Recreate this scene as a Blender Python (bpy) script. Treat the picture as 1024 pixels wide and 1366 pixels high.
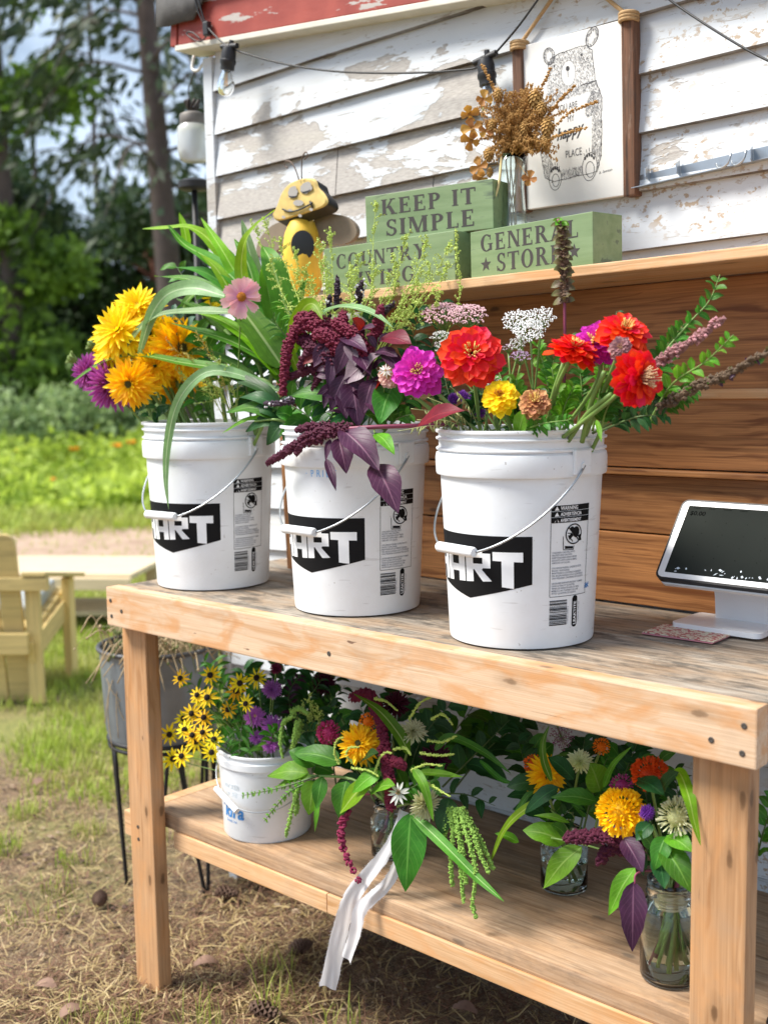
import bpy, bmesh, math, random
from math import sin, cos, pi, radians, sqrt, atan2, hypot
from mathutils import Vector as V, Matrix as M, Euler
from mathutils import noise as NZ
for o in list(bpy.data.objects): bpy.data.objects.remove(o)
S = bpy.context.scene
COL = S.collection
rnd = random.Random(7)
T = 0.975                                    # height of the table top

# ------------------------------------------------------------------ camera, sky, sun, exposure
CAMP = V((2.2409, -1.5007, T + .4633)); YAW, PIT, ROL, F = .7419, .1147, -.0161, 1551.47
cw = V((-sin(YAW)*cos(PIT), cos(YAW)*cos(PIT), -sin(PIT)))
cr0 = V((cos(YAW), sin(YAW), 0)); cu0 = cr0.cross(cw)
cr = cr0*cos(ROL) + cu0*sin(ROL); cu = cu0*cos(ROL) - cr0*sin(ROL)
cam = bpy.data.cameras.new('camera'); co = bpy.data.objects.new('camera', cam); COL.objects.link(co)
co.matrix_world = M(((cr.x, cu.x, -cw.x, CAMP.x), (cr.y, cu.y, -cw.y, CAMP.y), (cr.z, cu.z, -cw.z, CAMP.z), (0, 0, 0, 1)))
cam.sensor_fit = 'HORIZONTAL'; cam.sensor_width = 36; cam.lens = F/1024*36
cam.clip_start = .05; cam.clip_end = 400
cam.dof.use_dof = True; cam.dof.focus_distance = 2.1; cam.dof.aperture_fstop = 4.6
S.camera = co
SUN_DIR = V((-.50, -.52, .95)).normalized()
SUN_EL = math.asin(SUN_DIR.z); SUN_AZ = atan2(SUN_DIR.x, SUN_DIR.y)
W = bpy.data.worlds.new('World'); S.world = W; W.use_nodes = True
wn = W.node_tree.nodes; wl = W.node_tree.links; wn.clear()
wo = wn.new('ShaderNodeOutputWorld'); bg = wn.new('ShaderNodeBackground'); sk = wn.new('ShaderNodeTexSky')
sk.sky_type = 'NISHITA'; sk.sun_disc = False; sk.sun_elevation = SUN_EL; sk.sun_rotation = SUN_AZ
sk.air_density = 1.0; sk.dust_density = .6; sk.ozone_density = 1.5
wtc = wn.new('ShaderNodeTexCoord'); wno = wn.new('ShaderNodeTexNoise'); wno.inputs['Scale'].default_value = 2.6
wno.inputs['Detail'].default_value = 7; wno.inputs['Roughness'].default_value = .58
wmp = wn.new('ShaderNodeMapping'); wmp.inputs['Scale'].default_value = (1, 1, 1.9); wmp.inputs['Location'].default_value = (.4, .2, .1)
wl.new(wtc.outputs['Generated'], wmp.inputs[0]); wl.new(wmp.outputs[0], wno.inputs['Vector'])
wrp = wn.new('ShaderNodeValToRGB'); wrp.color_ramp.elements[0].position = .36; wrp.color_ramp.elements[1].position = .52
wl.new(wno.outputs['Fac'], wrp.inputs[0])
wmx = wn.new('ShaderNodeMix'); wmx.data_type = 'RGBA'; wl.new(wrp.outputs[0], wmx.inputs['Factor'])
wl.new(sk.outputs[0], wmx.inputs['A']); wmx.inputs['B'].default_value = (9.4, 11.4, 14.2, 1)   # bright cloud cover
wl.new(wmx.outputs['Result'], bg.inputs['Color']); bg.inputs['Strength'].default_value = .050
wl.new(bg.outputs[0], wo.inputs[0])
sun = bpy.data.lights.new('sun', 'SUN'); sun.energy = 4.0; sun.angle = radians(20); sun.color = (1, .95, .87)
so = bpy.data.objects.new('sun', sun); COL.objects.link(so); so.rotation_euler = SUN_DIR.to_track_quat('Z', 'Y').to_euler()
S.view_settings.view_transform = 'Standard'; S.view_settings.look = 'None'; S.view_settings.exposure = .94; S.view_settings.gamma = 1
S.render.resolution_x = 767; S.render.resolution_y = 1024

def ray(px, py): return cw + cr*((px-512)/F) - cu*((py-683)/F)
def at(px, py, y):                           # photo point on the vertical plane Y = y
    d = ray(px, py); return CAMP + d*((y-CAMP.y)/d.y)
def atz(px, py, z):                          # photo point on the level plane Z = z
    d = ray(px, py); return CAMP + d*((z-CAMP.z)/d.z)
def far(px, d, z=0):                         # ground point at a depth d in the direction of column px
    q = CAMP + (cw + cr*((px-512)/F) + cu*.11)*d; return V((q.x, q.y, z))

# ------------------------------------------------------------------ objects
ABS = {}
def tag(o, label=None, cat=None, group=None, kind=None):
    for k, v in (('label', label), ('category', cat), ('group', group), ('kind', kind)):
        if v: o[k] = v
    return o
def thing(name, label, cat, loc=(0, 0, 0), group=None):
    o = bpy.data.objects.new(name, None); COL.objects.link(o); o.location = loc; o.empty_display_size = .02
    ABS[o.name] = V(loc); return tag(o, label, cat, group)
def link(name, me, parent=None, loc=None, mw=None):
    """links mesh me as one object; loc / mw are world placements"""
    o = bpy.data.objects.new(name, me); COL.objects.link(o)
    base = ABS[parent.name] if parent else V((0, 0, 0))
    if mw is not None:
        if parent: o.parent = parent
        o.matrix_local = M.Translation(-base) @ mw; ABS[o.name] = mw.translation.copy()
    else:
        L = V(loc) if loc is not None else (base if parent else V((0, 0, 0)))
        if parent: o.parent = parent
        o.location = L - base; ABS[o.name] = L
    return o
class MB:
    def __init__(s): s.v = []; s.f = []; s.uv = []; s.mi = []
    def add(s, vs, fs, uvs=None, m=0, mw=None):
        n = len(s.v)
        s.v.extend([tuple(mw @ V(q)) for q in vs] if mw is not None else [tuple(q) for q in vs])
        for f in fs:
            s.f.append(tuple(i+n for i in f)); s.mi.append(m)
            s.uv.append([uvs[i] for i in f] if uvs else None)
        return s
    def mesh(s, name, mats, off=(0, 0, 0), smooth=True):
        me = bpy.data.meshes.new(name); ox, oy, oz = off
        me.from_pydata([(a-ox, b-oy, c-oz) for a, b, c in s.v], [], s.f)
        for m in (mats if isinstance(mats, (list, tuple)) else [mats]): me.materials.append(m)
        me.polygons.foreach_set('material_index', s.mi)
        me.polygons.foreach_set('use_smooth', [smooth]*len(s.f))
        if any(u is not None for u in s.uv):
            l = me.uv_layers.new(name='UVMap'); d = []
            for u, f in zip(s.uv, s.f):
                for k in range(len(f)): d.extend(u[k] if u else (0, 0))
            l.data.foreach_set('uv', d)
        me.update(); return me
    def build(s, name, mats, parent=None, loc=None, smooth=True, sharp=None):
        """vertices are in world coordinates"""
        L = V(loc) if loc is not None else (ABS[parent.name] if parent else V((0, 0, 0)))
        me = s.mesh(name, mats, L, smooth)
        if sharp: me.set_sharp_from_angle(angle=radians(sharp))
        return link(name, me, parent, L)
def cbox_data(sx, sy, sz, c=.002):
    """box with chamfered edges, centred on the origin"""
    c = min(c, sx*.3, sy*.3, sz*.3); hx, hy, hz = sx/2, sy/2, sz/2
    bm = bmesh.new(); bmesh.ops.create_cube(bm, size=1)
    for v in bm.verts: v.co = V((v.co.x*sx, v.co.y*sy, v.co.z*sz))
    if c > 0: bmesh.ops.bevel(bm, geom=bm.edges[:], offset=c, segments=2, affect='EDGES', profile=.6)
    bm.verts.index_update(); r = ([v.co.copy() for v in bm.verts], [[v.index for v in f.verts] for f in bm.faces]); bm.free(); return r
def box(name, c, size, mat, parent=None, rot=(0, 0, 0), ch=.002):
    vs, fs = cbox_data(*size, ch); me = MB().add(vs, fs).mesh(name, mat, smooth=False)
    return link(name, me, parent, mw=M.Translation(V(c)) @ Euler(rot).to_matrix().to_4x4())
def boxb(mb, c, size, rot=(0, 0, 0), ch=.002, m=0):
    vs, fs = cbox_data(*size, ch); mb.add(vs, fs, m=m, mw=M.Translation(V(c)) @ Euler(rot).to_matrix().to_4x4())
def catmull(P, n):
    P = [V(p) for p in P]
    if len(P) < 3: return [P[0].lerp(P[-1], i/n) for i in range(n+1)]
    Q = [P[0]*2-P[1]] + P + [P[-1]*2-P[-2]]; out = []; m = len(P)-1
    for i in range(n+1):
        t = i/n*m; k = min(int(t), m-1); t -= k; a, b, c, d = Q[k:k+4]
        out.append(.5*((2*b) + (c-a)*t + (2*a-5*b+4*c-d)*t*t + (3*b-a-3*c+d)*t**3))
    return out
def tube(mb, P, r, n=6, m=0, cap=True):
    """tube along points P; r a number or a function of 0..1"""
    P = [V(p) for p in P]; k = len(P); vs = []; fs = []; uv = []; up = None
    for i, p in enumerate(P):
        t = (P[min(i+1, k-1)]-P[max(i-1, 0)]); t = t.normalized() if t.length > 1e-9 else V((0, 0, 1))
        if up is None: up = t.orthogonal().normalized()
        a = (up - t*up.dot(t)); a = a.normalized() if a.length > 1e-6 else t.orthogonal().normalized(); up = a; b = t.cross(a)
        R = r(i/max(1, k-1)) if callable(r) else r
        for j in range(n):
            w = 2*pi*j/n; vs.append(p + (a*cos(w)+b*sin(w))*R); uv.append((i/max(1, k-1), j/n))
    for i in range(k-1):
        for j in range(n): fs.append((i*n+j, i*n+(j+1) % n, (i+1)*n+(j+1) % n, (i+1)*n+j))
    if cap: fs.append(tuple(range(n-1, -1, -1))); fs.append(tuple((k-1)*n+j for j in range(n)))
    mb.add(vs, fs, uv, m); return mb
def lathe(mb, prof, c=(0, 0, 0), n=48, m=0, mw=None):
    """prof: list of (r, z); open at the ends unless r is 0"""
    vs = []; fs = []; c = V(c); k = len(prof)
    for r, z in prof:
        for j in range(n):
            w = 2*pi*j/n; vs.append(c+V((r*cos(w), r*sin(w), z)))
    for i in range(k-1):
        for j in range(n): fs.append((i*n+j, i*n+(j+1) % n, (i+1)*n+(j+1) % n, (i+1)*n+j))
    mb.add(vs, fs, m=m, mw=mw); return mb
_ico = {}
def ico(sub=1):
    if sub not in _ico:
        bm = bmesh.new(); bmesh.ops.create_icosphere(bm, subdivisions=sub, radius=1); bm.verts.index_update()
        _ico[sub] = ([v.co.copy() for v in bm.verts], [[v.index for v in f.verts] for f in bm.faces]); bm.free()
    return _ico[sub]
OCT = ([V(q) for q in ((1, 0, 0), (-1, 0, 0), (0, 1, 0), (0, -1, 0), (0, 0, 1), (0, 0, -1))],
       [(0, 2, 4), (2, 1, 4), (1, 3, 4), (3, 0, 4), (2, 0, 5), (1, 2, 5), (3, 1, 5), (0, 3, 5)])
def blob(mb, c, r, sub=1, m=0, sc=(1, 1, 1)):
    vs, fs = ico(sub) if sub else OCT; c = V(c)
    mb.add([c+V((q.x*sc[0], q.y*sc[1], q.z*sc[2]))*r for q in vs], fs, m=m)
def rv(): return V((rnd.gauss(0, 1), rnd.gauss(0, 1), rnd.gauss(0, 1))).normalized()

# ------------------------------------------------------------------ materials
class NT:
    def __init__(s, name):
        s.m = bpy.data.materials.new(name); s.m.use_nodes = True; s.t = s.m.node_tree; s.t.nodes.clear()
        s.out = s.n('ShaderNodeOutputMaterial'); s.b = s.n('ShaderNodeBsdfPrincipled'); s.l(s.b.outputs[0], s.out.inputs[0])
    def n(s, k, **kw):
        q = s.t.nodes.new(k)
        for a, v in kw.items(): setattr(q, a, v)
        return q
    def l(s, a, b): s.t.links.new(a, b)
    def set(s, **kw):
        for k, v in kw.items(): s.b.inputs[k.replace('_', ' ')].default_value = v
        return s
    def coord(s, kind='Object', scale=(1, 1, 1), rand=0):
        tc = s.n('ShaderNodeTexCoord'); mp = s.n('ShaderNodeMapping'); mp.inputs['Scale'].default_value = scale
        src = tc.outputs[kind]
        if rand:
            oi = s.n('ShaderNodeObjectInfo'); mu = s.n('ShaderNodeVectorMath', operation='MULTIPLY'); cx = s.n('ShaderNodeCombineXYZ')
            for i in range(3): s.l(oi.outputs['Random'], cx.inputs[i])
            s.l(cx.outputs[0], mu.inputs[0]); mu.inputs[1].default_value = (rand*7.3, rand*3.1, rand*5.7)
            ad = s.n('ShaderNodeVectorMath', operation='ADD'); s.l(src, ad.inputs[0]); s.l(mu.outputs[0], ad.inputs[1]); src = ad.outputs[0]
        s.l(src, mp.inputs[0]); return mp.outputs[0]
    def noise(s, vec, scale, detail=4, rough=.55, dist=0):
        q = s.n('ShaderNodeTexNoise'); q.inputs['Scale'].default_value = scale; q.inputs['Detail'].default_value = detail
        q.inputs['Roughness'].default_value = rough; q.inputs['Distortion'].default_value = dist; s.l(vec, q.inputs['Vector']); return q.outputs['Fac']
    def ramp(s, fac, stops):
        q = s.n('ShaderNodeValToRGB'); e = q.color_ramp.elements
        while len(e) < len(stops): e.new(.5)
        for i, (p, c) in enumerate(stops):
            e[i].position = p; e[i].color = (c, c, c, 1) if isinstance(c, (int, float)) else (*c, 1)
        s.l(fac, q.inputs[0]); return q.outputs[0]
    def mix(s, fac, a, b, mode='MIX'):
        q = s.n('ShaderNodeMix', data_type='RGBA', blend_type=mode)
        for sock, v in (('Factor', fac), ('A', a), ('B', b)):
            i = q.inputs[sock]
            if hasattr(v, 'is_linked') or hasattr(v, 'links'): s.l(v, i)
            else: i.default_value = v if isinstance(v, (int, float)) else (*v, 1)
        return q.outputs['Result']
    def math(s, op, a, b=None, c=None):
        q = s.n('ShaderNodeMath', operation=op)
        for i, v in enumerate((a, b, c)):
            if v is None: continue
            if isinstance(v, (int, float)): q.inputs[i].default_value = v
            else: s.l(v, q.inputs[i])
        return q.outputs[0]
    def bump(s, h, strength=.3, dist=.002):
        q = s.n('ShaderNodeBump'); q.inputs['Strength'].default_value = strength; q.inputs['Distance'].default_value = dist
        s.l(h, q.inputs['Height']); s.l(q.outputs[0], s.b.inputs['Normal'])
    def col(s, c): s.l(c, s.b.inputs['Base Color']); return s
    def rgh(s, c): s.l(c, s.b.inputs['Roughness']); return s
def hsl(c, k): return tuple(min(1, x*k) for x in c)

def wood(name, base, dark, knots=True, weather=0, grey=(.30, .28, .25), rough=.62, gs=1, vary=.12, mottle=0):
    """sawn board with the grain along local X"""
    t = NT(name); v = t.coord('Object', rand=1)
    def sc(x, y, z):
        mp = t.n('ShaderNodeMapping'); mp.inputs['Scale'].default_value = (x, y, z); t.l(v, mp.inputs[0]); return mp.outputs[0]
    wob = t.noise(sc(2.5, 9, 9), 1, 3)
    off = t.n('ShaderNodeVectorMath', operation='MULTIPLY_ADD'); cx = t.n('ShaderNodeCombineXYZ'); t.l(wob, cx.inputs[1]); t.l(wob, cx.inputs[2])
    t.l(cx.outputs[0], off.inputs[0]); off.inputs[1].default_value = (0, .06, .06); t.l(v, off.inputs[2])
    mp = t.n('ShaderNodeMapping'); mp.inputs['Scale'].default_value = (1.1, 38*gs, 38*gs); t.l(off.outputs[0], mp.inputs[0])
    rings = t.noise(mp.outputs[0], 1.6, 3, .5, .3)
    fine = t.noise(sc(6, 420, 420), 1, 2)
    c = t.ramp(rings, [(.32, dark), (.46, base), (.62, hsl(base, 1.08)), (.72, hsl(dark, 1.15))])
    c = t.mix(t.ramp(fine, [(.35, .42), (.7, 0)]), c, hsl(dark, .75)); gl = t.noise(sc(2, 130, 130), 1, 3, .6, .5); c = t.mix(t.ramp(gl, [(.30, .55), (.46, 0)]), c, hsl(dark, .7))
    big = t.noise(sc(3, 7, 7), 1, 3); c = t.mix(t.ramp(big, [(.3, .35), (.7, 0.)]), c, hsl(dark, 1.02))
    if mottle:
        mm = t.noise(sc(9, 22, 22), 1, 3, .6, .6); c = t.mix(t.ramp(mm, [(.48, 0), (.64, .7*mottle)]), c, (.58, .27, .095)); ck = t.noise(sc(4, 120, 120), 1, 4, .7, .8); c = t.mix(t.ramp(ck, [(.67, 0), (.71, .6)]), c, (.17, .08, .04)); dz = t.noise(sc(8, 8, 8), 1, 4, .6); c = t.mix(t.ramp(dz, [(.55, 0), (.75, .35)]), c, (.33, .24, .17))
        nk = t.noise(sc(16, 48, 48), 1, 2, .5); c = t.mix(t.ramp(nk, [(.735, 0), (.765, .85)]), c, (.12, .055, .03))
    if knots:
        vo = t.n('ShaderNodeTexVoronoi', voronoi_dimensions='2D'); mp2 = t.n('ShaderNodeMapping'); mp2.inputs['Scale'].default_value = (6.5, 1, 1)
        cmb = t.n('ShaderNodeCombineXYZ'); sp = t.n('ShaderNodeSeparateXYZ'); t.l(v, sp.inputs[0])
        t.l(t.math('MULTIPLY', sp.outputs[0], 3.0), cmb.inputs[0]); t.l(t.math('MULTIPLY', t.math('ADD', sp.outputs[2], t.math('MULTIPLY', sp.outputs[1], .8)), 8), cmb.inputs[1])
        t.l(cmb.outputs[0], vo.inputs['Vector']); vo.inputs['Scale'].default_value = 1
        kd = t.math('ADD', vo.outputs['Distance'], t.math('MULTIPLY', t.math('SUBTRACT', t.noise(sc(60, 60, 60), 1, 2), .5), .05))
        c = t.mix(t.ramp(kd, [(.018, .92), (.034, .75), (.045, .3), (.13, 0)]), c, hsl(dark, .38))
    if weather:
        wz = t.noise(sc(5, 14, 14), 1, 5, .65); fz = t.noise(sc(10, 160, 160), 1, 3, .6)
        g = t.mix(t.ramp(fz, [(.35, 0), (.65, 1)]), hsl(grey, .42), hsl(grey, 1.35))
        c = t.mix(t.math('MULTIPLY', t.ramp(wz, [(.32, .15), (.62, 1)]), weather), c, g)
        bl = t.noise(sc(7, 16, 16), 1.3, 5, .7); c = t.mix(t.ramp(bl, [(.50, 0), (.64, .85*weather)]), c, (.055, .048, .04)); pz = t.noise(sc(24, 90, 90), 1, 4, .7); c = t.mix(t.ramp(pz, [(.60, 0), (.74, .5*weather)]), c, (.46, .41, .34))
    oi = t.n('ShaderNodeObjectInfo'); hv = t.n('ShaderNodeHueSaturation'); t.l(c, hv.inputs['Color'])
    t.l(t.math('ADD', t.math('MULTIPLY', oi.outputs['Random'], vary*2), 1-vary), hv.inputs['Value'])
    t.col(hv.outputs[0]); t.set(Roughness=rough)
    t.bump(t.math('ADD', t.math('MULTIPLY', rings, .6), t.math('MULTIPLY', fine, .6)), .35, .0015); return t.m
def plain(name, c, rough=.5, metal=0, nz=.12, ns=30, bump=0, **kw):
    t = NT(name); v = t.coord('Object', rand=1); q = t.noise(v, ns, 4)
    t.col(t.mix(q, hsl(c, 1-nz), hsl(c, 1+nz))); t.set(Roughness=rough, Metallic=metal, **kw)
    if bump: t.bump(t.noise(v, ns*3, 4), bump, .002)
    return t.m
def leafm(name, c, tip=None, vein=None, rough=.42, trans=.35, veins=True, tcol=None, vary=.18, rib=None):
    """leaf or petal: UV u runs base to tip, v across (0..1)"""
    t = NT(name); uv = t.n('ShaderNodeUVMap'); sp = t.n('ShaderNodeSeparateXYZ'); t.l(uv.outputs[0], sp.inputs[0])
    v = t.coord('Object', rand=1); big = t.noise(v, 26, 5, .65); spk = t.noise(v, 190, 3)
    a = t.mix(t.ramp(big, [(.3, 0), (.7, 1)]), hsl(c, .66), hsl(c, 1.25)); a = t.mix(t.ramp(spk, [(.3, .25), (.6, 0)]), a, hsl(c, .6))
    if tip: a = t.mix(t.ramp(sp.outputs[0], [(.1, 0), (.95, 1)]), a, tip)
    h = None
    if veins:
        d = t.math('ABSOLUTE', t.math('SUBTRACT', sp.outputs[1], .5))
        sv = t.math('FRACT', t.math('SUBTRACT', t.math('MULTIPLY', sp.outputs[0], 8), t.math('MULTIPLY', d, 5)))
        ln = t.math('MAXIMUM', t.ramp(d, [(.015, 1), (.045, 0)]), t.ramp(t.math('ABSOLUTE', t.math('SUBTRACT', sv, .5)), [(.0, .45), (.09, 0)]))
        a = t.mix(t.math('MULTIPLY', ln, .8), a, vein or hsl(c, 1.7)); h = ln
    else:
        st = t.n('ShaderNodeMapping'); st.inputs['Scale'].default_value = (1.5, 26, 1); t.l(uv.outputs[0], st.inputs[0])
        ln = t.noise(st.outputs[0], 1, 2); a = t.mix(t.ramp(ln, [(.35, .7 if rib else .5), (.65, 0)]), a, vein or hsl(c, .7)); h = ln
        if rib: d = t.math('ABSOLUTE', t.math('SUBTRACT', sp.outputs[1], .5)); a = t.mix(t.ramp(d, [(.02, .85), (.06, 0)]), a, rib); a = t.mix(t.ramp(t.noise(v, 60, 4, .7), [(.62, 0), (.75, .5)]), a, hsl(c, .55))
    oi = t.n('ShaderNodeObjectInfo'); hv = t.n('ShaderNodeHueSaturation'); t.l(a, hv.inputs['Color'])
    t.l(t.math('ADD', t.math('MULTIPLY', oi.outputs['Random'], vary*2), 1-vary), hv.inputs['Value'])
    t.l(t.math('ADD', t.math('MULTIPLY', oi.outputs['Random'], .03), .485), hv.inputs['Hue'])
    t.col(hv.outputs[0]); t.set(Roughness=max(rough, .46), Specular_IOR_Level=.3); t.bump(t.math('ADD', h, t.math('MULTIPLY', big, 1.2)), .35, .0014)
    if trans:
        tr = t.n('ShaderNodeBsdfTranslucent'); ms = t.n('ShaderNodeMixShader'); ms.inputs[0].default_value = trans
        tc = t.mix(1.0, hv.outputs[0], tcol or (1.0, 1.0, .75), 'MULTIPLY')
        br = t.n('ShaderNodeHueSaturation'); br.inputs['Value'].default_value = 1.5; t.l(tc, br.inputs['Color']); t.l(br.outputs[0], tr.inputs[0])
        t.l(t.b.outputs[0], ms.inputs[1]); t.l(tr.outputs[0], ms.inputs[2]); t.l(ms.outputs[0], t.out.inputs[0])
    return t.m
def glassm(name, c=(.95, .98, .96), rough=.02, ior=1.45):
    """thin clear glass that still lets daylight through"""
    t = NT(name); t.set(Base_Color=(*c, 1), Roughness=rough, IOR=ior, Transmission_Weight=1.0); return t.m

WOOD = wood('sawn fir', (.64, .42, .24), (.48, .255, .105), mottle=.6)
WOODP = wood('pale fir', (.70, .52, .36), (.58, .35, .19), mottle=1)
LEGW = wood('leg fir', (.54, .32, .165), (.34, .165, .065), mottle=.5)
TOPW = wood('weathered deck', (.42, .28, .16), (.22, .125, .06), weather=.92, grey=(.30, .265, .22), rough=.8)
SHELFW = wood('worn shelf deck', (.50, .31, .17), (.27, .14, .06), weather=.38, grey=(.36, .29, .22), rough=.8)
BACKW = wood('dark cedar board', (.52, .235, .082), (.18, .060, .016), rough=.5, vary=.22)
BLACK = plain('black rubber', (.012, .012, .014), .5)
BLACKM = plain('black iron', (.02, .02, .022), .55, .3)
STEEL = plain('galvanised steel', (.42, .45, .48), .35, .9, .25, 14)
ZINC = plain('zinc tub', (.19, .215, .235), .5, .45, .5, 9, .1)
# ------------------------------------------------------------------ ground, path, lawn
def ground_mat():
    t = NT('ground soil'); v = t.coord('Object')
    a = t.noise(v, 1.5, 6, .6); b = t.noise(v, 34, 5, .7); c = t.noise(v, 190, 3, .7)
    soil = t.mix(t.ramp(b, [(.3, 0), (.7, 1)]), (.06, .036, .022), (.32, .20, .11))
    soil = t.mix(t.ramp(c, [(.50, 0), (.66, .8)]), soil, (.52, .41, .25))
    gr = t.mix(t.ramp(t.noise(v, 60, 4), [(.3, 0), (.7, 1)]), (.12, .155, .025), (.34, .34, .09))
    # grassier away from the shed
    sp = t.n('ShaderNodeSeparateXYZ'); t.l(v, sp.inputs[0])
    dist = t.math('ADD', t.math('MULTIPLY', sp.outputs[0], -.55), t.math('MULTIPLY', sp.outputs[1], .45))
    g = t.math('ADD', t.math('MULTIPLY', dist, .23), t.math('SUBTRACT', t.math('MULTIPLY', a, 1.5), .72))
    t.col(t.mix(t.ramp(g, [(.18, 0), (.50, .8)]), soil, gr)); t.set(Roughness=.95)
    t.bump(t.math('ADD', b, t.math('MULTIPLY', c, .5)), .8, .02); return t.m
m = MB(); n = 60
for i in range(n+1):
    for j in range(n+1):
        x = -6+i*.15; y = -2.2+j*.15; m.v.append((x, y, (NZ.noise(V((x*.9, y*.9, 0)))*.02 if hypot(x-.6, y) > 1.2 else 0)-.012))
for i in range(n):
    for j in range(n): a = i*(n+1)+j; m.f.append((a, a+n+1, a+n+2, a+1)); m.mi.append(0); m.uv.append(None)
m.add([(-300, -300, -.05), (300, -300, -.05), (300, 300, -.05), (-300, 300, -.05)], [(0, 1, 2, 3)])
tag(m.build('ground', ground_mat()), kind='structure')
def gravel_mat():
    t = NT('path gravel'); v = t.coord('Object')
    t.col(t.mix(t.ramp(t.noise(v, 4, 6, .7), [(.3, 0), (.7, 1)]), (.27, .175, .12), (.46, .335, .245))); t.set(Roughness=.95); return t.m
m = MB(); q = []
for px in (-900, -500, -200, 0, 200, 420, 700):
    k = rnd.uniform(-.25, .25); q += [far(px, 9.2+k, .012), far(px, 11.4+k*.6, .012)]
m.add(q, [(2*i, 2*i+2, 2*i+3, 2*i+1) for i in range(6)]); tag(m.build('path', gravel_mat()), kind='structure')

def grass_mat(name, c, tipc):
    t = NT(name); uv = t.n('ShaderNodeUVMap'); sp = t.n('ShaderNodeSeparateXYZ'); t.l(uv.outputs[0], sp.inputs[0]); v = t.coord('Object')
    a = t.mix(sp.outputs[0], c, tipc); a = t.mix(t.ramp(t.noise(v, 3, 4), [(.35, 0), (.65, .6)]), a, (.47, .37, .16)); t.col(a); t.set(Roughness=.6)
    tr = t.n('ShaderNodeBsdfTranslucent'); t.l(a, tr.inputs[0]); ms = t.n('ShaderNodeMixShader'); ms.inputs[0].default_value = .35
    t.l(t.b.outputs[0], ms.inputs[1]); t.l(tr.outputs[0], ms.inputs[2]); t.l(ms.outputs[0], t.out.inputs[0]); return t.m
GRASS = grass_mat('lawn grass', (.16, .27, .015), (.50, .64, .08))
STRAW = grass_mat('dry straw', (.44, .31, .13), (.72, .57, .32))
NEEDLE = plain('fallen needles', (.15, .075, .04), .8, 0, .5, 40)
def blade_tri(mb, p, h, w, lean, az, m=0):
    p = V(p); d = V((cos(az), sin(az), 0)); s = V((-sin(az), cos(az), 0))*w
    q = p+d*lean*.4+V((0, 0, h*.62)); e = p+d*lean+V((0, 0, h))
    mb.add([p-s, p+s, q+s*.7, q-s*.7, e], [(0, 1, 2, 3), (3, 2, 4)], [(0, 0), (0, 1), (.6, 1), (.6, 0), (1, .5)], m)
def tuft(mb, x, y, n, r, h, w=.0022, m=0):
    for _ in range(n):
        a = rnd.uniform(0, 2*pi); q = r*sqrt(rnd.random()); hh = h*rnd.uniform(.4, 1)
        blade_tri(mb, (x+q*cos(a), y+q*sin(a), -.02), hh+.02, w*rnd.uniform(.7, 1.3), hh*rnd.uniform(.1, .8), rnd.uniform(0, 2*pi), m)
lawn = MB(); 
for _ in range(5200):                         # patchy lawn, left of the bench and out to the path
    d = 2.7+8.3*rnd.random()**1.5; px = rnd.uniform(-130, 330); P = far(px, d)
    if P.y > .45 and P.x > -.5: continue
    dens = NZ.noise(V((P.x*1.1, P.y*1.1, 3)))*.5+.5 + min(.45, (d-3.9)*.2)
    if hypot(P.x-.2, P.y-.2) < 1.0: dens -= .25
    if dens < .565 or 9.0 < d < 10.9 and rnd.random() < .9: continue
    tuft(lawn, P.x, P.y, 7, .05+.012*d, rnd.uniform(.02, .055)*(1+.06*d), .0022+.0006*max(0, d-3))
for (x, y, k, h) in ((-.75, .35, 50, .05), (-.62, .22, 40, .045), (-.9, .5, 70, .06), (-.48, .12, 30, .04), (-1.2, .45, 90, .07), (-.7, .6, 60, .06), (-1.05, .18, 90, .11), (-.98, .24, 60, .09), (-1.12, .1, 60, .09), (.35, .17, 26, .13), (.28, .02, 22, .10), (.12, -.1, 34, .07), (.05, -.16, 30, .06), (.5, .22, 14, .1), (.2, .3, 20, .09), (.62, -.05, 18, .06), (-.55, .03, 22, .05)):
    tuft(lawn, x, y, k, .06, h, .0019)
for _ in range(160):
    d = rnd.uniform(10.9, 12.7); P = far(rnd.uniform(-250, 330), d); tuft(lawn, P.x, P.y, 30, .3, .16, .009)
tag(lawn.build('lawn_grass', GRASS, smooth=False), 'short patchy green grass growing on the bare soil left of the wooden bench', 'grass', kind='stuff')
st = MB()
for _ in range(15000):
    if rnd.random() < .6: x = rnd.uniform(-.25, 1.7); y = rnd.uniform(-.35, .62)
    else: P = far(rnd.uniform(-60, 420), 2.5+1.7*rnd.random()**1.6); x, y = P.x, P.y
    if rnd.random() < .35*(NZ.noise(V((x*3, y*3, 9)))+.6): continue
    L = rnd.uniform(.02, .085); a = rnd.uniform(0, 2*pi); z0 = rnd.uniform(-.006, .016); z1 = z0+rnd.uniform(-.01, .024)
    w = rnd.uniform(.0006, .0019); b = rnd.uniform(-.5, .5)
    p = V((x, y, z0)); mid = p+V((cos(a), sin(a), 0))*L*.5+V((0, 0, .012*rnd.random())); e = mid+V((cos(a+b), sin(a+b), 0))*L*.5; e.z = z1
    s = V((-sin(a), cos(a), rnd.uniform(-.5, .5)))*w
    st.add([p-s, p+s, mid+s, mid-s, e+s*.5, e-s*.5], [(0, 1, 2, 3), (3, 2, 4, 5)], [(0, 0), (0, 1), (.5, 1), (.5, 0), (1, 1), (1, 0)], 1 if rnd.random() < .55 else 0)
tag(st.build('straw', [STRAW, NEEDLE], smooth=False), 'dry straw and fallen conifer needles lying on the soil round the bench', 'straw', kind='stuff')
ch = MB()
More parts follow.
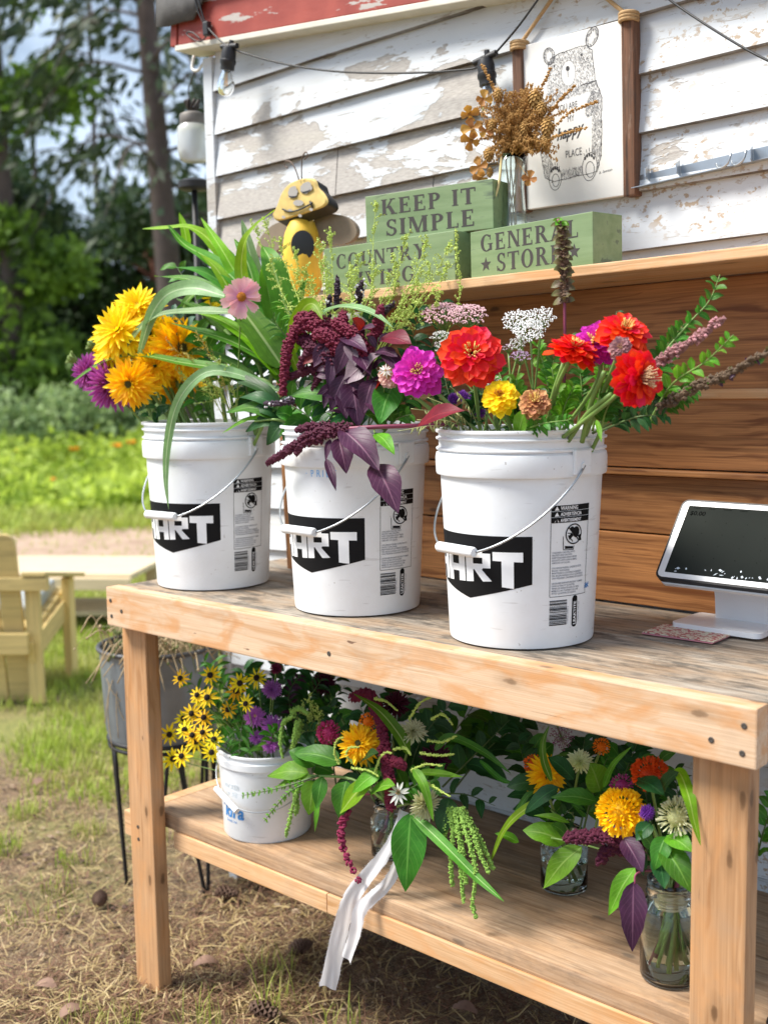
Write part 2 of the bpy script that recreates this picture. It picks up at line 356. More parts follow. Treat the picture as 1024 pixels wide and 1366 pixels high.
for _ in range(2600):
    P = far(rnd.uniform(-60, 620), 2.5+2.0*rnd.random()); r = rnd.uniform(.002, .007)*(1.8 if rnd.random() < .08 else 1)
    blob(ch, (P.x, P.y, r*.2), r, 0, 0 if rnd.random() < .7 else 1, (rnd.uniform(.6, 1.8), rnd.uniform(.6, 1.5), rnd.uniform(.3, .7)))
tag(ch.build('wood_chips', [plain('bark chip', (.10, .06, .045), .9, 0, .5, 50), plain('pale chip', (.36, .27, .18), .9)], smooth=False), 'bark chips and crumbs strewn over the bare soil by the bench', 'bark chips', kind='stuff')
# pine cones lying by the legs
cm = plain('pine cone', (.13, .075, .05), .8, 0, .4, 60)
def cone(px, py, label, L=.06, az=0):
    P = atz(px, py, .012); r = thing('pine_cone', label, 'pine cone', (P.x, P.y, 0), 'pine cones on the ground'); m = MB(); ax = V((cos(az), sin(az), .1))
    up = V((0, 0, 1)); sd = ax.cross(up)
    for i in range(9):
        t = i/8; R = .021*sin(pi*min(.97, .18+t*.8))**.7; c = P+ax*(t-.5)*L+V((0, 0, .008))
        for k in range(8):
            w = 2*pi*(k+.5*(i % 2))/8; d = sd*cos(w)+up*sin(w); o = d.cross(ax)
            e = c+d*R+ax*.006; m.add([c+o*.003, c-o*.003, e-o*.0075, e+o*.0075, c+d*R*.8+ax*.013], [(0, 1, 2, 3), (3, 2, 4)])
    m.build('scales', cm, r, smooth=False)
cone(300, 1195, 'dark pine cone under the bench beside the black stand leg', az=.3)
cone(398, 1268, 'brown pine cone on the straw under the middle of the lower shelf front', .055, 1.2)
cone(352, 1352, 'large opened pine cone at the bottom edge, right of the left bench leg', .08, .1)
cone(133, 1203, 'pine cone nearest the left bench leg, half buried in needles', .045, 2.4)
fl = plain('brown fallen leaf', (.22, .13, .09), .8, 0, .4, 30)
for i, (px, py, a, lab) in enumerate(((62, 1318, .4, 'dark fallen leaf on soil at lower left'), (95, 1352, 1.4, 'curled pale fallen leaf at the bottom left edge'), (275, 1287, .9, 'broad brown fallen leaf right of the left bench leg'), (620, 1349, .3, 'greyish fallen leaf on straw below the shelf joint'), (52, 1045, 2., 'pale fallen leaf in the grass left of the tub'))):
    P = atz(px, py, .012); m = MB(); vs = []; d = V((cos(a), sin(a), 0)); s = V((-sin(a), cos(a), 0))
    for k in range(6):
        t = k/5; w = .016*sin(pi*min(1, t*.9+.08)); z = V((0, 0, .012*sin(pi*t)))
        vs += [P+d*(t-.5)*.06+s*w+z+V((0, 0, .006)), P+d*(t-.5)*.06-s*w+z]
    m.add(vs, [(2*k, 2*k+1, 2*k+3, 2*k+2) for k in range(5)]); tag(m.build('fallen_leaf', fl, loc=P), lab, 'leaf', 'fallen leaves')

# ------------------------------------------------------------------ trees, hedge, garden
def foliage(name, a, b, tr=.3):
    t = NT(name); v = t.coord('Object'); k = t.noise(v, .9, 5, .7); k2 = t.noise(v, 9, 2)
    c = t.mix(t.ramp(k, [(.36, 0), (.64, 1)]), a, b); c = t.mix(t.ramp(k2, [(.4, 0), (.7, .5)]), c, hsl(b, 1.3)); t.col(c); t.set(Roughness=.6)
    if tr:
        q = t.n('ShaderNodeBsdfTranslucent'); t.l(c, q.inputs[0]); ms = t.n('ShaderNodeMixShader'); ms.inputs[0].default_value = tr
        t.l(t.b.outputs[0], ms.inputs[1]); t.l(q.outputs[0], ms.inputs[2]); t.l(ms.outputs[0], t.out.inputs[0])
    return t.m
F_PINE = foliage('conifer needles', (.012, .027, .013), (.05, .082, .03), .2)
F_DARK = foliage('dark evergreen', (.010, .028, .009), (.05, .10, .022), .2)
F_GREEN = foliage('broad leaves', (.04, .11, .012), (.24, .38, .05), .5)
F_HEDGE = foliage('grey green hedge', (.13, .21, .08), (.42, .54, .24), .4)
F_BED = foliage('garden leaves', (.16, .27, .02), (.55, .66, .11), .5)
BARK = plain('tree bark', (.085, .062, .058), .9, 0, .45, 8, .5)
BARKR = plain('reddish bark', (.20, .075, .05), .9, 0, .4, 8, .3)
def card(mb, p, L, w, d=None):
    d = (d or rv()).normalized(); s = d.cross(rv()).normalized()*w; mb.add([p-s*.3, p+d*L*.5-s, p+d*L*.5+s, p+d*L], [(0, 1, 3, 2)])
def tree(name, label, base, h, tr, bmat, fmat, clumps, lean=(0, 0), limbs=True, top=.25, group='trees behind the garden'):
    """clumps: (dx, dy, z, radius, cards, card size)"""
    r = thing(name, label, 'tree', base, group); b = V(base); m = MB()
    P = [b+V((lean[0]*t+.05*sin(5*t+tr*9), lean[1]*t, h*t)) for t in [i/9 for i in range(10)]]
    tube(m, P, lambda t: tr*(1.25-t*(1.25-top)), 10)
    f = MB()
    for (dx, dy, z, R, n, cs) in clumps:
        c = b+V((dx+lean[0]*z/h, dy+lean[1]*z/h, z))
        if limbs:
            s = b+V((lean[0]*z/h, lean[1]*z/h, max(.3, z-abs(dx)*.5-.2))); tube(m, catmull([s, s.lerp(c, .5)+V((0, 0, .15)), c], 5), lambda t: .055*(1-t*.75)*(tr/.2)**.5, 5)
        for _ in range(n):
            d = rv(); q = c+V((d.x, d.y, d.z*.62))*R*rnd.random()**.45; card(f, q, cs*rnd.uniform(.6, 1.4), cs*.3)
    m.build('trunk', bmat, r); f.build('crown', fmat, r, smooth=False)
def conifer(label, base, h, tr, z0, spread, nb, cs, fmat, bmat, lean=(0, 0), dens=1., drop=.45):
    r = thing('conifer_tree', label, 'tree', base, 'trees behind the garden'); b = V(base); m = MB(); f = MB()
    cl = lambda z: b+V((lean[0]*z/h, lean[1]*z/h, z))
    tube(m, [cl(h*i/9) for i in range(10)], lambda t: tr*(1.3-1.2*t), 12)
    for i in range(nb):
        z = z0+(h-z0)*(i+rnd.random())/nb; L = spread*(1-.8*(z-z0)/(h-z0))*rnd.uniform(.55, 1.1); a = rnd.uniform(0, 2*pi)
        d = V((cos(a), sin(a), 0)); s = cl(z); P = catmull([s, s+d*L*.5+V((0, 0, .08*L)), s+d*L-V((0, 0, drop*L))], 8)
        tube(m, P, lambda t: .035*(1-t*.85), 4)
        for _ in range(int(26*L*dens)):
            t = rnd.random()**.7; k = min(7, int(t*8)); q = P[k].lerp(P[k+1], t*8-k); w = V((-d.y, d.x, 0))*rnd.gauss(0, .16*L*(1.1-t)+.05)
            q = q+w-V((0, 0, abs(rnd.gauss(0, .16)))); card(f, q, cs*rnd.uniform(.6, 1.5), cs*.2, d*.6+w*.8+V((0, 0, -.55))+rv()*.4)
    m.build('trunk', bmat, r); f.build('crown', fmat, r, smooth=False)
def rc(n, w, dp, z0, z1, R, k, cs): return [(rnd.uniform(-w, w), rnd.uniform(-dp, dp), rnd.uniform(z0, z1), R*rnd.uniform(.6, 1.2), k, cs*rnd.uniform(.8, 1.2)) for _ in range(n)]
b = far(243, 17); conifer('tall conifer with a thick grey trunk and drooping dark boughs nearest the shed', b, 17, .165, 3.4, 3.2, 50, .25, F_PINE, BARK, lean=(-.6, -.55), dens=1.7)
b = far(20, 19); tree('leafy_tree', 'bright green broad-leaved tree at the far left edge', b, 10.5, .16, BARK, F_GREEN, [(u*.74, u*.67, z, R, k, .20) for (u, z, R, k) in [(rnd.uniform(-2.4, 1.0), rnd.uniform(1.2, 9.8), rnd.uniform(.5, 1.0), 330) for _ in range(42)]])
b = far(140, 26); conifer('thin dark conifer seen against the bright sky between the trunk and the leafy tree', b, 15, .07, 1.2, 3.0, 44, .27, F_PINE, BARK, dens=1.5)
b = far(215, 22); tree('evergreen_tree', 'low dark bushy evergreen right of the gap of sky, behind the flowers', b, 5.0, .14, BARKR, F_DARK, rc(32, 1.4, 1.4, .8, 4.6, .8, 330, .17))
b = far(105, 24); tree('evergreen_tree', 'low dark bushy evergreen in the middle below the gap of sky', b, 4.4, .14, BARKR, F_DARK, rc(24, 1.5, 1.5, .6, 3.2, .8, 300, .19))
b = far(62, 22); tree('evergreen_tree', 'tall dark bushy evergreen left of the gap of sky', b, 6.4, .10, BARK, F_DARK, rc(30, 1.2, 1.2, .8, 5.4, .75, 330, .17))
b = far(-10, 23); tree('evergreen_tree', 'low dark bushy evergreen under the bright leafy tree at the left edge', b, 5.4, .14, BARK, F_DARK, rc(24, 1.5, 1.5, .7, 4.0, .85, 300, .19))
b = far(330, 24); conifer('dark conifer mostly hidden behind the shed corner', b, 14, .18, 2.0, 2.9, 54, .30, F_PINE, BARK)
b = far(-150, 25); tree('leafy_tree', 'broad-leaved tree beyond the left edge of the garden', b, 9, .18, BARK, F_GREEN, rc(24, 2.0, 2.0, 2, 8, 1.0, 260, .22))
b = far(138, 20.5); tree('dead_tree', 'slanting rust-brown dead tree stub in front of the dark evergreens', b, 2.9, .10, BARKR, F_DARK, rc(5, .3, .3, 1.2, 2.2, .35, 60, .15), lean=(.55, .5), limbs=False, top=.5)
for i, px in enumerate((-130, -40, 45, 125, 205, 290)):
    m = MB(); f = MB(); b = far(px, 18.0+(i % 2)*.5); R = .95
    r = thing('hedge_shrub', 'grey-green rounded shrub in the hedge row behind the garden bed', 'shrub', b, 'grey-green hedge shrubs')
    for _ in range(12):
        c = b+V((rnd.uniform(-.65, .65), rnd.uniform(-.65, .65), rnd.uniform(.25, 1.0))); tube(m, [b, (b+c)/2+V((0, 0, .1)), c], .015, 4)
        for _ in range(300): d = rv(); card(f, c+d*.5*rnd.random()**.4, .13, .04)
    m.build('stems', BARK, r); f.build('foliage', F_HEDGE, r, smooth=False)
bed = MB()
for _ in range(900):
    d = rnd.uniform(12.9, 17.6); b = far(rnd.uniform(-260, 330), d); h = rnd.uniform(.3, .66)*(1+.03*(d-13)); 
    if d < 13.4: h *= .6
    if NZ.noise(V((b.x*.35, b.y*.35, 2))) < -.22: h *= .45
    for _ in range(26):
        q = b+V((rnd.gauss(0, .17), rnd.gauss(0, .17), h*rnd.random()**.6)); card(bed, q, rnd.uniform(.09, .2), .045)
tag(bed.build('garden_bed', F_BED, smooth=False), 'bright green leafy garden crop in a broad bed beyond the gravel path', 'garden bed', kind='stuff')
for i, (px, py, d) in enumerate(((60, 637, 14), (95, 596, 15.5), (152, 592, 15), (22, 596, 15), (172, 588, 15.5), (8, 640, 14))):
    b = far(px, d); z = CAMP.z-(py-507)*d/F; m = MB(); f = MB(); r = thing('garden_flower', 'orange-yellow garden flower standing out of the green bed', 'flower', b, 'orange flowers in the garden bed')
    tube(m, [b, (b.x, b.y, z)], .008, 4); m.build('stem', F_BED, r)
    for k in range(14): card(f, V((b.x, b.y, z)), .085, .03, V((cos(k*.45), sin(k*.45), .35)))
    f.build('petals', plain('orange petals', (.85, .36, .01), .6), r, smooth=False)

# ------------------------------------------------------------------ shed
def siding_mat():
    t = NT('peeling white siding'); g = t.n('ShaderNodeNewGeometry'); v = g.outputs['Position']
    def sc(x, y, z):
        mp = t.n('ShaderNodeMapping'); mp.inputs['Scale'].default_value = (x, y, z); t.l(v, mp.inputs[0]); return mp.outputs[0]
    sp = t.n('ShaderNodeSeparateXYZ'); t.l(v, sp.inputs[0])
    n1 = t.noise(sc(3.2, 3, 10), 1, 6, .62, .4)
    # the paint has flaked off most in a band left of the signs
    dx = t.math('DIVIDE', t.math('SUBTRACT', sp.outputs[0], .15), .68); dz = t.math('DIVIDE', t.math('SUBTRACT', sp.outputs[2], t.math('ADD', 1.915, t.math('MULTIPLY', sp.outputs[0], .13))), .20)
    reg = t.math('SUBTRACT', 1, t.math('ADD', t.math('MULTIPLY', dx, dx), t.math('MULTIPLY', dz, dz)))
    reg = t.math('MAXIMUM', reg, -.9)
    k = t.math('ADD', n1, t.math('ADD', t.math('MULTIPLY', reg, .125), .012))
    peel = t.ramp(k, [(.560, 0), (.567, 1)]); edge = t.ramp(k, [(.548, 0), (.563, 1), (.578, 0)])
    crack = t.noise(sc(14, 10, 90), 1, 4, .7, 1.2); fine = t.noise(sc(60, 60, 400), 1, 3)
    paint = t.mix(t.ramp(t.noise(sc(2, 2, 5), 1, 4), [(.3, 0), (.7, 1)]), (.62, .65, .68), (.50, .535, .57))
    paint = t.mix(t.ramp(crack, [(.60, 0), (.66, .75)]), paint, (.27, .235, .20))
    sx = t.ramp(sp.outputs[0], [(.6, 0), (.85, 1)])
    spots = t.noise(sc(55, 40, 75), 1, 3, .6); patch = t.noise(sc(4, 4, 9), 1, 3)
    paint = t.mix(t.math('MULTIPLY', t.math('MULTIPLY', t.ramp(spots, [(.57, 0), (.62, .9)]), t.ramp(patch, [(.42, 0), (.56, 1)])), sx), paint, (.34, .25, .16))
    bare = t.mix(t.ramp(fine, [(.35, 0), (.7, 1)]), (.31, .285, .26), (.45, .42, .385)); bare = t.mix(t.ramp(crack, [(.6, 0), (.68, .6)]), bare, (.20, .17, .15))
    c = t.mix(peel, paint, bare); c = t.mix(t.math('MULTIPLY', edge, .6), c, (.24, .21, .18))
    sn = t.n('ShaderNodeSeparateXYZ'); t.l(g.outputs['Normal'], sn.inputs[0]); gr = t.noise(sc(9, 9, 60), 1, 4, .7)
    c = t.mix(t.math('MULTIPLY', t.math('LESS_THAN', sn.outputs[2], -.4), t.ramp(gr, [(.3, .55), (.6, 1)])), c, (.075, .055, .04))   # lap shadow lines painted dark into the downward faces, mottled like grime
    st_ = t.noise(sc(1.3, 1.3, 16), 1, 5, .7); c = t.mix(t.ramp(st_, [(.52, 0), (.72, .45)]), c, (.46, .43, .36)); t.col(c)
    t.set(Roughness=.6); t.bump(t.math('ADD', t.math('MULTIPLY', peel, -1), t.math('MULTIPLY', crack, .25)), .5, .0015); return t.m
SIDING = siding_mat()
SLOPE = .028                                   # the old shed leans a little
shed = thing('shed', 'old white clapboard shed with flaking paint and red trim behind the flower stand', 'shed', (.9, .65, 0))
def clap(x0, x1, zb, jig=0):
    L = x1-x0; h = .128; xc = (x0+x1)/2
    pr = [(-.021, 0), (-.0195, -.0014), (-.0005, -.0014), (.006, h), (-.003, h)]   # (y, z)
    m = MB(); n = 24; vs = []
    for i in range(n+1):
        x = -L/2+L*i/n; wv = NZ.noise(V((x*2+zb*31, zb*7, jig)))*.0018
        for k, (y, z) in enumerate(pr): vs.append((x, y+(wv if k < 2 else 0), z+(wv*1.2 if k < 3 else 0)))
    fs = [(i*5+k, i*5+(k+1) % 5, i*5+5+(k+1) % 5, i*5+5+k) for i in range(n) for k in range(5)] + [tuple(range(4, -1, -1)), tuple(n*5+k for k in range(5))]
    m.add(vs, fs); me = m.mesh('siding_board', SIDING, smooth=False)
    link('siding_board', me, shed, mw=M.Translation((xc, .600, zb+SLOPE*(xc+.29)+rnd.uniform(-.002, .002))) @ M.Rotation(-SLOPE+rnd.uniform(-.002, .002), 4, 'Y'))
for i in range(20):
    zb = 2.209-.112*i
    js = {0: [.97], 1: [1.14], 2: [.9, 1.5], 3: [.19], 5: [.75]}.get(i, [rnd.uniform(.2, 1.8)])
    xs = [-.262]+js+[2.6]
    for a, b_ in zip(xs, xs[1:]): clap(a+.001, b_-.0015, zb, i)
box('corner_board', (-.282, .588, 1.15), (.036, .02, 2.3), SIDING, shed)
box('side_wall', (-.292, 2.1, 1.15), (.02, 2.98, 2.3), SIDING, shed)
box('wall_backing', (1.15, .625, 1.2), (2.86, .02, 2.4), plain('wall backing', (.08, .06, .05), .9), shed)
def redm():
    t = NT('worn red paint'); v = t.coord('Object'); mp = t.n('ShaderNodeMapping'); mp.inputs['Scale'].default_value = (6, 20, 30); t.l(v, mp.inputs[0])
    k = t.noise(mp.outputs[0], 1, 5, .65); c = t.mix(t.ramp(t.noise(v, 9, 4), [(.3, 0), (.7, 1)]), (.24, .028, .018), (.36, .062, .04))
    t.col(t.mix(t.ramp(k, [(.585, 0), (.60, 1)]), c, (.42, .38, .35))); t.set(Roughness=.6); t.bump(k, .4, .002); return t.m
RED = redm(); FS = .0896
fz = lambda x: 2.334-FS*(x+.349)
box('fascia_board', (.66, .543, fz(.66)+.065), (2.0, .026, .13), RED, shed, (0, FS, 0), .003)
box('fascia_end', (-.357, .60, fz(-.357)+.065), (.026, .14, .13), RED, shed, (0, FS, 0), .003)
box('soffit', (.66, .575, fz(.66)-.006), (2.04, .09, .014), plain('soffit paint', (.62, .60, .52), .7, 0, .2, 20), shed, (0, FS, 0))
roofm = plain('roofing felt', (.085, .082, .08), .95, 0, .35, 40, .6)
rf = MB(); vs = []; n = 40
for i in range(n+1):
    x = -.41+2.1*i/n; z = fz(x)+.145; rg = .02+.018*NZ.noise(V((x*7, 1, 0)))+(.060 if x < -.24 else 0)+.03*NZ.noise(V((x*23, 4, 0)))
    vs += [(x, 3.0, z+.15), (x, .545, z), (x, .520, z-.004), (x, .516, z-.012-max(.006, rg))]
rf.add(vs, [(4*i+k, 4*i+4+k, 4*i+5+k, 4*i+1+k) for i in range(n) for k in range(3)])
ro = rf.build('roof', roofm, shed); md = ro.modifiers.new('thick', 'SOLIDIFY'); md.thickness = .005
hk = MB(); tube(hk, catmull([(-.385, .62, fz(-.38)+.0), (-.385, .61, fz(-.38)-.04), (-.36, .61, fz(-.38)-.05), (-.335, .61, fz(-.38)-.035)], 12), .004, 6)
hk.build('hook', plain('white hook', (.7, .7, .68), .4), shed)

K2 = .02
# ------------------------------------------------------------------ the stand: bench with back boards and an upper shelf
stand = thing('flower_stand', 'long rough timber bench with lower shelf and board back holding the flower buckets', 'bench', (.78, .3, 0))
ZR = M.Rotation(pi/2, 4, 'Y')
def leg(x, y, z1=.884):
    m = MB(); vs, fs = cbox_data(z1, .038, .0888, .004); me = m.add(vs, fs).mesh('leg', LEGW, smooth=False)
    link('leg', me, stand, mw=M.Translation((x, y, z1/2)) @ M.Rotation(-pi/2, 4, 'Y'))
leg(.0425, .0588); leg(1.4868, .0588)
box('front_rail', (.78, .019, T-.0444), (1.56, .038, .0888), WOODP, stand, ch=.003)
box('end_rail', (-.0+.019, .30, T-.0444-.003), (.038, .518, .085), WOOD, stand)
box('end_rail', (1.536, .30, T-.0444-.003), (.038, .518, .085), WOOD, stand)
box('back_rail', (.78, .522, T-.085), (1.4, .03, .088), WOOD, stand)
ys = [.0385, .168, .295, .42, .545]
for a, b_ in zip(ys, ys[1:]): box('top_board', (.778+rnd.uniform(-.004, .004), (a+b_)/2, T-.0215+rnd.uniform(-.001, .001)), (1.556, b_-a-.003, .038), TOPW, stand, (rnd.uniform(-.004, .004), 0, 0), .003)
box('lower_rail', (.355, .1055, .371), (.507, .036, .0415), WOOD, stand); box('lower_rail', (1.0265, .1055, .371), (.833, .036, .0415), WOOD, stand)
box('lower_rail', (.78, .56, .371), (1.5, .036, .0415), WOOD, stand)
box('side_rail', (-.021, .30, .392), (.036, .50, .06), WOOD, stand); box('side_rail', (1.57, .30, .372), (.036, .50, .04), WOOD, stand)
for a, b_ in ((.092, .345), (.348, .598)): box('shelf_board', (.79+rnd.uniform(-.003, .003), (a+b_)/2, .4107), (1.56-.0, b_-a, .0385), SHELFW, stand, ch=.006)
for (z0, z1, y) in ((T+.002, 1.121, .5515), (1.124, 1.238, .5535), (1.2405, 1.252, .540), (1.2545, 1.39, .551), (1.375, 1.6125, .5535)):
    box('back_board', (1.075, y, (z0+z1)/2), (1.45, .022 if z1-z0 > .05 else .045, z1-z0), BACKW, stand, (0, -K2 if z1 > 1.5 else -.004, 0), .0025)
box('back_board_edge', (1.085, .5385, 1.3985), (1.42, .012, .019), WOOD, stand, (0, -.004, 0), .003)
post = MB(); vs, fs = cbox_data(.66, .038, .03, .002)
link('shelf_post', post.add(vs, fs).mesh('shelf_post', BACKW, smooth=False), stand, mw=M.Translation((.147, .445, T+.33)) @ M.Rotation(-pi/2-.05, 4, 'Y'))
K2 = .02
zs = lambda x: 1.633+K2*(x-1.07)               # top of the upper shelf
box('upper_shelf', (.98, .435, zs(.98)-.0095), (1.78, .27, .019), WOOD, stand, (0, -K2, 0), .002)

SCR = plain('screw head', (.10, .09, .08), .5, .6)
def screw(x, y, z, n):
    m = MB(); lathe(m, [(.0046, 0), (.0046, .0008), (.003, .0012), (.0, .0007)], (0, 0, 0), 10, mw=M.Translation((x, y, z)) @ V(n).to_track_quat('Z', 'Y').to_matrix().to_4x4()); m.build('screw', SCR, stand, smooth=False)
for x, z in ((.017, .030), (.019, .066), (1.541, .028), (1.539, .068), (.058, .05), (1.492, .058), (.72, .048)): screw(x, -.0002, T-z, (0, -1, 0))
for z in (.37, .40): screw(.030, .0398, z, (0, -1, 0)); screw(1.49, .0398, z-.01, (0, -1, 0))
# ------------------------------------------------------------------ flat print helpers
def text2d(s, size, bold=0, shear=0, spacing=1, align='LEFT'):
    cu_ = bpy.data.curves.new('lettering', 'FONT'); cu_.body = s; cu_.size = size; cu_.offset = bold; cu_.shear = shear; cu_.space_character = spacing
    cu_.resolution_u = 3; cu_.align_x = align; o = bpy.data.objects.new('lettering', cu_); COL.objects.link(o)
    dg = bpy.context.evaluated_depsgraph_get(); me = bpy.data.meshes.new_from_object(o.evaluated_get(dg))
    r = ([v.co.copy() for v in me.vertices], [tuple(p.vertices) for p in me.polygons]); bpy.data.objects.remove(o); bpy.data.curves.remove(cu_); bpy.data.meshes.remove(me); return r
def cutx(vs, fs, step):
    bm = bmesh.new(); q = [bm.verts.new(v) for v in vs]
    for f in fs:
        try: bm.faces.new([q[i] for i in f])
        except ValueError: pass
    x0 = min(v[0] for v in vs); x1 = max(v[0] for v in vs); k = math.floor(x0/step)+1
    while k*step < x1:
        bmesh.ops.bisect_plane(bm, geom=bm.verts[:]+bm.edges[:]+bm.faces[:], plane_co=(k*step, 0, 0), plane_no=(1, 0, 0)); k += 1
    bm.verts.index_update(); r = ([v.co.copy() for v in bm.verts], [[v.index for v in f.verts] for f in bm.faces]); bm.free(); return r
def rect(x0, y0, x1, y1): return [(x0, y0), (x1, y0), (x1, y1), (x0, y1)]
class Flat:
    """flat print: polygons in u, v; each a hair above the one before so none share a plane"""
    def __init__(s, step=.00004): s.p = []; s.step = step
    def poly(s, pts, m=0, lift=0): s.p.append(([V((x, y, 0)) for x, y in pts], [tuple(range(len(pts)))], m, lift)); return s
    def text(s, t, x, y, size, m=0, lift=0, rot=0, sx=1, **k):
        vs, fs = text2d(t, size, **k); c, n = cos(rot), sin(rot)
        s.p.append(([V((x+(v.x*sx)*c-v.y*n, y+(v.x*sx)*n+v.y*c, 0)) for v in vs], fs, m, lift)); return s
    def line(s, a, b, w, m=0, lift=0):
        a = V((*a, 0)); b = V((*b, 0)); d = (b-a); n = V((-d.y, d.x, 0)).normalized()*w/2; s.p.append(([a-n, b-n, b+n, a+n], [(0, 1, 2, 3)], m, lift)); return s
    def ring(s, cx, cy, rx, ry, w, m=0, lift=0, a0=0, a1=2*pi, n=28):
        vs = []
        for i in range(n+1):
            a = a0+(a1-a0)*i/n; vs += [V((cx+rx*cos(a), cy+ry*sin(a), 0)), V((cx+(rx-w)*cos(a), cy+(ry-w)*sin(a), 0))]
        s.p.append((vs, [(2*i, 2*i+2, 2*i+3, 2*i+1) for i in range(n)], m, lift)); return s
    def disc(s, cx, cy, rx, ry=None, m=0, lift=0, n=24): return s.poly([(cx+rx*cos(2*pi*i/n), cy+(ry or rx)*sin(2*pi*i/n)) for i in range(n)], m, lift)
    def flat(s, mb, mw, m0=0):
        for i, (vs, fs, m, l) in enumerate(s.p): mb.add([V((v.x, v.y, l+s.step*(1+i % 7))) for v in vs], fs, m=m0+m, mw=mw)
    def wrap(s, mb, rad, a0=0, cut=.012):
        """bend round a bucket: u is arc length, v is height, rad(v) the wall radius"""
        for i, (vs, fs, m, l) in enumerate(s.p):
            vs, fs = cutx(vs, fs, cut) if max(v.x for v in vs)-min(v.x for v in vs) > cut*1.5 else (vs, fs); out = []
            for v in vs:
                r = rad(v.y)+.0004+l+s.step*(i % 7); a = a0+v.x/.136; out.append((r*sin(a), -r*cos(a), v.y))
            mb.add(out, fs, m=m)
INK = plain('black print', (.006, .006, .007), .6, 0, .1, 30, 0, Specular_IOR_Level=.15); WHITEINK = plain('white print', (.80, .82, .84), .4); GREYINK = plain('grey fine print', (.20, .22, .27), .5)
BLUEINK = plain('blue print', (.04, .22, .55), .5); MARKER = plain('blue marker', (.16, .45, .82), .6); FAINT = plain('faded print', (.55, .60, .63), .5)

# ------------------------------------------------------------------ white buckets
def plastic():
    t = NT('white bucket plastic'); v = t.coord('Object', rand=1); k = t.noise(v, 7, 5, .65); d = t.noise(v, 130, 2, .6)
    c = t.mix(t.ramp(k, [(.35, 0), (.7, .8)]), (.80, .83, .86), (.70, .71, .71)); c = t.mix(t.ramp(d, [(.725, 0), (.75, .6)]), c, (.30, .27, .24))
    mp = t.n('ShaderNodeMapping'); mp.inputs['Scale'].default_value = (14, 14, 110); t.l(v, mp.inputs[0]); sc = t.noise(mp.outputs[0], 1, 2)
    c = t.mix(t.ramp(sc, [(.66, 0), (.71, .35)]), c, (.40, .39, .38))
    t.col(c); t.set(Roughness=.33, Subsurface_Weight=.12, Subsurface_Scale=.01); t.b.inputs['Subsurface Radius'].default_value = (1, 1, 1); t.bump(t.noise(v, 60, 3), .04, .001); return t.m
PLAST = plastic()
wallr = lambda z: .1285+.0140*min(1, max(0, (z-.006)/.286))
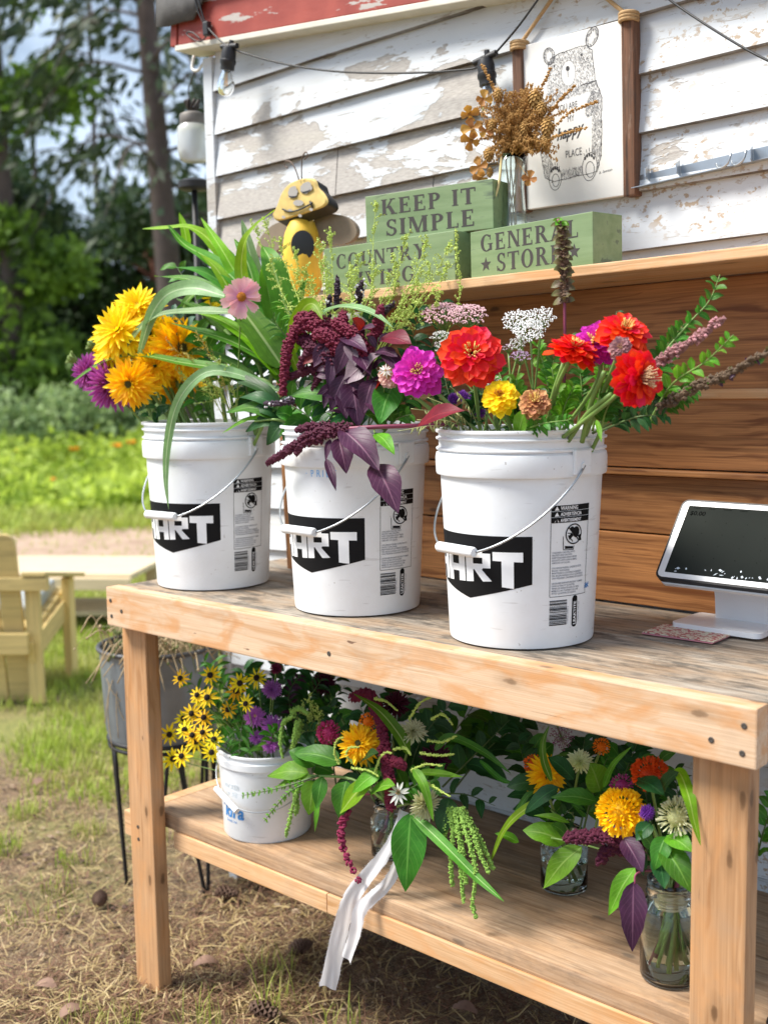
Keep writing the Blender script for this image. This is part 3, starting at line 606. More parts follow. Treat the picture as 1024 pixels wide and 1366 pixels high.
def make_bucket():
    r = thing('bucket', 'x', 'bucket', (0, 0, 0), 'large white buckets on the table top')
    m = MB()
    lathe(m, [(0, .004), (.118, .004), (.1215, 0), (.1275, .001), (.1285, .006), (.1425, .292), (.1425, .2925), (.1493, .293), (.1505, .296), (.1512, .322), (.1498, .330), (.1455, .333),
              (.1446, .334), (.1495, .3355), (.1502, .3375), (.1495, .3395), (.1450, .341), (.1455, .3525), (.1500, .354), (.1506, .3558), (.1500, .3575), (.1458, .359),
              (.1458, .3655), (.1506, .3662), (.1512, .3690), (.1506, .3718), (.1460, .3722), (.1425, .371), (.1395, .30), (.125, .010), (0, .010)], n=96)
    m.build('body', PLAST, r, sharp=35)
    for a in (radians(42), radians(222)):       # ears that carry the bail
        e = MB(); vs, fs = cbox_data(.038, .008, .042, .003); e.add(vs, fs, mw=M.Rotation(a, 4, 'Z') @ M.Translation((0, -.1518, .3175)))
        q = []; ax = V((sin(a), -cos(a), 0)); sd = V((cos(a), sin(a), 0)); c = ax*.1555+V((0, 0, .312))
        tube(e, [c, c+ax*.004], .0065, 14); e.build('ear', PLAST, r, smooth=False)
    ear = V((sin(radians(42)), -cos(radians(42)), 0)); mid = V((sin(radians(-48)), -cos(radians(-48)), 0))
    def bail(t):
        z = .312-.150*sin(t)**.9 if 0 < t < pi else .312
        return ear*cos(t)*.158 + mid*sin(t)*.152 + V((0, 0, z))
    w = MB(); tube(w, [ear*.150+V((0, 0, .312))]+[bail(pi*i/48) for i in range(49)]+[-ear*.150+V((0, 0, .312))], .0021, 8); w.build('bail', STEEL, r)
    g = MB(); pts = [bail(pi/2+u*.30/10) for u in range(-10, 11)]; c0 = (pts[0]+pts[-1])/2; d = (pts[-1]-pts[0]).normalized(); L = .098
    tube(g, [c0-d*L/2+mid*.004, c0-d*(L/2-.003)+mid*.004, c0+d*(L/2-.003)+mid*.004, c0+d*L/2+mid*.004], lambda t: .0092 if .01 < t < .99 else .0075, 16); g.build('grip', PLAST, r, sharp=50)
    # black badge with big white letters, round the left of the front
    A = -41; fl = Flat(); U = lambda deg: radians(deg)*.136
    top, bt, bm_ = .195, .113, .084
    fl.poly([(U(A-49), top), (U(A+49), top), (U(A+49), bt), (U(A), bm_), (U(A-49), bt)])
    f2 = Flat()
    def ltr(polys, x0, sx, yb0, yb1, w):
        for p in polys: f2.poly([(x0+x*sx, (yb0+(yb1-yb0)*x/w)+y*(.168-(yb0+(yb1-yb0)*x/w))) for x, y in p], 0, .0003)
    H_ = [rect(0, 0, .3, 1), rect(.3, .4, .62, .62), rect(.62, 0, .92, 1)]
    A_ = [rect(0, 0, .3, 1), rect(.3, .78, .66, 1), rect(.66, 0, .96, 1), rect(.3, .30, .66, .52)]
    R_ = [rect(0, 0, .3, 1), rect(.3, .78, .66, 1), rect(.66, .44, .94, .93), rect(.3, .40, .66, .58), [(.34, .40), (.62, .40), (.98, 0), (.66, 0)]]
    T_ = [rect(0, .74, 1, 1), rect(.30, 0, .70, .74)]
    ltr(H_, -.208, .05, .106, .110, .92); ltr(A_, -.158, .054, .110, .113, .96); ltr(R_, -.1035, .054, .113, .117, .98); ltr(T_, -.0485, .052, .110, .104, 1)
    f2.text('TM', -.004, .1035, .005, 0, .0003)
    b = MB(); fl.wrap(b, wallr); b.build('badge', INK, r); b = MB(); f2.wrap(b, wallr); b.build('badge_lettering', WHITEINK, r)
    # safety label, bar code and maker's oval on the right
    u0, u1 = U(21), U(55); L = Flat(); w_ = u1-u0
    for k, (s_, sz) in enumerate((('WARNING', .0090), ('ADVERTENCIA', .0082), ('AVERTISSEMENT', .0074))):
        z1 = .246-k*.0101; L.poly(rect(u0, z1-.0094, u1, z1), 0)
        L.poly([(u0+.006, z1-.0082), (u0+.0145, z1-.0082), (u0+.01025, z1-.0012)], 1, .0002)
        L.text(s_, u0+.017, z1-.0077, sz, 1, .0002, sx=.80, bold=.00018)
    for a, b2 in (((u0, .216), (u0, .090)), ((u1-.001, .216), (u1-.001, .090)), ((u0, .090), (u1, .090))): L.line(a, b2, .0009, 0)
    cx, cz = u0+.045, .196; L.ring(cx, cz, .0178, .0178, .0022, 0, .0003); L.line((cx-.0125, cz+.0125), (cx+.0125, cz-.0125), .0024, 0, .0003)
    L.disc(cx+.005, cz+.003, .0075, .0095, 0); L.disc(cx-.004, cz+.0085, .0045, .0045, 0); L.poly([(cx-.012, cz-.004), (cx-.004, cz+.003), (cx-.001, cz-.003), (cx-.009, cz-.010)], 0)
    L.poly([(cx+.009, cz-.004), (cx+.016, cz-.001), (cx+.018, cz-.012), (cx+.014, cz-.013)], 0); L.line((cx-.012, cz-.002), (cx-.002, cz-.013), .0018, 0); L.line((cx-.0135, cz+.002), (cx-.0035, cz+.001), .0015, 0)
    for a, b2 in (((cx-.022, cz-.003), (cx-.021, cz-.026)), ((cx-.021, cz-.026), (cx+.0, cz-.027)), ((cx+.0, cz-.027), (cx+.001, cz-.02))): L.line(a, b2, .0012, 0)
    L.poly([(cx-.018, cz-.0245), (cx-.001, cz-.0255), (cx-.001, cz-.021), (cx-.018, cz-.0195)], 0)
    lines = ('CHILDREN CAN FALL INTO', 'BUCKET AND DROWN.', 'KEEP CHILDREN AWAY FROM', 'BUCKETS WITH EVEN A SMALL', 'AMOUNT OF LIQUID.', '', 'LOS NINOS PUEDEN CAERSE EN ESTE', 'BALDE Y AHOGARSE.', 'MANTENGA A LOS NINOS ALEJADOS', 'DEL BALDE AUNQUE SOLO CONTENGA', 'UNA PEQUENA CANTIDAD DE LIQUIDO.', '', 'LES JEUNES ENFANTS PEUVENT TOMBER', 'DANS LE SEAU ET SE NOYER.', 'TENIR LES ENFANTS LOIN DU SEAU', 'MEME S IL NE CONTIENT QU UNE', 'PETITE QUANTITE DE LIQUIDE.')
    for k, s_ in enumerate(lines):
        if s_: L.text(s_, u0+.003, .1645-k*.0044, .0042, 2, sx=.88, bold=.00008)
    z = .0835
    while z > .040:
        t = rnd.choice((.0006, .0009, .0014, .002)); L.poly(rect(u0, z-t, u0+.035, z), 0); z -= t+rnd.choice((.0006, .0009, .0014))
    L.text('7 50425 03005 6', u0+.0385, .041, .0045, 2, rot=pi/2)
    ox, oz0, oz1, orad = u0+.053, .040, .083, .0062
    L.poly([(ox+orad*cos(a), (oz1 if sin(a) > 0 else oz0)+orad*sin(a)) for a in [2*pi*i/24 for i in range(24)]], 0)
    L.text('LEAKTITE', ox+.0031, oz0-.002, .0085, 1, .0002, rot=pi/2, sx=1.12, bold=.0002)
    L.text('MADE IN THE USA', ox+.0112, oz0+.003, .0042, 2, rot=pi/2)
    b = MB(); L.wrap(b, wallr); b.build('safety_label', [INK, WHITEINK, GREYINK], r)
    return r
def copy_thing(o):
    r = o.copy(); COL.objects.link(r)
    for c in list(o.children):
        d = c.copy(); COL.objects.link(d); d.parent = r; d.matrix_parent_inverse = c.matrix_parent_inverse.copy()
    return r
BK = [V((.1424, .1988, T)), V((.6034, .2006, T)), V((1.0279, .1840, T))]
b0 = make_bucket()
labs = ('large white bucket nearest the left end of the bench, holding sunflowers and long leaves', 'large white middle bucket with faint blue handwriting under a drooping purple leaf', 'large white bucket nearest the tablet, holding the red zinnias')
BUCKETS = []
for i, P in enumerate(BK):
    o = b0 if i == 0 else copy_thing(b0); d = CAMP-P; o.location = P+V((0, 0, .001)); o.rotation_euler.z = atan2(d.y, d.x)+pi/2+radians((0, -1, 0)[i]); o['label'] = labs[i]; BUCKETS.append(o)
    ABS[o.name] = V((0, 0, 0))
def on_bucket(i, name, fl, mats):
    m = MB(); fl.wrap(m, wallr); me = m.mesh(name, mats); o = bpy.data.objects.new(name, me); COL.objects.link(o); o.parent = BUCKETS[i]; return o
h = Flat(); x = -.098
for s_ in '\u00b7PRIDE':                       # shaky marker capitals
    h.text(s_, x, .276+rnd.uniform(-.002, .002), .019, rot=rnd.uniform(-.1, .1), sx=.8); x += .0125 if s_ != 'I' else .008
on_bucket(1, 'handwriting', h, MARKER)
h = Flat()
for k in range(5): h.line((.128+.002*k, .098), (.131+.0025*k, .108-.002*(k % 2)), .0012)
h.line((.127, .102), (.141, .104), .0012); h.line((.128, .106), (.142, .099), .0012); on_bucket(2, 'ink_mark', h, BLUEINK)

# small bucket on the lower shelf
def small_bucket():
    P = V((.322, .186, .4305)); r = thing('small_bucket', 'small white bucket with blue print on the lower shelf, full of black-eyed susans', 'bucket', P); Z = P
    m = MB(); R = .103; Hh = .195
    lathe(m, [(0, .003), (R*.90, .003), (R*.93, 0), (R*.95, .004), (R*1.02, .162), (R*1.06, .164), (R*1.065, .179), (R*1.03, .181), (R*1.03, .190), (R*1.06, .191), (R*1.06, .195), (R*1.0, .195), (R*.92, .008), (0, .008)], Z, 72)
    m.build('body', PLAST, r, sharp=35)
    d = CAMP-P; a0 = atan2(d.y, d.x)+pi/2; rad = lambda z: R*(.95+.07*z/.155)
    fl = Flat()
    def wr(fl, name, mats):
        m = MB()
        for i, (vs, fs, mi, l) in enumerate(fl.p):
            vs, fs = cutx(vs, fs, .01); m.add([P+V(((rad(v.y)+.0004+l+.00004*(i % 7))*sin(a0+v.x/R), -(rad(v.y)+.0004+l+.00004*(i % 7))*cos(a0+v.x/R), v.y)) for v in vs], fs, m=mi)
        m.build(name, mats, r)
    fl.text('PACKER', -.112, .118, .016, 1, bold=.0003, sx=.85); fl.text('OF THE', -.108, .101, .014, 1, shear=.3, sx=.8)
    fl.text('kfra', -.118, .052, .042, 0, bold=.0012, shear=.2, sx=.95); fl.text('jubra', -.122, .078, .018, 0, bold=.0006, shear=.3); fl.text('foods inc', -.112, .040, .010, 0, shear=.2)
    wr(fl, 'print', [BLUEINK, FAINT])
    aa = a0-radians(100); e = V((sin(aa), -cos(aa), 0)); f = V((sin(aa+pi/2), -cos(aa+pi/2), 0)); w = MB(); gp = MB()
    bl = lambda t: P+e*cos(t)*R*1.08+f*sin(t)*R*1.18+V((0, 0, .150-.070*sin(t)))
    tube(w, [bl(pi*i/40) for i in range(41)], .0014, 6); w.build('bail', STEEL, r)
    c = bl(.85); dd = (bl(1.05)-bl(.65)).normalized(); tube(gp, [c-dd*.042, c-dd*.04, c+dd*.04, c+dd*.042], .0068, 14); gp.build('grip', PLAST, r, sharp=50)
small_bucket()

# ------------------------------------------------------------------ carved serif letters for the box signs
def serif(ch):
    t, h, s, e = .20, .085, .06, .07
    def stem(x, y0=0, y1=1, w=t, b=True, tp=True):
        o = [rect(x, y0, x+w, y1)]
        if b: o.append(rect(x-e, y0, x+w+e, y0+s))
        if tp: o.append(rect(x-e, y1-s, x+w+e, y1))
        return o
    def ring(cx, cy, rx, ry, a0, a1, tk, th, n=20):
        o = []
        for i in range(n):
            q = []
            for a in (a0+(a1-a0)*i/n, a0+(a1-a0)*(i+1)/n): q.append(((cx+rx*cos(a), cy+ry*sin(a)), (cx+(rx-tk)*cos(a), cy+(ry-th)*sin(a))))
            o.append([q[0][0], q[1][0], q[1][1], q[0][1]])
        return o
    d = lambda a, b, w: [[a, (a[0]+w, a[1]), (b[0]+w, b[1]), b]]
    P = pi
    if ch == 'I': return stem(.08), .42
    if ch == 'E': return stem(.08)+[rect(.28, 1-h, .62, 1), rect(.56, .76, .62, 1-h), rect(.28, .47, .50, .47+h), rect(.44, .38, .50, .64), rect(.28, 0, .66, h), rect(.60, h, .66, .26)], .76
    if ch == 'L': return stem(.08)+[rect(.28, 0, .64, h), rect(.58, h, .64, .28)], .72
    if ch == 'T': return stem(.29, 0, 1, b=True, tp=False)+[rect(0, 1-h, .78, 1), rect(0, .74, .06, 1-h), rect(.72, .74, .78, 1-h)], .84
    if ch == 'P': return stem(.08)+ring(.34, .735, .32, .265, -P/2, P/2, .19, h)+[rect(.28, 1-h, .34, 1), rect(.28, .47, .34, .47+h)], .74
    if ch == 'R': return stem(.08)+ring(.34, .745, .30, .255, -P/2, P/2, .18, h)+[rect(.28, 1-h, .34, 1), rect(.28, .49, .36, .49+h)]+d((.62, 0), (.32, .5), .21)+[rect(.6, 0, .9, s)], .90
    if ch == 'K': return stem(.08)+d((.28, .42), (.60, 1), .10)+d((.62, 0), (.34, .56), .22)+[rect(.5, 1-s, .82, 1), rect(.56, 0, .92, s)], .94
    if ch == 'M': return stem(.08, w=.09)+stem(.80)+d((.44, 0), (.10, 1), .2)+d((.46, 0), (.80, 1), .09), 1.16
    if ch == 'N': return stem(.08, w=.09)+stem(.66, w=.09)+d((.60, 0), (.08, 1), .2), .88
    if ch == 'V': return d((.33, 0), (.04, 1), .22)+d((.38, 0), (.66, 1), .10)+[rect(-.02, 1-s, .34, 1), rect(.58, 1-s, .86, 1)], .88
    if ch == 'Y': return stem(.32, 0, .48, tp=False)+d((.34, .44), (.04, 1), .22)+d((.42, .46), (.66, 1), .10)+[rect(-.02, 1-s, .34, 1), rect(.58, 1-s, .86, 1)], .88
    if ch == 'U': return stem(.08, .30, 1, b=False)+stem(.64, .30, 1, w=.09, b=False)+ring(.405, .30, .325, .31, P, 2*P, .15, .1), .88
    if ch == 'O': return ring(.42, .5, .40, .52, 0, 2*P, .20, .07, 32), .90
    if ch == 'C': return ring(.42, .5, .40, .52, .26*P, 1.74*P, .20, .07, 28)+[rect(.64, .66, .70, .96), rect(.64, .04, .70, .26)], .82
    if ch == 'G': return ring(.42, .5, .40, .52, .26*P, 1.72*P, .20, .07, 28)+[rect(.64, .66, .70, .96), rect(.60, .04, .78, .44), rect(.50, .40, .84, .40+s)], .92
    if ch == 'S': return ring(.32, .745, .28, .275, .12*P, 1.5*P, .15, .08, 18)+ring(.30, .255, .30, .275, -.88*P, .5*P, .16, .08, 18)+[rect(.50, .70, .56, .98), rect(.02, .02, .08, .30)]+[[(.14, .55), (.28, .60), (.46, .45), (.32, .40)]], .68
    if ch == 'A': return d((.04, 0), (.34, 1), .10)+d((.60, 0), (.34, 1), .22)+[rect(.18, .28, .64, .28+h), rect(-.04, 0, .24, s), rect(.52, 0, .92, s)], .94
    return [], .42
def serif_line(fl, s, x0, x1, y, h):
    W_ = sum(serif(c)[1] for c in s)+.07*(len(s)-1); k = (x1-x0)/W_; x = x0
    for c in s:
        ps, w = serif(c)
        for p in ps: fl.poly([(x+u*k, y+v*h) for u, v in p])
        x += (w+.07)*k
def signm():
    t = NT('sage green painted wood'); v = t.coord('Object', rand=1); mp = t.n('ShaderNodeMapping'); mp.inputs['Scale'].default_value = (5, 40, 40); t.l(v, mp.inputs[0])
    k = t.noise(mp.outputs[0], 1, 5, .6); c = t.mix(t.ramp(k, [(.3, 0), (.7, 1)]), (.13, .20, .085), (.22, .30, .15)); c = t.mix(t.ramp(k, [(.60, 0), (.66, .7)]), c, (.06, .085, .06))
    t.col(c); t.set(Roughness=.55); t.bump(k, .2, .001); return t.m
SAGE = signm(); LET = plain('dark carved letters', (.040, .034, .032), .7)
def box_sign(label, c, size, rz, rows, stars=None):
    r = thing('box_sign', label, 'sign', c, 'green box signs on the upper shelf'); w, d, h = size
    mw = M.Translation(V(c)) @ M.Rotation(rz, 4, 'Z') @ M.Rotation(-K2, 4, 'Y')
    m = MB(); vs, fs = cbox_data(w, d, h, .0015); link('box', m.add(vs, fs).mesh('box', SAGE, smooth=False), r, mw=mw @ M.Translation((0, 0, h/2)))
    fl = Flat(.00003)
    for s, x0, x1, y, hh in rows: serif_line(fl, s, (x0-.5)*w, (x1-.5)*w, y*h, hh*h)
    for (cx, cy, R) in stars or []: fl.poly([((cx-.5)*w+R*h*(1 if k % 2 == 0 else .42)*sin(pi*k/5), cy*h+R*h*(1 if k % 2 == 0 else .42)*cos(pi*k/5)) for k in range(10)])
    b = MB(); fl.flat(b, M(((1, 0, 0, 0), (0, 0, -1, -d/2-.0002), (0, 1, 0, 0), (0, 0, 0, 1)))); me = b.mesh('lettering', LET, smooth=False); link('lettering', me, r, mw=mw)
def signplace(pl, pr, yl, yr, d, dz=0):
    A, B = at(*pl, yl), at(*pr, yr); w = (V((B.x, B.y))-V((A.x, A.y))).length; rz = atan2(B.y-A.y, B.x-A.x); c = (A+B)/2; c = V((c.x-sin(rz)*d/2, c.y+cos(rz)*d/2, 0)); c.z = zs(c.x)+.0005+dz; return c, w, rz
c, w, rz = signplace((628, 335), (791, 312), .352, .318, .085)
box_sign('sage green box sign with GENERAL STORE and two stars, below the hanging bear board', c, (w, .085, .094), rz, [('GENERAL', .09, .90, .56, .34), ('STORE', .23, .77, .12, .36)], [(.135, .29, .155), (.86, .30, .155)])
c, w, rz = signplace((433, 350), (607, 336), .335, .345, .07)
box_sign('sage green box sign with COUNTRY LIVING half hidden by wispy green sprays', c, (w, .07, .102), rz, [('COUNTRY', .10, .80, .54, .30), ('LIVING', .18, .72, .12, .30)])
c, w, rz = signplace((488, 276), (658, 270), .345, .395, .07, .1030)
box_sign('sage green box sign with KEEP IT SIMPLE resting on top of the COUNTRY LIVING sign', c, (w, .07, .097), rz, [('KEEP IT', .13, .88, .55, .33), ('SIMPLE', .165, .87, .10, .34)])

# ------------------------------------------------------------------ hanging bear board
JUTE = plain('jute rope', (.42, .27, .13), .9, 0, .4, 300, .5); BARN = wood('barn wood', (.19, .085, .045), (.04, .018, .010), knots=False, rough=.9, gs=2.2, weather=.35, grey=(.16, .10, .07))
bw, bh = .236, .334
bc = V((.884, .574, 1.957)); bmw = M.Translation(bc) @ M.Rotation(-.012, 4, 'Y') @ M.Rotation(.02, 4, 'X')
bear = thing('hanging_sign', 'white hanging board with a bear drawing between two dark barn wood strips', 'sign', bc)
vs, fs = cbox_data(bw, .016, bh, .001); link('panel', MB().add(vs, fs).mesh('panel', plain('white board', (.72, .71, .68), .6, 0, .04), smooth=False), bear, mw=bmw)
for sx, w in ((-1, .024), (1, .026)):
    vs, fs = cbox_data(bh+.008, .030, w, .003); link('side_strip', MB().add(vs, fs).mesh('side_strip', BARN, smooth=False), bear, mw=bmw @ M.Translation((sx*(bw/2+w/2+.0005), 0, 0)) @ M.Rotation(pi/2, 4, 'Y'))
def bp(x, y):                                  # print layout -> board u, v
    u = (x-425)/468; tp = 22-32*u; bt = 862-68*u; return ((u-.5)*bw, ((bt-y)/(bt-tp)-.5)*bh)
fl = Flat(.00002); rb = random.Random(3)
def inpoly(x, y, P):
    c = False; j = len(P)-1
    for i in range(len(P)):
        if (P[i][1] > y) != (P[j][1] > y) and x < (P[j][0]-P[i][0])*(y-P[i][1])/(P[j][1]-P[i][1])+P[i][0]: c = not c
        j = i
    return c
ell = lambda cx, cy, rx, ry, rot=0, n=20: [(cx+rx*cos(2*pi*i/n)*cos(rot)-ry*sin(2*pi*i/n)*sin(rot), cy+rx*cos(2*pi*i/n)*sin(rot)+ry*sin(2*pi*i/n)*cos(rot)) for i in range(n)]
head = [(545, 150), (560, 110), (600, 95), (680, 80), (730, 75), (755, 105), (768, 250), (700, 262), (610, 285), (545, 300), (535, 220)]
body = [(535, 280), (610, 285), (700, 262), (772, 250), (795, 330), (790, 600), (770, 680), (560, 722), (520, 700), (498, 560), (505, 420)]
tummy = [(575, 330), (740, 295), (752, 380), (745, 620), (700, 650), (560, 672), (545, 520), (560, 400)]; muzz = ell(643, 195, 34, 62)
ears = [ell(552, 98, 27, 42, -.1), ell(756, 42, 27, 46, .35)]; earin = [ell(552, 100, 14, 26), ell(756, 45, 13, 28, .35)]; feet = [ell(570, 705, 30, 60, .05), ell(735, 655, 34, 68, .1)]; soles = [ell(572, 715, 17, 32), ell(737, 668, 20, 38)]; arm = ell(755, 350, 26, 72, .35)
for reg, holes, n in ((head, [muzz], 1300), (body, [tummy]+feet+[arm], 2300), (ears[0], [earin[0]], 200), (ears[1], [earin[1]], 200), (arm, [], 420)):
    x0, x1 = min(p[0] for p in reg), max(p[0] for p in reg); y0, y1 = min(p[1] for p in reg), max(p[1] for p in reg); k = 0
    for _ in range(n*6):
        if k >= n: break
        x, y = rb.uniform(x0, x1), rb.uniform(y0, y1)
        if not inpoly(x, y, reg) or any(inpoly(x, y, h_) for h_ in holes): continue
        k += 1; a = pi/2+rb.gauss(0, .45); L = rb.uniform(6, 13); fl.line(bp(x-L*cos(a)/2, y-L*sin(a)/2), bp(x+L*cos(a)/2, y+L*sin(a)/2), .00035, 1)
for pl in ears+feet+soles:
    for a, b_ in zip(pl, pl[1:]+pl[:1]): fl.line(bp(*a), bp(*b_), .0011)
for cx, cy, sc in ((570, 690, 1), (735, 640, 1.15)):
    for k in range(5): a = -pi/2+(k-2)*.42; fl.poly([bp(*p) for p in ell(cx+24*sc*cos(a), cy+42*sc*sin(a)+6, 5, 9, n=8)]); fl.line(bp(cx+26*sc*cos(a), cy+50*sc*sin(a)), bp(cx+30*sc*cos(a), cy+66*sc*sin(a)), .0012)
fl.poly([bp(*p) for p in ell(640, 172, 9, 12)]); fl.line(bp(640, 182), bp(641, 214), .001)
for x, y in ((576, 150), (706, 118)): fl.poly([bp(*p) for p in ell(x, y, 4, 6, n=8)])
for pl in (head[:8], body[2:]):
    for a, b_ in zip(pl, pl[1:]):
        for k in range(5): fl.line(bp(a[0]+(b_[0]-a[0])*k/5+rb.uniform(-3, 3), a[1]+(b_[1]-a[1])*k/5+rb.uniform(-3, 3)), bp(a[0]+(b_[0]-a[0])*(k+1.2)/5+rb.uniform(-3, 3), a[1]+(b_[1]-a[1])*(k+1.2)/5+rb.uniform(-3, 3)), .0009, 0)
for a, b_ in zip(muzz, muzz[1:]+muzz[:1]): fl.line(bp(*a), bp(*b_), .0006, 1)
for s_, x, y, sz in (('YOU ARE', 585, 378, .018), ('MY', 634, 432, .018), ('PLACE', 622, 608, .021)):
    u, v = bp(x, y); fl.text(s_, u, v, sz, 1, sx=.66, rot=.04)
u, v = bp(580, 520); fl.text('happy', u, v, .033, 0, shear=.45, bold=.0007, rot=.12, sx=.80)
u, v = bp(778, 692); fl.text('b. lawson', u, v, .008, 1, shear=.4, rot=.08)
b = MB(); fl.flat(b, M(((1, 0, 0, 0), (0, 0, -1, -.0083), (0, 1, 0, 0), (0, 0, 0, 1)))); link('print', b.mesh('print', [plain('soft black ink', (.03, .03, .035), .7), plain('grey ink', (.10, .10, .11), .7)], smooth=False), bear, mw=bmw)
nail = at(766, -45, .585); rp = MB()
for sx in (-1, 1):
    e = bmw @ V((sx*(bw/2+.012), -.004, bh/2+.004)); tube(rp, catmull([nail, nail.lerp(e, .5)+V((0, -.004, -.004)), e], 14), .0042, 7)
    for k in range(3): c = e+V((0, 0, .004-k*.006)); tube(rp, [c+V((.0165*cos(a), .0185*sin(a), 0)) for a in [2*pi*i/14 for i in range(15)]], .0042, 6)
rp.build('rope', JUTE, bear)

# ------------------------------------------------------------------ hook rail on the wall
hr = thing('hook_rail', 'galvanised metal hook rail screwed to the siding right of the bear board', 'hook rail', at(930, 225, .58))
a, b_ = at(848, 243, .582), at(1060, 195, .582); d = (b_-a).normalized(); up = V((-d.z, 0, d.x)); m = MB()
m.add([a-up*.012, b_-up*.012, b_+up*.012, a+up*.012], [(0, 1, 2, 3)]); m.add([a-up*.012+V((0, -.02, 0)), b_-up*.012+V((0, -.02, 0)), b_-up*.012, a-up*.012], [(0, 1, 2, 3)])
pl = m.build('plate', STEEL, hr, smooth=False); pl.modifiers.new('thick', 'SOLIDIFY').thickness = .0016
for px, py in ((865, 232), (906, 226), (1003, 208), (1040, 202)):
    c = at(px, py, .58); m = MB(); f = V((.35, -1, 0)).normalized()
    m.add([c+up*.018, c-up*.014, c-up*.012+f*.046, c+up*.004+f*.046], [(0, 1, 2, 3)]); o = m.build('fin', STEEL, hr, smooth=False); o.modifiers.new('thick', 'SOLIDIFY').thickness = .0018
for px, py in ((955, 218), (975, 214)):
    c = at(px, py, .575); m = MB(); tube(m, catmull([c, c+V((.012, -.012, -.012)), c+V((.03, -.016, -.006)), c+V((.036, -.014, .012))], 10), .0022, 6); m.build('hook', STEEL, hr)

# ------------------------------------------------------------------ string lights
GLASS = glassm('clear glass'); FIL = plain('amber filament', (.75, .38, .08), .4)
sl = thing('string_light', 'black outdoor string light cord with clear bulbs slung along the shed wall', 'string light', at(470, 95, .5))
def cord(pts, n=50, r=.0024):
    m = MB(); tube(m, catmull([at(*p) for p in pts], n), r, 6); m.build('cord', BLACK, sl)
cord([(262, -14, .508), (268, 12, .512), (276, 34, .515), (292, 52, .512), (303, 60, .512), (325, 70, .515), (380, 85, .525), (450, 95, .535), (540, 97, .54), (615, 93, .545), (640, 88, .545), (655, 76, .545), (690, 36, .54), (722, -8, .53)], 90)
cord([(258, -12, .508), (264, 14, .512), (274, 36, .515), (276, 46, .52), (266, 55, .522), (252, 48, .522), (249, 43, .522), (257, 43, .522), (268, 52, .522)], 40, .002)
cord([(870, -18, .50), (905, 8, .50), (950, 38, .49), (1000, 68, .48), (1060, 98, .47)], 30)
cl = MB(); c = at(276, 38, .518); boxb(cl, c, (.02, .016, .036), ch=.004); cl.build('clip', BLACK, sl, smooth=False)
def bulb(px, py, y, ang, s=1):
    c = at(px, py, y); mw = M.Translation(c) @ M.Rotation(ang, 4, 'Y'); m = MB()
    lathe(m, [(0, .006), (.008, .006), (.010, .002), (.016, -.002), (.0185, -.014), (.0185, -.030), (.0205, -.032), (.0205, -.040), (.018, -.044), (.018, -.056), (.014, -.057), (0, -.057)], n=20, mw=mw)
    tube(m, [mw @ V((-.030, 0, 0)), mw @ V((.030, 0, .003))], .007, 10); tube(m, [mw @ V((.006, 0, .004)), mw @ V((.006, 0, .016))], .006, 8); sk_ = m.build('socket', BLACK, sl, sharp=40)
    g = MB(); lathe(g, [(.0125, -.054), (.0135, -.062), (.019, -.076), (.0225, -.090), (.0215, -.104), (.015, -.116), (.006, -.1205), (0, -.121)], n=24, mw=mw); o = g.build('bulb', GLASS, sl)
    f = MB()
    for k in range(4): w = k*pi/2; tube(f, [mw @ V((.003*cos(w), .003*sin(w), -.058)), mw @ V((.006*cos(w+.5), .006*sin(w+.5), -.095))], .0012, 5)
    f.build('filament', FIL, sl)
bulb(306, 62, .512, .20); bulb(647, 78, .545, -.12)

# ------------------------------------------------------------------ jar lamp and black post by the shed corner
jc = CAMP + ray(257, 150)*3.28
jl = thing('jar_lantern', 'hanging clear jar lantern with a dull zinc lid beside the shed corner', 'lantern', jc)
m = MB(); lathe(m, [(0, -.135), (.030, -.135), (.040, -.128), (.046, -.105), (.0465, -.060), (.044, -.040), (.034, -.030), (.033, -.016)], jc, 32); m.build('jar', plain('frosted jar glass', (.72, .74, .72), .25, 0, .1, 12, Transmission_Weight=.45), jl)
m = MB(); lathe(m, [(.036, -.036), (.0375, -.034), (.0375, -.008), (.035, -.004), (.020, .002), (.010, .004), (0, .004)], jc, 32); m.build('lid', plain('dull zinc', (.17, .155, .14), .6, .4), jl, sharp=40)
m = MB()
for k in range(7): a = k*.9; tube(m, catmull([jc, jc+V((.014*cos(a), .014*sin(a), .014)), jc+V((.02*cos(a+.6), .02*sin(a+.6), .034))], 6), .005, 5)
tube(m, catmull([jc+V((0, 0, .01)), jc+V((-.004, -.01, .06)), V((-.372, .61, 2.29))], 14), .0016, 5); m.build('hanger', plain('dark hanger', (.06, .05, .045), .6, .5), jl)
m = MB(); blob(m, jc+V((0, 0, -.126)), .008, 1); m.build('fairy_light', BLACK, jl)
pp = CAMP + ray(259, 246)*3.45; lp = thing('lamp_post', 'slim black garden lamp post with a flat round cap, left of the shed corner', 'lamp post', (pp.x, pp.y, 0))
m = MB(); tube(m, [(pp.x, pp.y, -.02), (pp.x, pp.y, pp.z-.01)], .0085, 10); m.build('pole', BLACKM, lp)
m = MB(); lathe(m, [(0, -.018), (.040, -.016), (.047, -.010), (.047, .008), (.030, .016), (0, .020)], pp, 28); m.build('cap', BLACKM, lp, sharp=40)

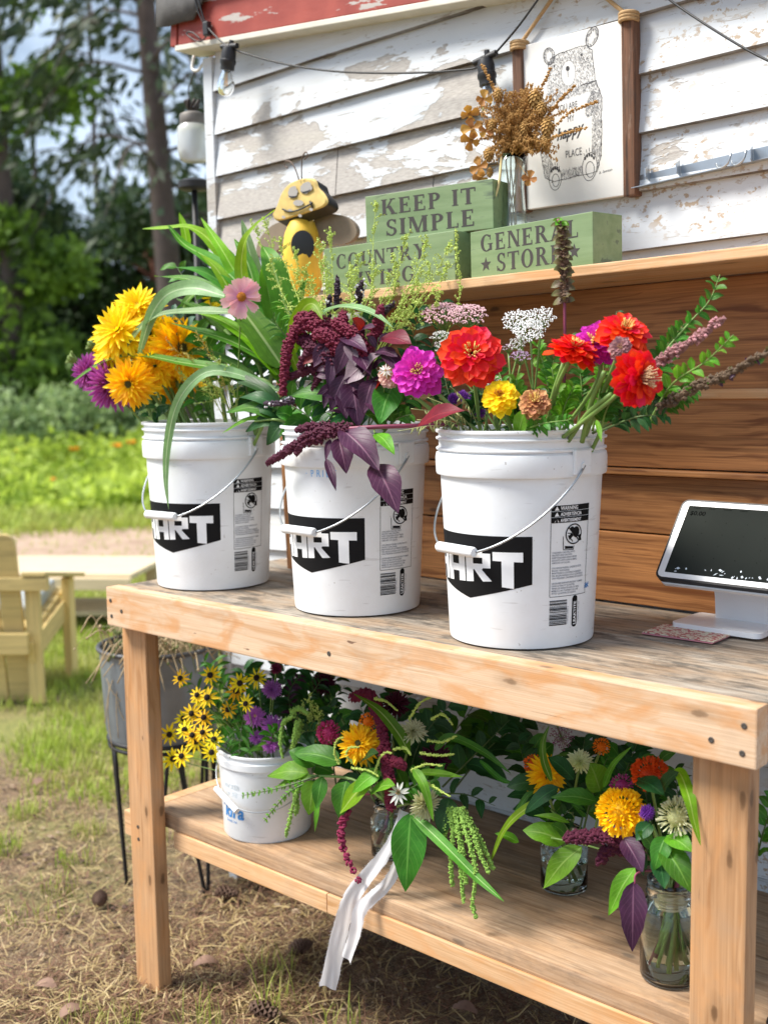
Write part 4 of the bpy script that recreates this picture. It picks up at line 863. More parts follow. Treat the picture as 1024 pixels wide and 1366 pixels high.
# ------------------------------------------------------------------ wooden bee
bee = thing('bee_ornament', 'weathered wooden bee ornament with yellow face, wire antennae and brown wings on the upper shelf', 'ornament', (.19, .45, zs(.19)))
YEL = plain('worn yellow paint', (.74, .46, .04), .6, 0, .3, 40, .1); YEL2 = plain('faded yellow face', (.58, .42, .14), .7, 0, .45, 35, .2); GREYP = plain('flaked grey patch', (.34, .32, .30), .8)
fo = [(80, 292), (100, 255), (120, 200), (150, 160), (195, 135), (250, 127), (280, 138), (292, 170), (318, 198), (334, 232), (318, 256), (270, 275), (190, 300), (130, 318), (95, 318)]
hy = .425; P = [at(340+x/3.413, 200+y/3.413, hy) for x, y in fo]; c = sum(P, V())/len(P); off = V((.009, .024, -.013)); n = len(P)
P = catmull(P+[P[0]], 45)[:-1]; n = len(P); m = MB()
ins = [c+(p-c)*.93+V((0, -.004, 0)) for p in P]
m.add(ins+[c+V((0, -.006, 0))], [(i, (i+1) % n, n) for i in range(n)], m=0); m.add(P+ins, [(i, (i+1) % n, n+(i+1) % n, n+i) for i in range(n)], m=0)
m.add(P+[p+off for p in P]+[c+off], [(i, n+i, n+(i+1) % n, (i+1) % n) for i in range(n)]+[(n+(i+1) % n, n+i, 2*n) for i in range(n)], m=1); m.build('head', [YEL2, BLACK], bee, sharp=40)
fm = MB(); F3 = lambda x, y: at(340+x/3.413, 200+y/3.413, hy-.008)
for pl in ([(p[0]+rb.uniform(-4, 4), p[1]+rb.uniform(-4, 4)) for p in ell(172, 190, 24, 27, .3, 16)], [(p[0]+rb.uniform(-4, 4), p[1]+rb.uniform(-4, 4)) for p in ell(232, 170, 30, 24, -.5, 16)], ell(197, 240, 24, 14, 0, 12)): fm.add([F3(*p) for p in pl], [tuple(range(len(pl)))[::-1]], m=0)
for pl in ([(150, 205), (165, 218), (182, 217), (196, 206), (182, 209), (165, 210)], [(207, 188), (222, 197), (242, 192), (256, 178), (240, 184), (222, 189)]): fm.add([F3(*p)+V((0, -.0006, 0)) for p in pl], [tuple(range(len(pl)))[::-1]], m=1)
tube(fm, catmull([F3(125, 268), F3(160, 280), F3(200, 272), F3(245, 250), F3(262, 238)], 16), .0022, 5, 1); tube(fm, [F3(250, 232), F3(262, 262)], .0022, 5, 1)
for x, y in ((130, 305), (205, 298), (160, 275), (255, 270)): fm.add([F3(*p) for p in ell(x, y, 9, 7, .4, 8)], [tuple(range(8))[::-1]], m=0)
fm.build('face_marks', [GREYP, BLACK], bee)
for q in ([(200, 135), (185, 90), (165, 55), (140, 50), (135, 70), (150, 82)], [(213, 130), (212, 80), (216, 30), (232, 8), (240, 25), (226, 42)]):
    m = MB(); tube(m, catmull([F3(*p) for p in q], 18), .0016, 5); m.build('antenna', plain('rusty wire', (.14, .10, .08), .6, .5), bee)
bb = at(404, 345, .455); bb.z = 1.738; m = MB(); lathe(m, [(0, -.112), (.030, -.108), (.045, -.08), (.050, -.03), (.048, .01), (.042, .045), (.030, .072), (.015, .085), (0, .088)], bb, 32, mw=None); m.build('body', YEL, bee)
m = MB(); hd = (CAMP-bb).normalized(); hd.z = 0; hd.normalize(); sd = V((-hd.y, hd.x, 0)); hc = bb+hd*.047+V((0, 0, .012)); m.add([hc+hd*(.004*(1-abs(sin(2*pi*i/24))))*0+sd*.029*cos(2*pi*i/24)*.95+V((0, 0, .035*sin(2*pi*i/24))) for i in range(24)]+[hc+hd*.004], [(i, (i+1) % 24, 24) for i in range(24)]); m.build('hole', BLACK, bee)
wingm = plain('brown wing', (.20, .155, .11), .8, 0, .2, 30)
for x, y, rx, rz, a in ((365, 320, .060, .038, -.25), (447, 306, .075, .036, .12)):
    c = at(x, y, .475); m = MB(); vs = []
    for k, yy in enumerate((-.006, .006)): vs += [c+V((rx*cos(t)*cos(a)-rz*sin(t)*sin(a), yy, rx*cos(t)*sin(a)*-1+rz*sin(t)*cos(a))) for t in [2*pi*i/30 for i in range(30)]]
    m.add(vs, [tuple(range(30))[::-1], tuple(range(30, 60))]+[(i, (i+1) % 30, 30+(i+1) % 30, 30+i) for i in range(30)]); m.build('wing', wingm, bee, sharp=40)

# ------------------------------------------------------------------ tablet till and card
tab = thing('tablet_till', 'white sales tablet with a dark screen on a white stand at the bench right end', 'tablet', (1.33, .45, T))
o0 = V((1.192, .366, 1.070)); tn = V((0, .105, .131)); tH = .172; tW = .262; tz = tn.normalized(); tx = V((1, 0, 0)); ty = tz.cross(tx)*-1      # ty faces out of the screen
ty = tx.cross(tz)
tmw = M(((tx.x, tz.x, ty.x, o0.x), (tx.y, tz.y, ty.y, o0.y), (tx.z, tz.z, ty.z, o0.z), (0, 0, 0, 1)))
def rrect(w, h, r, x0=0, y0=0, n=6): return [(x0+(r if q in (0, 3) else w-r)+r*cos(a), y0+(r if q in (0, 1) else h-r)+r*sin(a)) for q, s in ((0, pi), (1, 1.5*pi), (2, 0), (3, .5*pi)) for a in [s+.5*pi*i/n for i in range(n+1)]]
def slab(mb, pts, z0, z1, m=0):
    n = len(pts); mb.add([tmw @ V((x, y, z0)) for x, y in pts]+[tmw @ V((x, y, z1)) for x, y in pts], [tuple(range(n))[::-1], tuple(range(n, 2*n))]+[(i, (i+1) % n, n+(i+1) % n, n+i) for i in range(n)], m=m)
WHP = plain('white gloss plastic', (.78, .78, .79), .25, 0, .02)
m = MB(); slab(m, rrect(tW, tH, .014), -.012, 0); m.build('case', BLACK, tab, sharp=40)
m = MB(); slab(m, rrect(tW-.008, tH-.008, .011, .004, .004), -.004, .0008); m.build('bezel', WHP, tab, sharp=40)
m = MB(); slab(m, rrect(tW-.010, tH-.008, .012, .006, -.003), -.020, -.0125); m.build('back_shell', WHP, tab, sharp=40)
def screenm():
    t = NT('dark screen'); v = t.coord('Object'); k = t.noise(v, 60, 5, .7, .6); sp = t.n('ShaderNodeSeparateXYZ'); t.l(v, sp.inputs[0])
    t.col(t.mix(t.noise(v, 6, 3), (.022, .025, .023), (.030, .034, .030))); t.set(Roughness=.35, Specular_IOR_Level=.0); return t.m
m = MB(); slab(m, rrect(tW-.034, tH-.028, .002, .017, .014), .0, .0012); m.build('screen', screenm(), tab, smooth=False)
fl = Flat(.00003); fl.text('$0.00', .024, tH-.034, .0125, 0, bold=.0002, sx=1.1)
for k, x in enumerate((.028, .058, .086, .118)): fl.text(('Keypad', 'Library', 'Favorites', 'Custom')[k], x, tH-.0195, .0045, 0)
for x in (.06, .1, .14, .18, .22):
    for y in (.125, .10, .075, .05): fl.poly(rect(x, y, x+.0016, y+.0012), 0)
b = MB(); fl.flat(b, tmw @ M.Translation((0, 0, .0013))); b.build('screen_text', plain('dark screen pixels', (.003, .003, .003), 1, 0, .1, 30, 0, Specular_IOR_Level=0.0), tab, smooth=False)
fl = Flat(.00003); rs = random.Random(11)
for k in range(26):                             # worn flakes of the screen film along the lower edge
    x = rs.uniform(.022, tW-.03); y = .016+abs(rs.gauss(0, .006)); 
    if .06 < x < .085: continue
    L = rs.uniform(.002, .010); a = rs.uniform(-.5, .9); w = rs.uniform(.0008, .003)
    fl.poly([(x, y), (x+L*cos(a)*.5, y+L*sin(a)*.5-w), (x+L*cos(a), y+L*sin(a)), (x+L*cos(a)*.4, y+L*sin(a)*.4+w)], 0)
b = MB(); fl.flat(b, tmw @ M.Translation((0, 0, .0013))); b.build('film_flakes', plain('pale flake', (.62, .70, .78), .4), tab, smooth=False)
m = MB(); b0_ = atz(912, 829, T+.012); vs = rrect(.17, .115, .012, 0, 0); bx, by = 1.214, .388
q = [V((bx+x, by+y, 0)) for x, y in vs]; n = len(q); m.add([p+V((0, 0, T+.003)) for p in q]+[p+V((0, 0, T+.0125)) for p in q], [tuple(range(n))[::-1], tuple(range(n, 2*n))]+[(i, (i+1) % n, n+(i+1) % n, n+i) for i in range(n)]); 
lathe(m, [(0, -.0075), (.046, -.0075), (.048, 0)], (bx+.085, by+.05, T+.0085), 28); m.build('base', WHP, tab, sharp=40)
m = MB(); xs0, xs1 = bx+.045, bx+.165
pr = [(by+.088, T+.012), (by+.084, T+.05), (by+.075, T+.09), (by+.055, T+.125)]; vs = []
for y, z in pr: vs += [(xs0, y, z), (xs1, y, z), (xs1, y+.014, z+.002), (xs0, y+.014, z+.002)]
m.add(vs, [(4*i+k, 4*i+(k+1) % 4, 4*i+4+(k+1) % 4, 4*i+4+k) for i in range(3) for k in range(4)]); m.build('neck', WHP, tab, smooth=False)
cd = MB(); c0 = V((1.262, .362, T)); mw = M.Translation(c0) @ M.Rotation(.03, 4, 'Z')
def cardm():
    t = NT('patterned card'); v = t.coord('Object'); t.col(t.mix(t.ramp(t.noise(v, 160, 3), [(.5, 0), (.54, 1)]), (.62, .55, .42), (.42, .10, .10))); t.set(Roughness=.7); return t.m
for k, (z, mi) in enumerate(((.001, 1), (.0035, 0))): vs, fs = cbox_data(.135, .085, .0018, .0003); cd.add(vs, fs, m=mi, mw=mw @ M.Translation((.002*k, 0, z)))
tag(cd.build('greeting_card', [cardm(), plain('pink card', (.60, .22, .26), .7)], loc=c0, smooth=False), 'folded greeting card with a red speckled front tucked under the tablet stand', 'card')
cbm = MB(); tube(cbm, catmull([(1.63, .18, .436), (1.555, .20, .437), (1.535, .26, .437), (1.56, .33, .437), (1.64, .36, .437)], 24), .0035, 6); tube(cbm, catmull([(1.64, .14, .437), (1.58, .17, .444), (1.52, .15, .437), (1.60, .07, .437)], 20), .0035, 6)
tag(cbm.build('power_cable', BLACK, loc=(1.58, .25, .436)), 'black cable looped on the lower shelf right of the right bench leg', 'cable')

# ------------------------------------------------------------------ zinc tub on hairpin stand
tc = V((-.452, .474, 0)); R0 = .172
tub = thing('planter_tub', 'galvanised metal tub of dead plants on a black hairpin stand behind the left bench leg', 'planter', tc)
m = MB(); n = 72; prof = [(.150, .425), (.154, .43), (.1545, .44), (.156, .455), (.158, .47), (.166, .66), (.1665, .675), (.170, .688)]; vs = []; k = len(prof)
for r_, z in prof:
    for j in range(n): a = 2*pi*j/n; rr = r_+(.0022*cos(36*a/1.5) if .44 < z < .68 else 0); vs.append(tc+V((rr*cos(a), rr*sin(a), z)))
m.add(vs, [(i*n+j, i*n+(j+1) % n, (i+1)*n+(j+1) % n, (i+1)*n+j) for i in range(k-1) for j in range(n)])
m.build('tub_wall', ZINC, tub)
m = MB(); tube(m, [tc+V((.171*cos(a), .171*sin(a), .69)) for a in [2*pi*i/60 for i in range(61)]], .007, 8); m.build('rim', plain('dark rolled rim', (.10, .10, .105), .5, .5), tub); m = MB(); tube(m, [tc+V((.152*cos(a), .152*sin(a), .428)) for a in [2*pi*i/60 for i in range(61)]], .007, 8); m.build('base_ring', BLACKM, tub)
m = MB(); lathe(m, [(0, .64), (.1, .645), (.163, .64)], tc, 24); m.build('soil', plain('potting soil', (.05, .035, .025), .95, 0, .4, 50, .6), tub)
m = MB(); tube(m, [tc+V((.150*cos(a), .150*sin(a), .41)) for a in [2*pi*i/48 for i in range(49)]], .006, 8); m.build('stand_ring', BLACKM, tub)
for (x, y) in ((-.513, .369), (-.268, .467), (-.50, .62), (-.36, .36)):
    f = V((x, y, 0)); d = V((x-tc.x, y-tc.y, 0)).normalized(); s = V((-d.y, d.x, 0)); m = MB()
    tube(m, catmull([tc+d*.140+s*.05+V((0, 0, .41)), f+s*.008+V((0, 0, .02)), f+V((0, 0, .004)), f-s*.008+V((0, 0, .02)), tc+d*.140-s*.05+V((0, 0, .41))], 30), .0055, 6); m.build('leg', BLACKM, tub)
dp = thing('dead_plant', 'tangle of dry straw-coloured dead stems spilling out of the zinc tub', 'plant', tc+V((0, 0, .645))); m = MB(); DRY = plain('dead stems', (.40, .30, .17), .85, 0, .35, 60); GRN = plain('olive weeds', (.14, .17, .05), .8, 0, .4, 60)
for i in range(330):
    a = rnd.uniform(0, 2*pi); r_ = .15*sqrt(rnd.random()); s = tc+V((r_*cos(a), r_*sin(a), .645)); a2 = a+rnd.gauss(0, .8); L = rnd.uniform(.05, .19)
    if (s-tc).dot(V((cr0.x, cr0.y, 0))) < -.05 and i % 5: continue
    e = s+V((cos(a2)*L, sin(a2)*L, rnd.uniform(-.02, .11))); q = s.lerp(e, .5)+V((0, 0, rnd.uniform(.03, .10))); tube(m, catmull([s, q, e], 7), rnd.uniform(.0008, .0022), 4, 0 if rnd.random() < .72 else 1)
    if rnd.random() < .4: blob(m, e, rnd.uniform(.004, .009), 0, 0 if rnd.random() < .6 else 1)
for px, py, px2, py2 in ((140, 965, 158, 885), (150, 1000, 146, 910), (158, 985, 160, 890), (165, 940, 142, 905), (172, 970, 156, 930)):
    d_ = 3.22; tube(m, catmull([CAMP+ray(px, py)*d_, CAMP+ray((px+px2)/2-4, (py+py2)/2)*d_, CAMP+ray(px2, py2)*(d_+.01)], 8), .0011, 4)
m.build('stems', [DRY, GRN], dp)

# ------------------------------------------------------------------ garden chair, low table
cm_ = lambda n, c: wood(n, c, hsl(c, .72), knots=False, rough=.6)
CHW = cm_('yellow cedar', (.74, .55, .22)); PALE = cm_('pale pine', (.72, .58, .38))
co_ = V((-2.404, 1.214, 0)); fw = V((-.64, .768, 0)); rt = V((.768, .64, 0))
ch_ = thing('garden_chair', 'yellowish wooden garden chair seen from behind at the left edge', 'chair', co_)
cmw = M(((rt.x, fw.x, 0, co_.x), (rt.y, fw.y, 0, co_.y), (0, 0, 1, 0), (0, 0, 0, 1)))
def cb(name, c, s, rot=(0, 0, 0), mat=None):
    """board with its grain along its longest side"""
    ax = max(range(3), key=lambda i: s[i]); pre = (M.Identity(4), M.Rotation(pi/2, 4, 'Z'), M.Rotation(-pi/2, 4, 'Y'))[ax]; sz = (s, (s[1], s[0], s[2]), (s[2], s[1], s[0]))[ax]
    vs, fs = cbox_data(*sz, .004); link(name, MB().add(vs, fs).mesh(name, mat or CHW, smooth=False), ch_, mw=cmw @ M.Translation(V(c)) @ Euler(rot).to_matrix().to_4x4() @ pre)
cb('leg', (.01, 0, .285), (.066, .034, .57)); cb('leg', (-.62, 0, .285), (.066, .034, .57)); cb('leg', (.02, .46, .25), (.04, .085, .50)); cb('leg', (-.64, .46, .25), (.04, .085, .50))
cb('arm_rail', (-.30, -.045, .556), (.80, .036, .06)); cb('arm', (.04, .22, .553), (.110, .58, .020), (-.17, 0, 0)); cb('arm', (-.67, .22, .553), (.125, .58, .024), (-.17, 0, 0))
cb('back_rail', (-.33, -.045, .285), (.66, .036, .095)); cb('side_board', (.0, .24, .30), (.03, .56, .10), (.22, 0, 0)); cb('side_board', (-.62, .24, .30), (.03, .56, .10), (.22, 0, 0))
for k in range(5):
    x = -.085-.105*k; hh = .47+.05*sin(pi*(k+.5)/5); m = MB(); w = .047; th = .011
    pts = [(w*cos(a), hh-.047+.047*sin(a)) for a in [pi*i/10 for i in range(11)]]+[(-w, -.30), (w, -.30)]; n = len(pts)
    m.add([V((p, -th, q)) for p, q in pts]+[V((p, th, q)) for p, q in pts], [tuple(range(n))[::-1], tuple(range(n, 2*n))]+[(i, (i+1) % n, n+(i+1) % n, n+i) for i in range(n)])
    me = m.mesh('back_slat', CHW, smooth=False); link('back_slat', me, ch_, mw=cmw @ M.Translation((x, .01, .30)) @ M.Rotation(.14, 4, 'X'))
for k in range(5): cb('seat_slat', (-.31, .12+.09*k, .335+.022*k), (.60, .08, .02), (.22, 0, 0))
cu2 = MB(); vs, fs = cbox_data(.42, .36, .07, .03); cu2.add(vs, fs); cc_ = cmw @ V((-.26, .33, .42))
link('chair_cushion', cu2.mesh('chair_cushion', plain('grey cushion', (.36, .40, .42), .85, 0, .2, 20)), None, mw=M.Translation(cc_) @ M.Rotation(atan2(rt.y, rt.x), 4, 'Z') @ M.Rotation(.2, 4, 'X'))
tag(bpy.data.objects['chair_cushion'], 'pale grey cushion lying on the seat of the garden chair', 'cushion')
lt = far(150, 6.9); low = thing('low_table', 'low pale wooden garden table bleached by sun, beyond the garden chair', 'table', lt)
lmw = M.Translation(lt) @ M.Rotation(.62, 4, 'Z')
def lb(name, c, s):
    vs, fs = cbox_data(*s, .004); link(name, MB().add(vs, fs).mesh(name, PALE, smooth=False), low, mw=lmw @ M.Translation(V(c)))
for k in range(6): lb('top_board', (-.36, -.30+.115*k, .33), (1.10, .108, .03))
lb('edge_board', (-.36, -.365, .29), (1.10, .025, .07))
for x in (-.84, .12):
    for y in (-.30, .24): lb('leg', (x, y, .15), (.07, .07, .30))
for k in range(3): lb('shelf_board', (-.36, -.2+.15*k, .095), (1.0, .14, .025))
# ------------------------------------------------------------------ plant helpers
UP = V((0, 0, 1))
def pw(px, P): return px*((P-CAMP).dot(cw))/F           # photo pixels -> metres at the distance of P
def facing(P, f): return (cr*f[0]+UP*f[1]+(CAMP-P).normalized()*f[2]).normalized()
PROF = {'blade': lambda t: min(1, (t+.03)/.2)**.55*max(0, 1-t**2.6)**.8, 'ovate': lambda t: max(0, sin(pi*min(1, t**.8)))**.85*(1-.12*t), 'round': lambda t: sqrt(max(0, 1-(2*t-1)**2))*.98, 'lance': lambda t: max(0, sin(pi*t**.65))**1.1, 'strip': lambda t: 1}
def blade(parent, P, w, mat, prof='blade', roll=0, fold=.22, n=16, name='leaf', nrm=None, wave=.05, label=None):
    """a leaf along points P (world); w is its full width"""
    C = catmull(P, n); pf = PROF[prof]; vs = []; uv = []; k = len(C); ph = rnd.uniform(0, 6)
    for i, p in enumerate(C):
        t = i/(k-1); T_ = (C[min(i+1, k-1)]-C[max(i-1, 0)]).normalized()
        N = nrm if nrm is not None else ((CAMP-p).normalized()*.8+UP*.55).normalized()
        B = T_.cross(N); B = (B if B.length > .05 else T_.orthogonal()).normalized(); N2 = B.cross(T_)
        if roll: q = M.Rotation(roll*(.5+.5*t), 3, T_); B = q @ B; N2 = q @ N2
        hw = max(pf(t)*w/2*(1+.09*NZ.noise(V((t*6+ph*3, ph, 0)))), .0002)
        for v in (-1, -.5, 0, .5, 1): vs.append(p+B*v*hw+N2*(fold*abs(v)*hw+wave*w*sin(9*t+ph+v*1.5)*abs(v))); uv.append((t, .5+v/2))
    m = MB(); m.add(vs, [(i*5+j, i*5+j+1, i*5+6+j, i*5+5+j) for i in range(k-1) for j in range(4)], uv)
    o = m.build(name, mat, parent)
    if label: o['label'] = label
    return o
def lf(parent, a, b, y0, y1, wpx, mat, prof='ovate', arch=.12, **k):
    """short leaf from photo point a (plane y0) to b (plane y1)"""
    A, B = at(a[0], a[1], y0), at(b[0], b[1], y1); m_ = A.lerp(B, .5)+((CAMP-A).normalized()*.6+UP*.6)*(B-A).length*arch
    if 'n' not in k: k['n'] = 8
    return blade(parent, [A, m_, B], pw(wpx, m_), mat, prof, **k)
_pet = {}
def petal_me(mat, W_, shape, curl, cup=.25, n=6):
    """one petal, length 1 along +X, lying in XY"""
    key = (mat.name, W_, shape, curl, cup)
    if key not in _pet:
        vs = []; uv = []; m = 4
        for i in range(n+1):
            t = i/n
            w = {'round': (.30+.70*min(1, t/.72)**1.2)*max(0, 1-max(0, (t-.70)/.30)**2.4)**.5, 'point': sin(pi*min(1, t**.8*.97+.02))**.8, 'notch': min(1, (t+.02)**.6*1.15)*(1-max(0, (t-.9)/.1)**2*.25), 'thin': min(1, t*6+.3)*max(0, 1-max(0, (t-.7)/.3)**2)**.5}[shape]
            for j in range(m+1):
                v = j/m*2-1; x = t
                if shape == 'notch' and i == n: x = t-.06*(j % 2)
                vs.append((x, v*w*W_/2, curl*t*t-.0+cup*W_*(v*v-.5)*w*.6)); uv.append((t, j/m))
        M_ = MB(); M_.add(vs, [(i*(m+1)+j, (i+1)*(m+1)+j, (i+1)*(m+1)+j+1, i*(m+1)+j+1) for i in range(n) for j in range(m)], uv); _pet[key] = M_.mesh('petal', mat)
    return _pet[key]
def frame(P, Z, spin=0):
    Z = Z.normalized(); X = Z.orthogonal().normalized(); X = M.Rotation(spin, 3, Z) @ X; Y = Z.cross(X)
    return M(((X.x, Y.x, Z.x, P.x), (X.y, Y.y, Z.y, P.y), (X.z, Y.z, Z.z, P.z), (0, 0, 0, 1)))
# rings: (count, start radius, length, tilt in degrees, height)
SPEC = {
 'zinnia': dict(rings=[(15, .12, .88, -12, .0), (15, .10, .84, -1, .05), (14, .10, .75, 9, .10), (13, .09, .63, 20, .15), (11, .07, .50, 33, .19), (8, .05, .36, 48, .22)], W=.50, shape='round', curl=-.10, cup=.3),
 'teddy': dict(rings=[(22, .16, .86, -10, .0), (22, .14, .80, 3, .05), (20, .13, .72, 14, .10), (18, .12, .62, 25, .14), (16, .10, .50, 38, .17), (12, .07, .38, 54, .19)], W=.27, shape='point', curl=-.06, cup=.3),
 'sun': dict(rings=[(19, .30, .72, -6, .0), (17, .28, .66, 10, .03)], W=.22, shape='point', curl=-.05, cup=.35),
 'aster': dict(rings=[(24, .10, .90, -8, .0), (24, .10, .82, 6, .05), (22, .09, .70, 18, .09), (18, .08, .56, 32, .13), (14, .06, .42, 50, .15)], W=.15, shape='thin', curl=.08, cup=.9),
 'cosmos': dict(rings=[(9, .10, .92, 3, .0), (8, .08, .84, 8, .02)], W=.52, shape='notch', curl=-.06, cup=.12),
 'daisy': dict(rings=[(11, .16, .84, -4, .0)], W=.27, shape='point', curl=-.08, cup=.3),
}
def head(r, P, Z, R, kind, mat, sep=True, jit=.08, name='petal'):
    sp = SPEC[kind]; me = petal_me(mat, sp['W'], sp['shape'], sp['curl'], sp['cup']); Fm = frame(P, Z, rnd.uniform(0, 6)); bake = None if sep else MB()
    if not sep: bv = [v.co.copy() for v in me.vertices]; bf = [tuple(p.vertices) for p in me.polygons]; uvl = me.uv_layers[0].data; buv = [None]*len(bv)
    if not sep:
        for p in me.polygons:
            for li in p.loop_indices: buv[me.loops[li].vertex_index] = tuple(uvl[li].uv)
    for q, (n, r0, L, tl, h) in enumerate(sp['rings']):
        for i in range(n):
            a = 2*pi*(i+.5*(q % 2))/n+rnd.gauss(0, jit*.8); s = R*L*(1+rnd.gauss(0, jit))
            mw = Fm @ M.Rotation(a, 4, 'Z') @ M.Translation((r0*R, 0, h*R)) @ M.Rotation(-radians(tl+rnd.gauss(0, 5)), 4, 'Y') @ M.Rotation(rnd.gauss(0, .18), 4, 'X') @ M.Diagonal((s, s*(1+rnd.gauss(0, .08)), s, 1))
            if sep: link('petal', me, r, mw=mw)
            else: bake.add(bv, bf, buv, mw=mw)
    if bake: bake.build('petals', mat, r)
def centre(r, P, Z, R, mat, kind='dome', h=.5):
    Fm = frame(P, Z); m = MB()
    if kind == 'dome':
        n = 60
        for i in range(n): t = (i+.5)/n; a = i*2.39996; q = R*sqrt(t); blob(m, Fm @ V((q*cos(a), q*sin(a), R*h*(1-t))), R*.16, 0)
        lathe(m, [(R, -R*.15), (R*.9, R*h*.12), (R*.6, R*h*.55), (0, R*h*.8)], (0, 0, 0), 14, mw=Fm)
    else:                                        # stamen tuft
        for i in range(34): a = rnd.uniform(0, 6.283); q = R*sqrt(rnd.random()); s = V((q*cos(a)*.7, q*sin(a)*.7, 0)); e = V((q*cos(a)*1.3, q*sin(a)*1.3, R*h*rnd.uniform(1.2, 2.2))); tube(m, [Fm @ s, Fm @ e], R*.07, 4); blob(m, Fm @ e, R*.13, 0)
    m.build('centre', mat, r)
def stemo(r, P, w, mat, n=12, name='stem'):
    m = MB(); tube(m, catmull(P, n), w, 7); return m.build(name, mat, r)
def sepal(r, P, Z, R, mat):
    Fm = frame(P-Z*R*.10, Z); m = MB(); lathe(m, [(R*.06, -R*.30), (R*.22, -R*.22), (R*.30, -R*.05), (R*.24, R*.05)], (0, 0, 0), 10, mw=Fm); m.build('calyx', mat, r)
def flower(label, cat, kind, px, py, y, rpx, mat, f=(0, .35, 1), base=None, cmat=None, ck='dome', cr_=.22, ch=.5, sep=True, group=None, smat=None, via=None, sw=.0026, nm=None):
    P = at(px, py, y); R = pw(rpx, P); Z = facing(P, f); r = thing(nm or cat.replace(' ', '_'), label, cat, base or P, group)
    head(r, P, Z, R, kind, mat, sep)
    if cmat: centre(r, P+Z*R*(.10 if kind in ('cosmos', 'sun', 'daisy') else .2), Z, R*cr_, cmat, ck, ch)
    s = smat or STEM; sepal(r, P, Z, R, s)
    if base is not None:
        b = V(base); mid = (at(*via) if via else P.lerp(b, .45)-Z*R*.4); stemo(r, [P-Z*R*.25, mid, b], sw, s)
    return r
def fuzz(parent, P, r0, r1, mat, n=150, bl=.0042, name='plume', sub=0, jit=1):
    """a dense flower plume along points P"""
    if mat.name.endswith('burgundy plume') or mat.name == 'burgundy plume': r0 *= 1.3; r1 *= 1.25; n = int(n*1.45)
    C = catmull(P, 24); m = MB()
    for _ in range(n):
        t = rnd.random(); k = min(23, int(t*24)); c = C[k].lerp(C[k+1], t*24-k); q = (r0+(r1-r0)*t)*(.55+.5*rnd.random()); d = rv()
        blob(m, c+d*q, bl*rnd.uniform(.6, 1.25), sub)
    tube(m, C, lambda t: (r0+(r1-r0)*t)*.55, 6); return m.build(name, mat, parent, smooth=False)
def beads(parent, P, r, mat, n=8):
    C = catmull(P, 40); m = MB()
    for i in range(n):
        c = C[int(i*39/(n-1))]; rr = r*(1-.35*i/(n-1))
        for _ in range(26): blob(m, c+rv()*rr*.72, rr*.38, 0)
    return m.build('tassel', mat, parent, smooth=False)
def sprig(label, pts, n, lpx, wpx, mat, smat, nm='leafy_sprig', cat='foliage', group=None, prof='ovate', t0=.2, spread=.9, base=None, sw=.0018, pair=False):
    """leaves set along a stem"""
    P = [at(*p) for p in pts]; C = catmull(P, 30); r = thing(nm, label, cat, base or P[0], group); stemo(r, P, lambda t: sw*(1.3-t), smat, 20)
    for i in range(n):
        t = t0+(1-t0)*(i+.5)/n; k = min(29, int(t*30)); p = C[k]; T_ = (C[min(30, k+1)]-C[max(0, k-1)]).normalized()
        for sg in ((1, -1) if pair else (1 if i % 2 else -1,)):
            s = T_.cross((CAMP-p).normalized()).normalized()*sg; d = (T_*.55+s*spread*rnd.uniform(.7, 1.2)+(CAMP-p).normalized()*rnd.uniform(-.3, .6)+UP*rnd.uniform(-.35, .3)).normalized()
            L = pw(lpx, p)*rnd.uniform(.7, 1.2)*(1.1-.45*t); q = p+d*L; blade(r, [p, p.lerp(q, .5)+UP*L*.10, q-UP*L*.08], L*wpx/lpx, mat, prof, roll=rnd.uniform(-.7, .7), n=6)
    return r
def inb(i, a=None):                              # a place for a stem end inside bucket i
    b = BK[i]; a = rnd.uniform(0, 6.283) if a is None else a; q = .09*sqrt(rnd.random()); return V((b.x+q*cos(a), b.y+q*sin(a), T+.24))

STEM = plain('green stems', (.16, .27, .06), .5, 0, .25, 40); STEMD = plain('dark stems', (.07, .12, .03), .55, 0, .3, 40); STEMP = plain('burgundy stems', (.20, .03, .07), .5, 0, .3, 40)
L_BLADE = leafm('long blade leaf', (.11, .29, .022), vein=(.05, .16, .012), veins=False, rough=.35, trans=.38, rib=(.40, .55, .22)); L_LIME = leafm('lime blade leaf', (.26, .48, .02), vein=(.15, .34, .012), veins=False, trans=.45, rough=.35, rib=(.48, .64, .16))
L_PALEB = leafm('pale silvery blade', (.24, .38, .17), vein=(.15, .27, .10), veins=False, trans=.25, rough=.35, rib=(.50, .62, .38)); L_GREEN = leafm('mid green leaf', (.055, .19, .016), vein=(.16, .35, .06), trans=.3); L_DEEP = leafm('deep green leaf', (.018, .080, .016), vein=(.05, .15, .04), trans=.2, rough=.35)
L_FRESH = leafm('fresh green leaf', (.13, .35, .02), vein=(.28, .50, .10), trans=.4); L_PLUM = leafm('deep purple leaf', (.060, .017, .048), vein=(.19, .085, .14), trans=.15, rough=.38, tcol=(1, .5, .8)); L_MAUVE = leafm('greyish mauve leaf', (.22, .16, .19), vein=(.12, .06, .09), trans=.1, rough=.4)
L_RED = leafm('dark red leaf', (.19, .012, .018), vein=(.30, .03, .03), trans=.3, tcol=(1, .4, .3)); L_BLUE = leafm('blue green leaf', (.06, .15, .10), vein=(.12, .22, .15), trans=.2)
P_YEL = leafm('bright yellow petal', (.93, .70, .008), tip=(.96, .78, .015), veins=False, vein=(.90, .58, .004), rough=.55, trans=.3, tcol=(1, .95, .6), vary=.06); P_GOLD = leafm('golden petal', (.94, .54, .004), tip=(.96, .64, .008), veins=False, vein=(.88, .42, .003), rough=.55, trans=.3, tcol=(1, .9, .5), vary=.06)
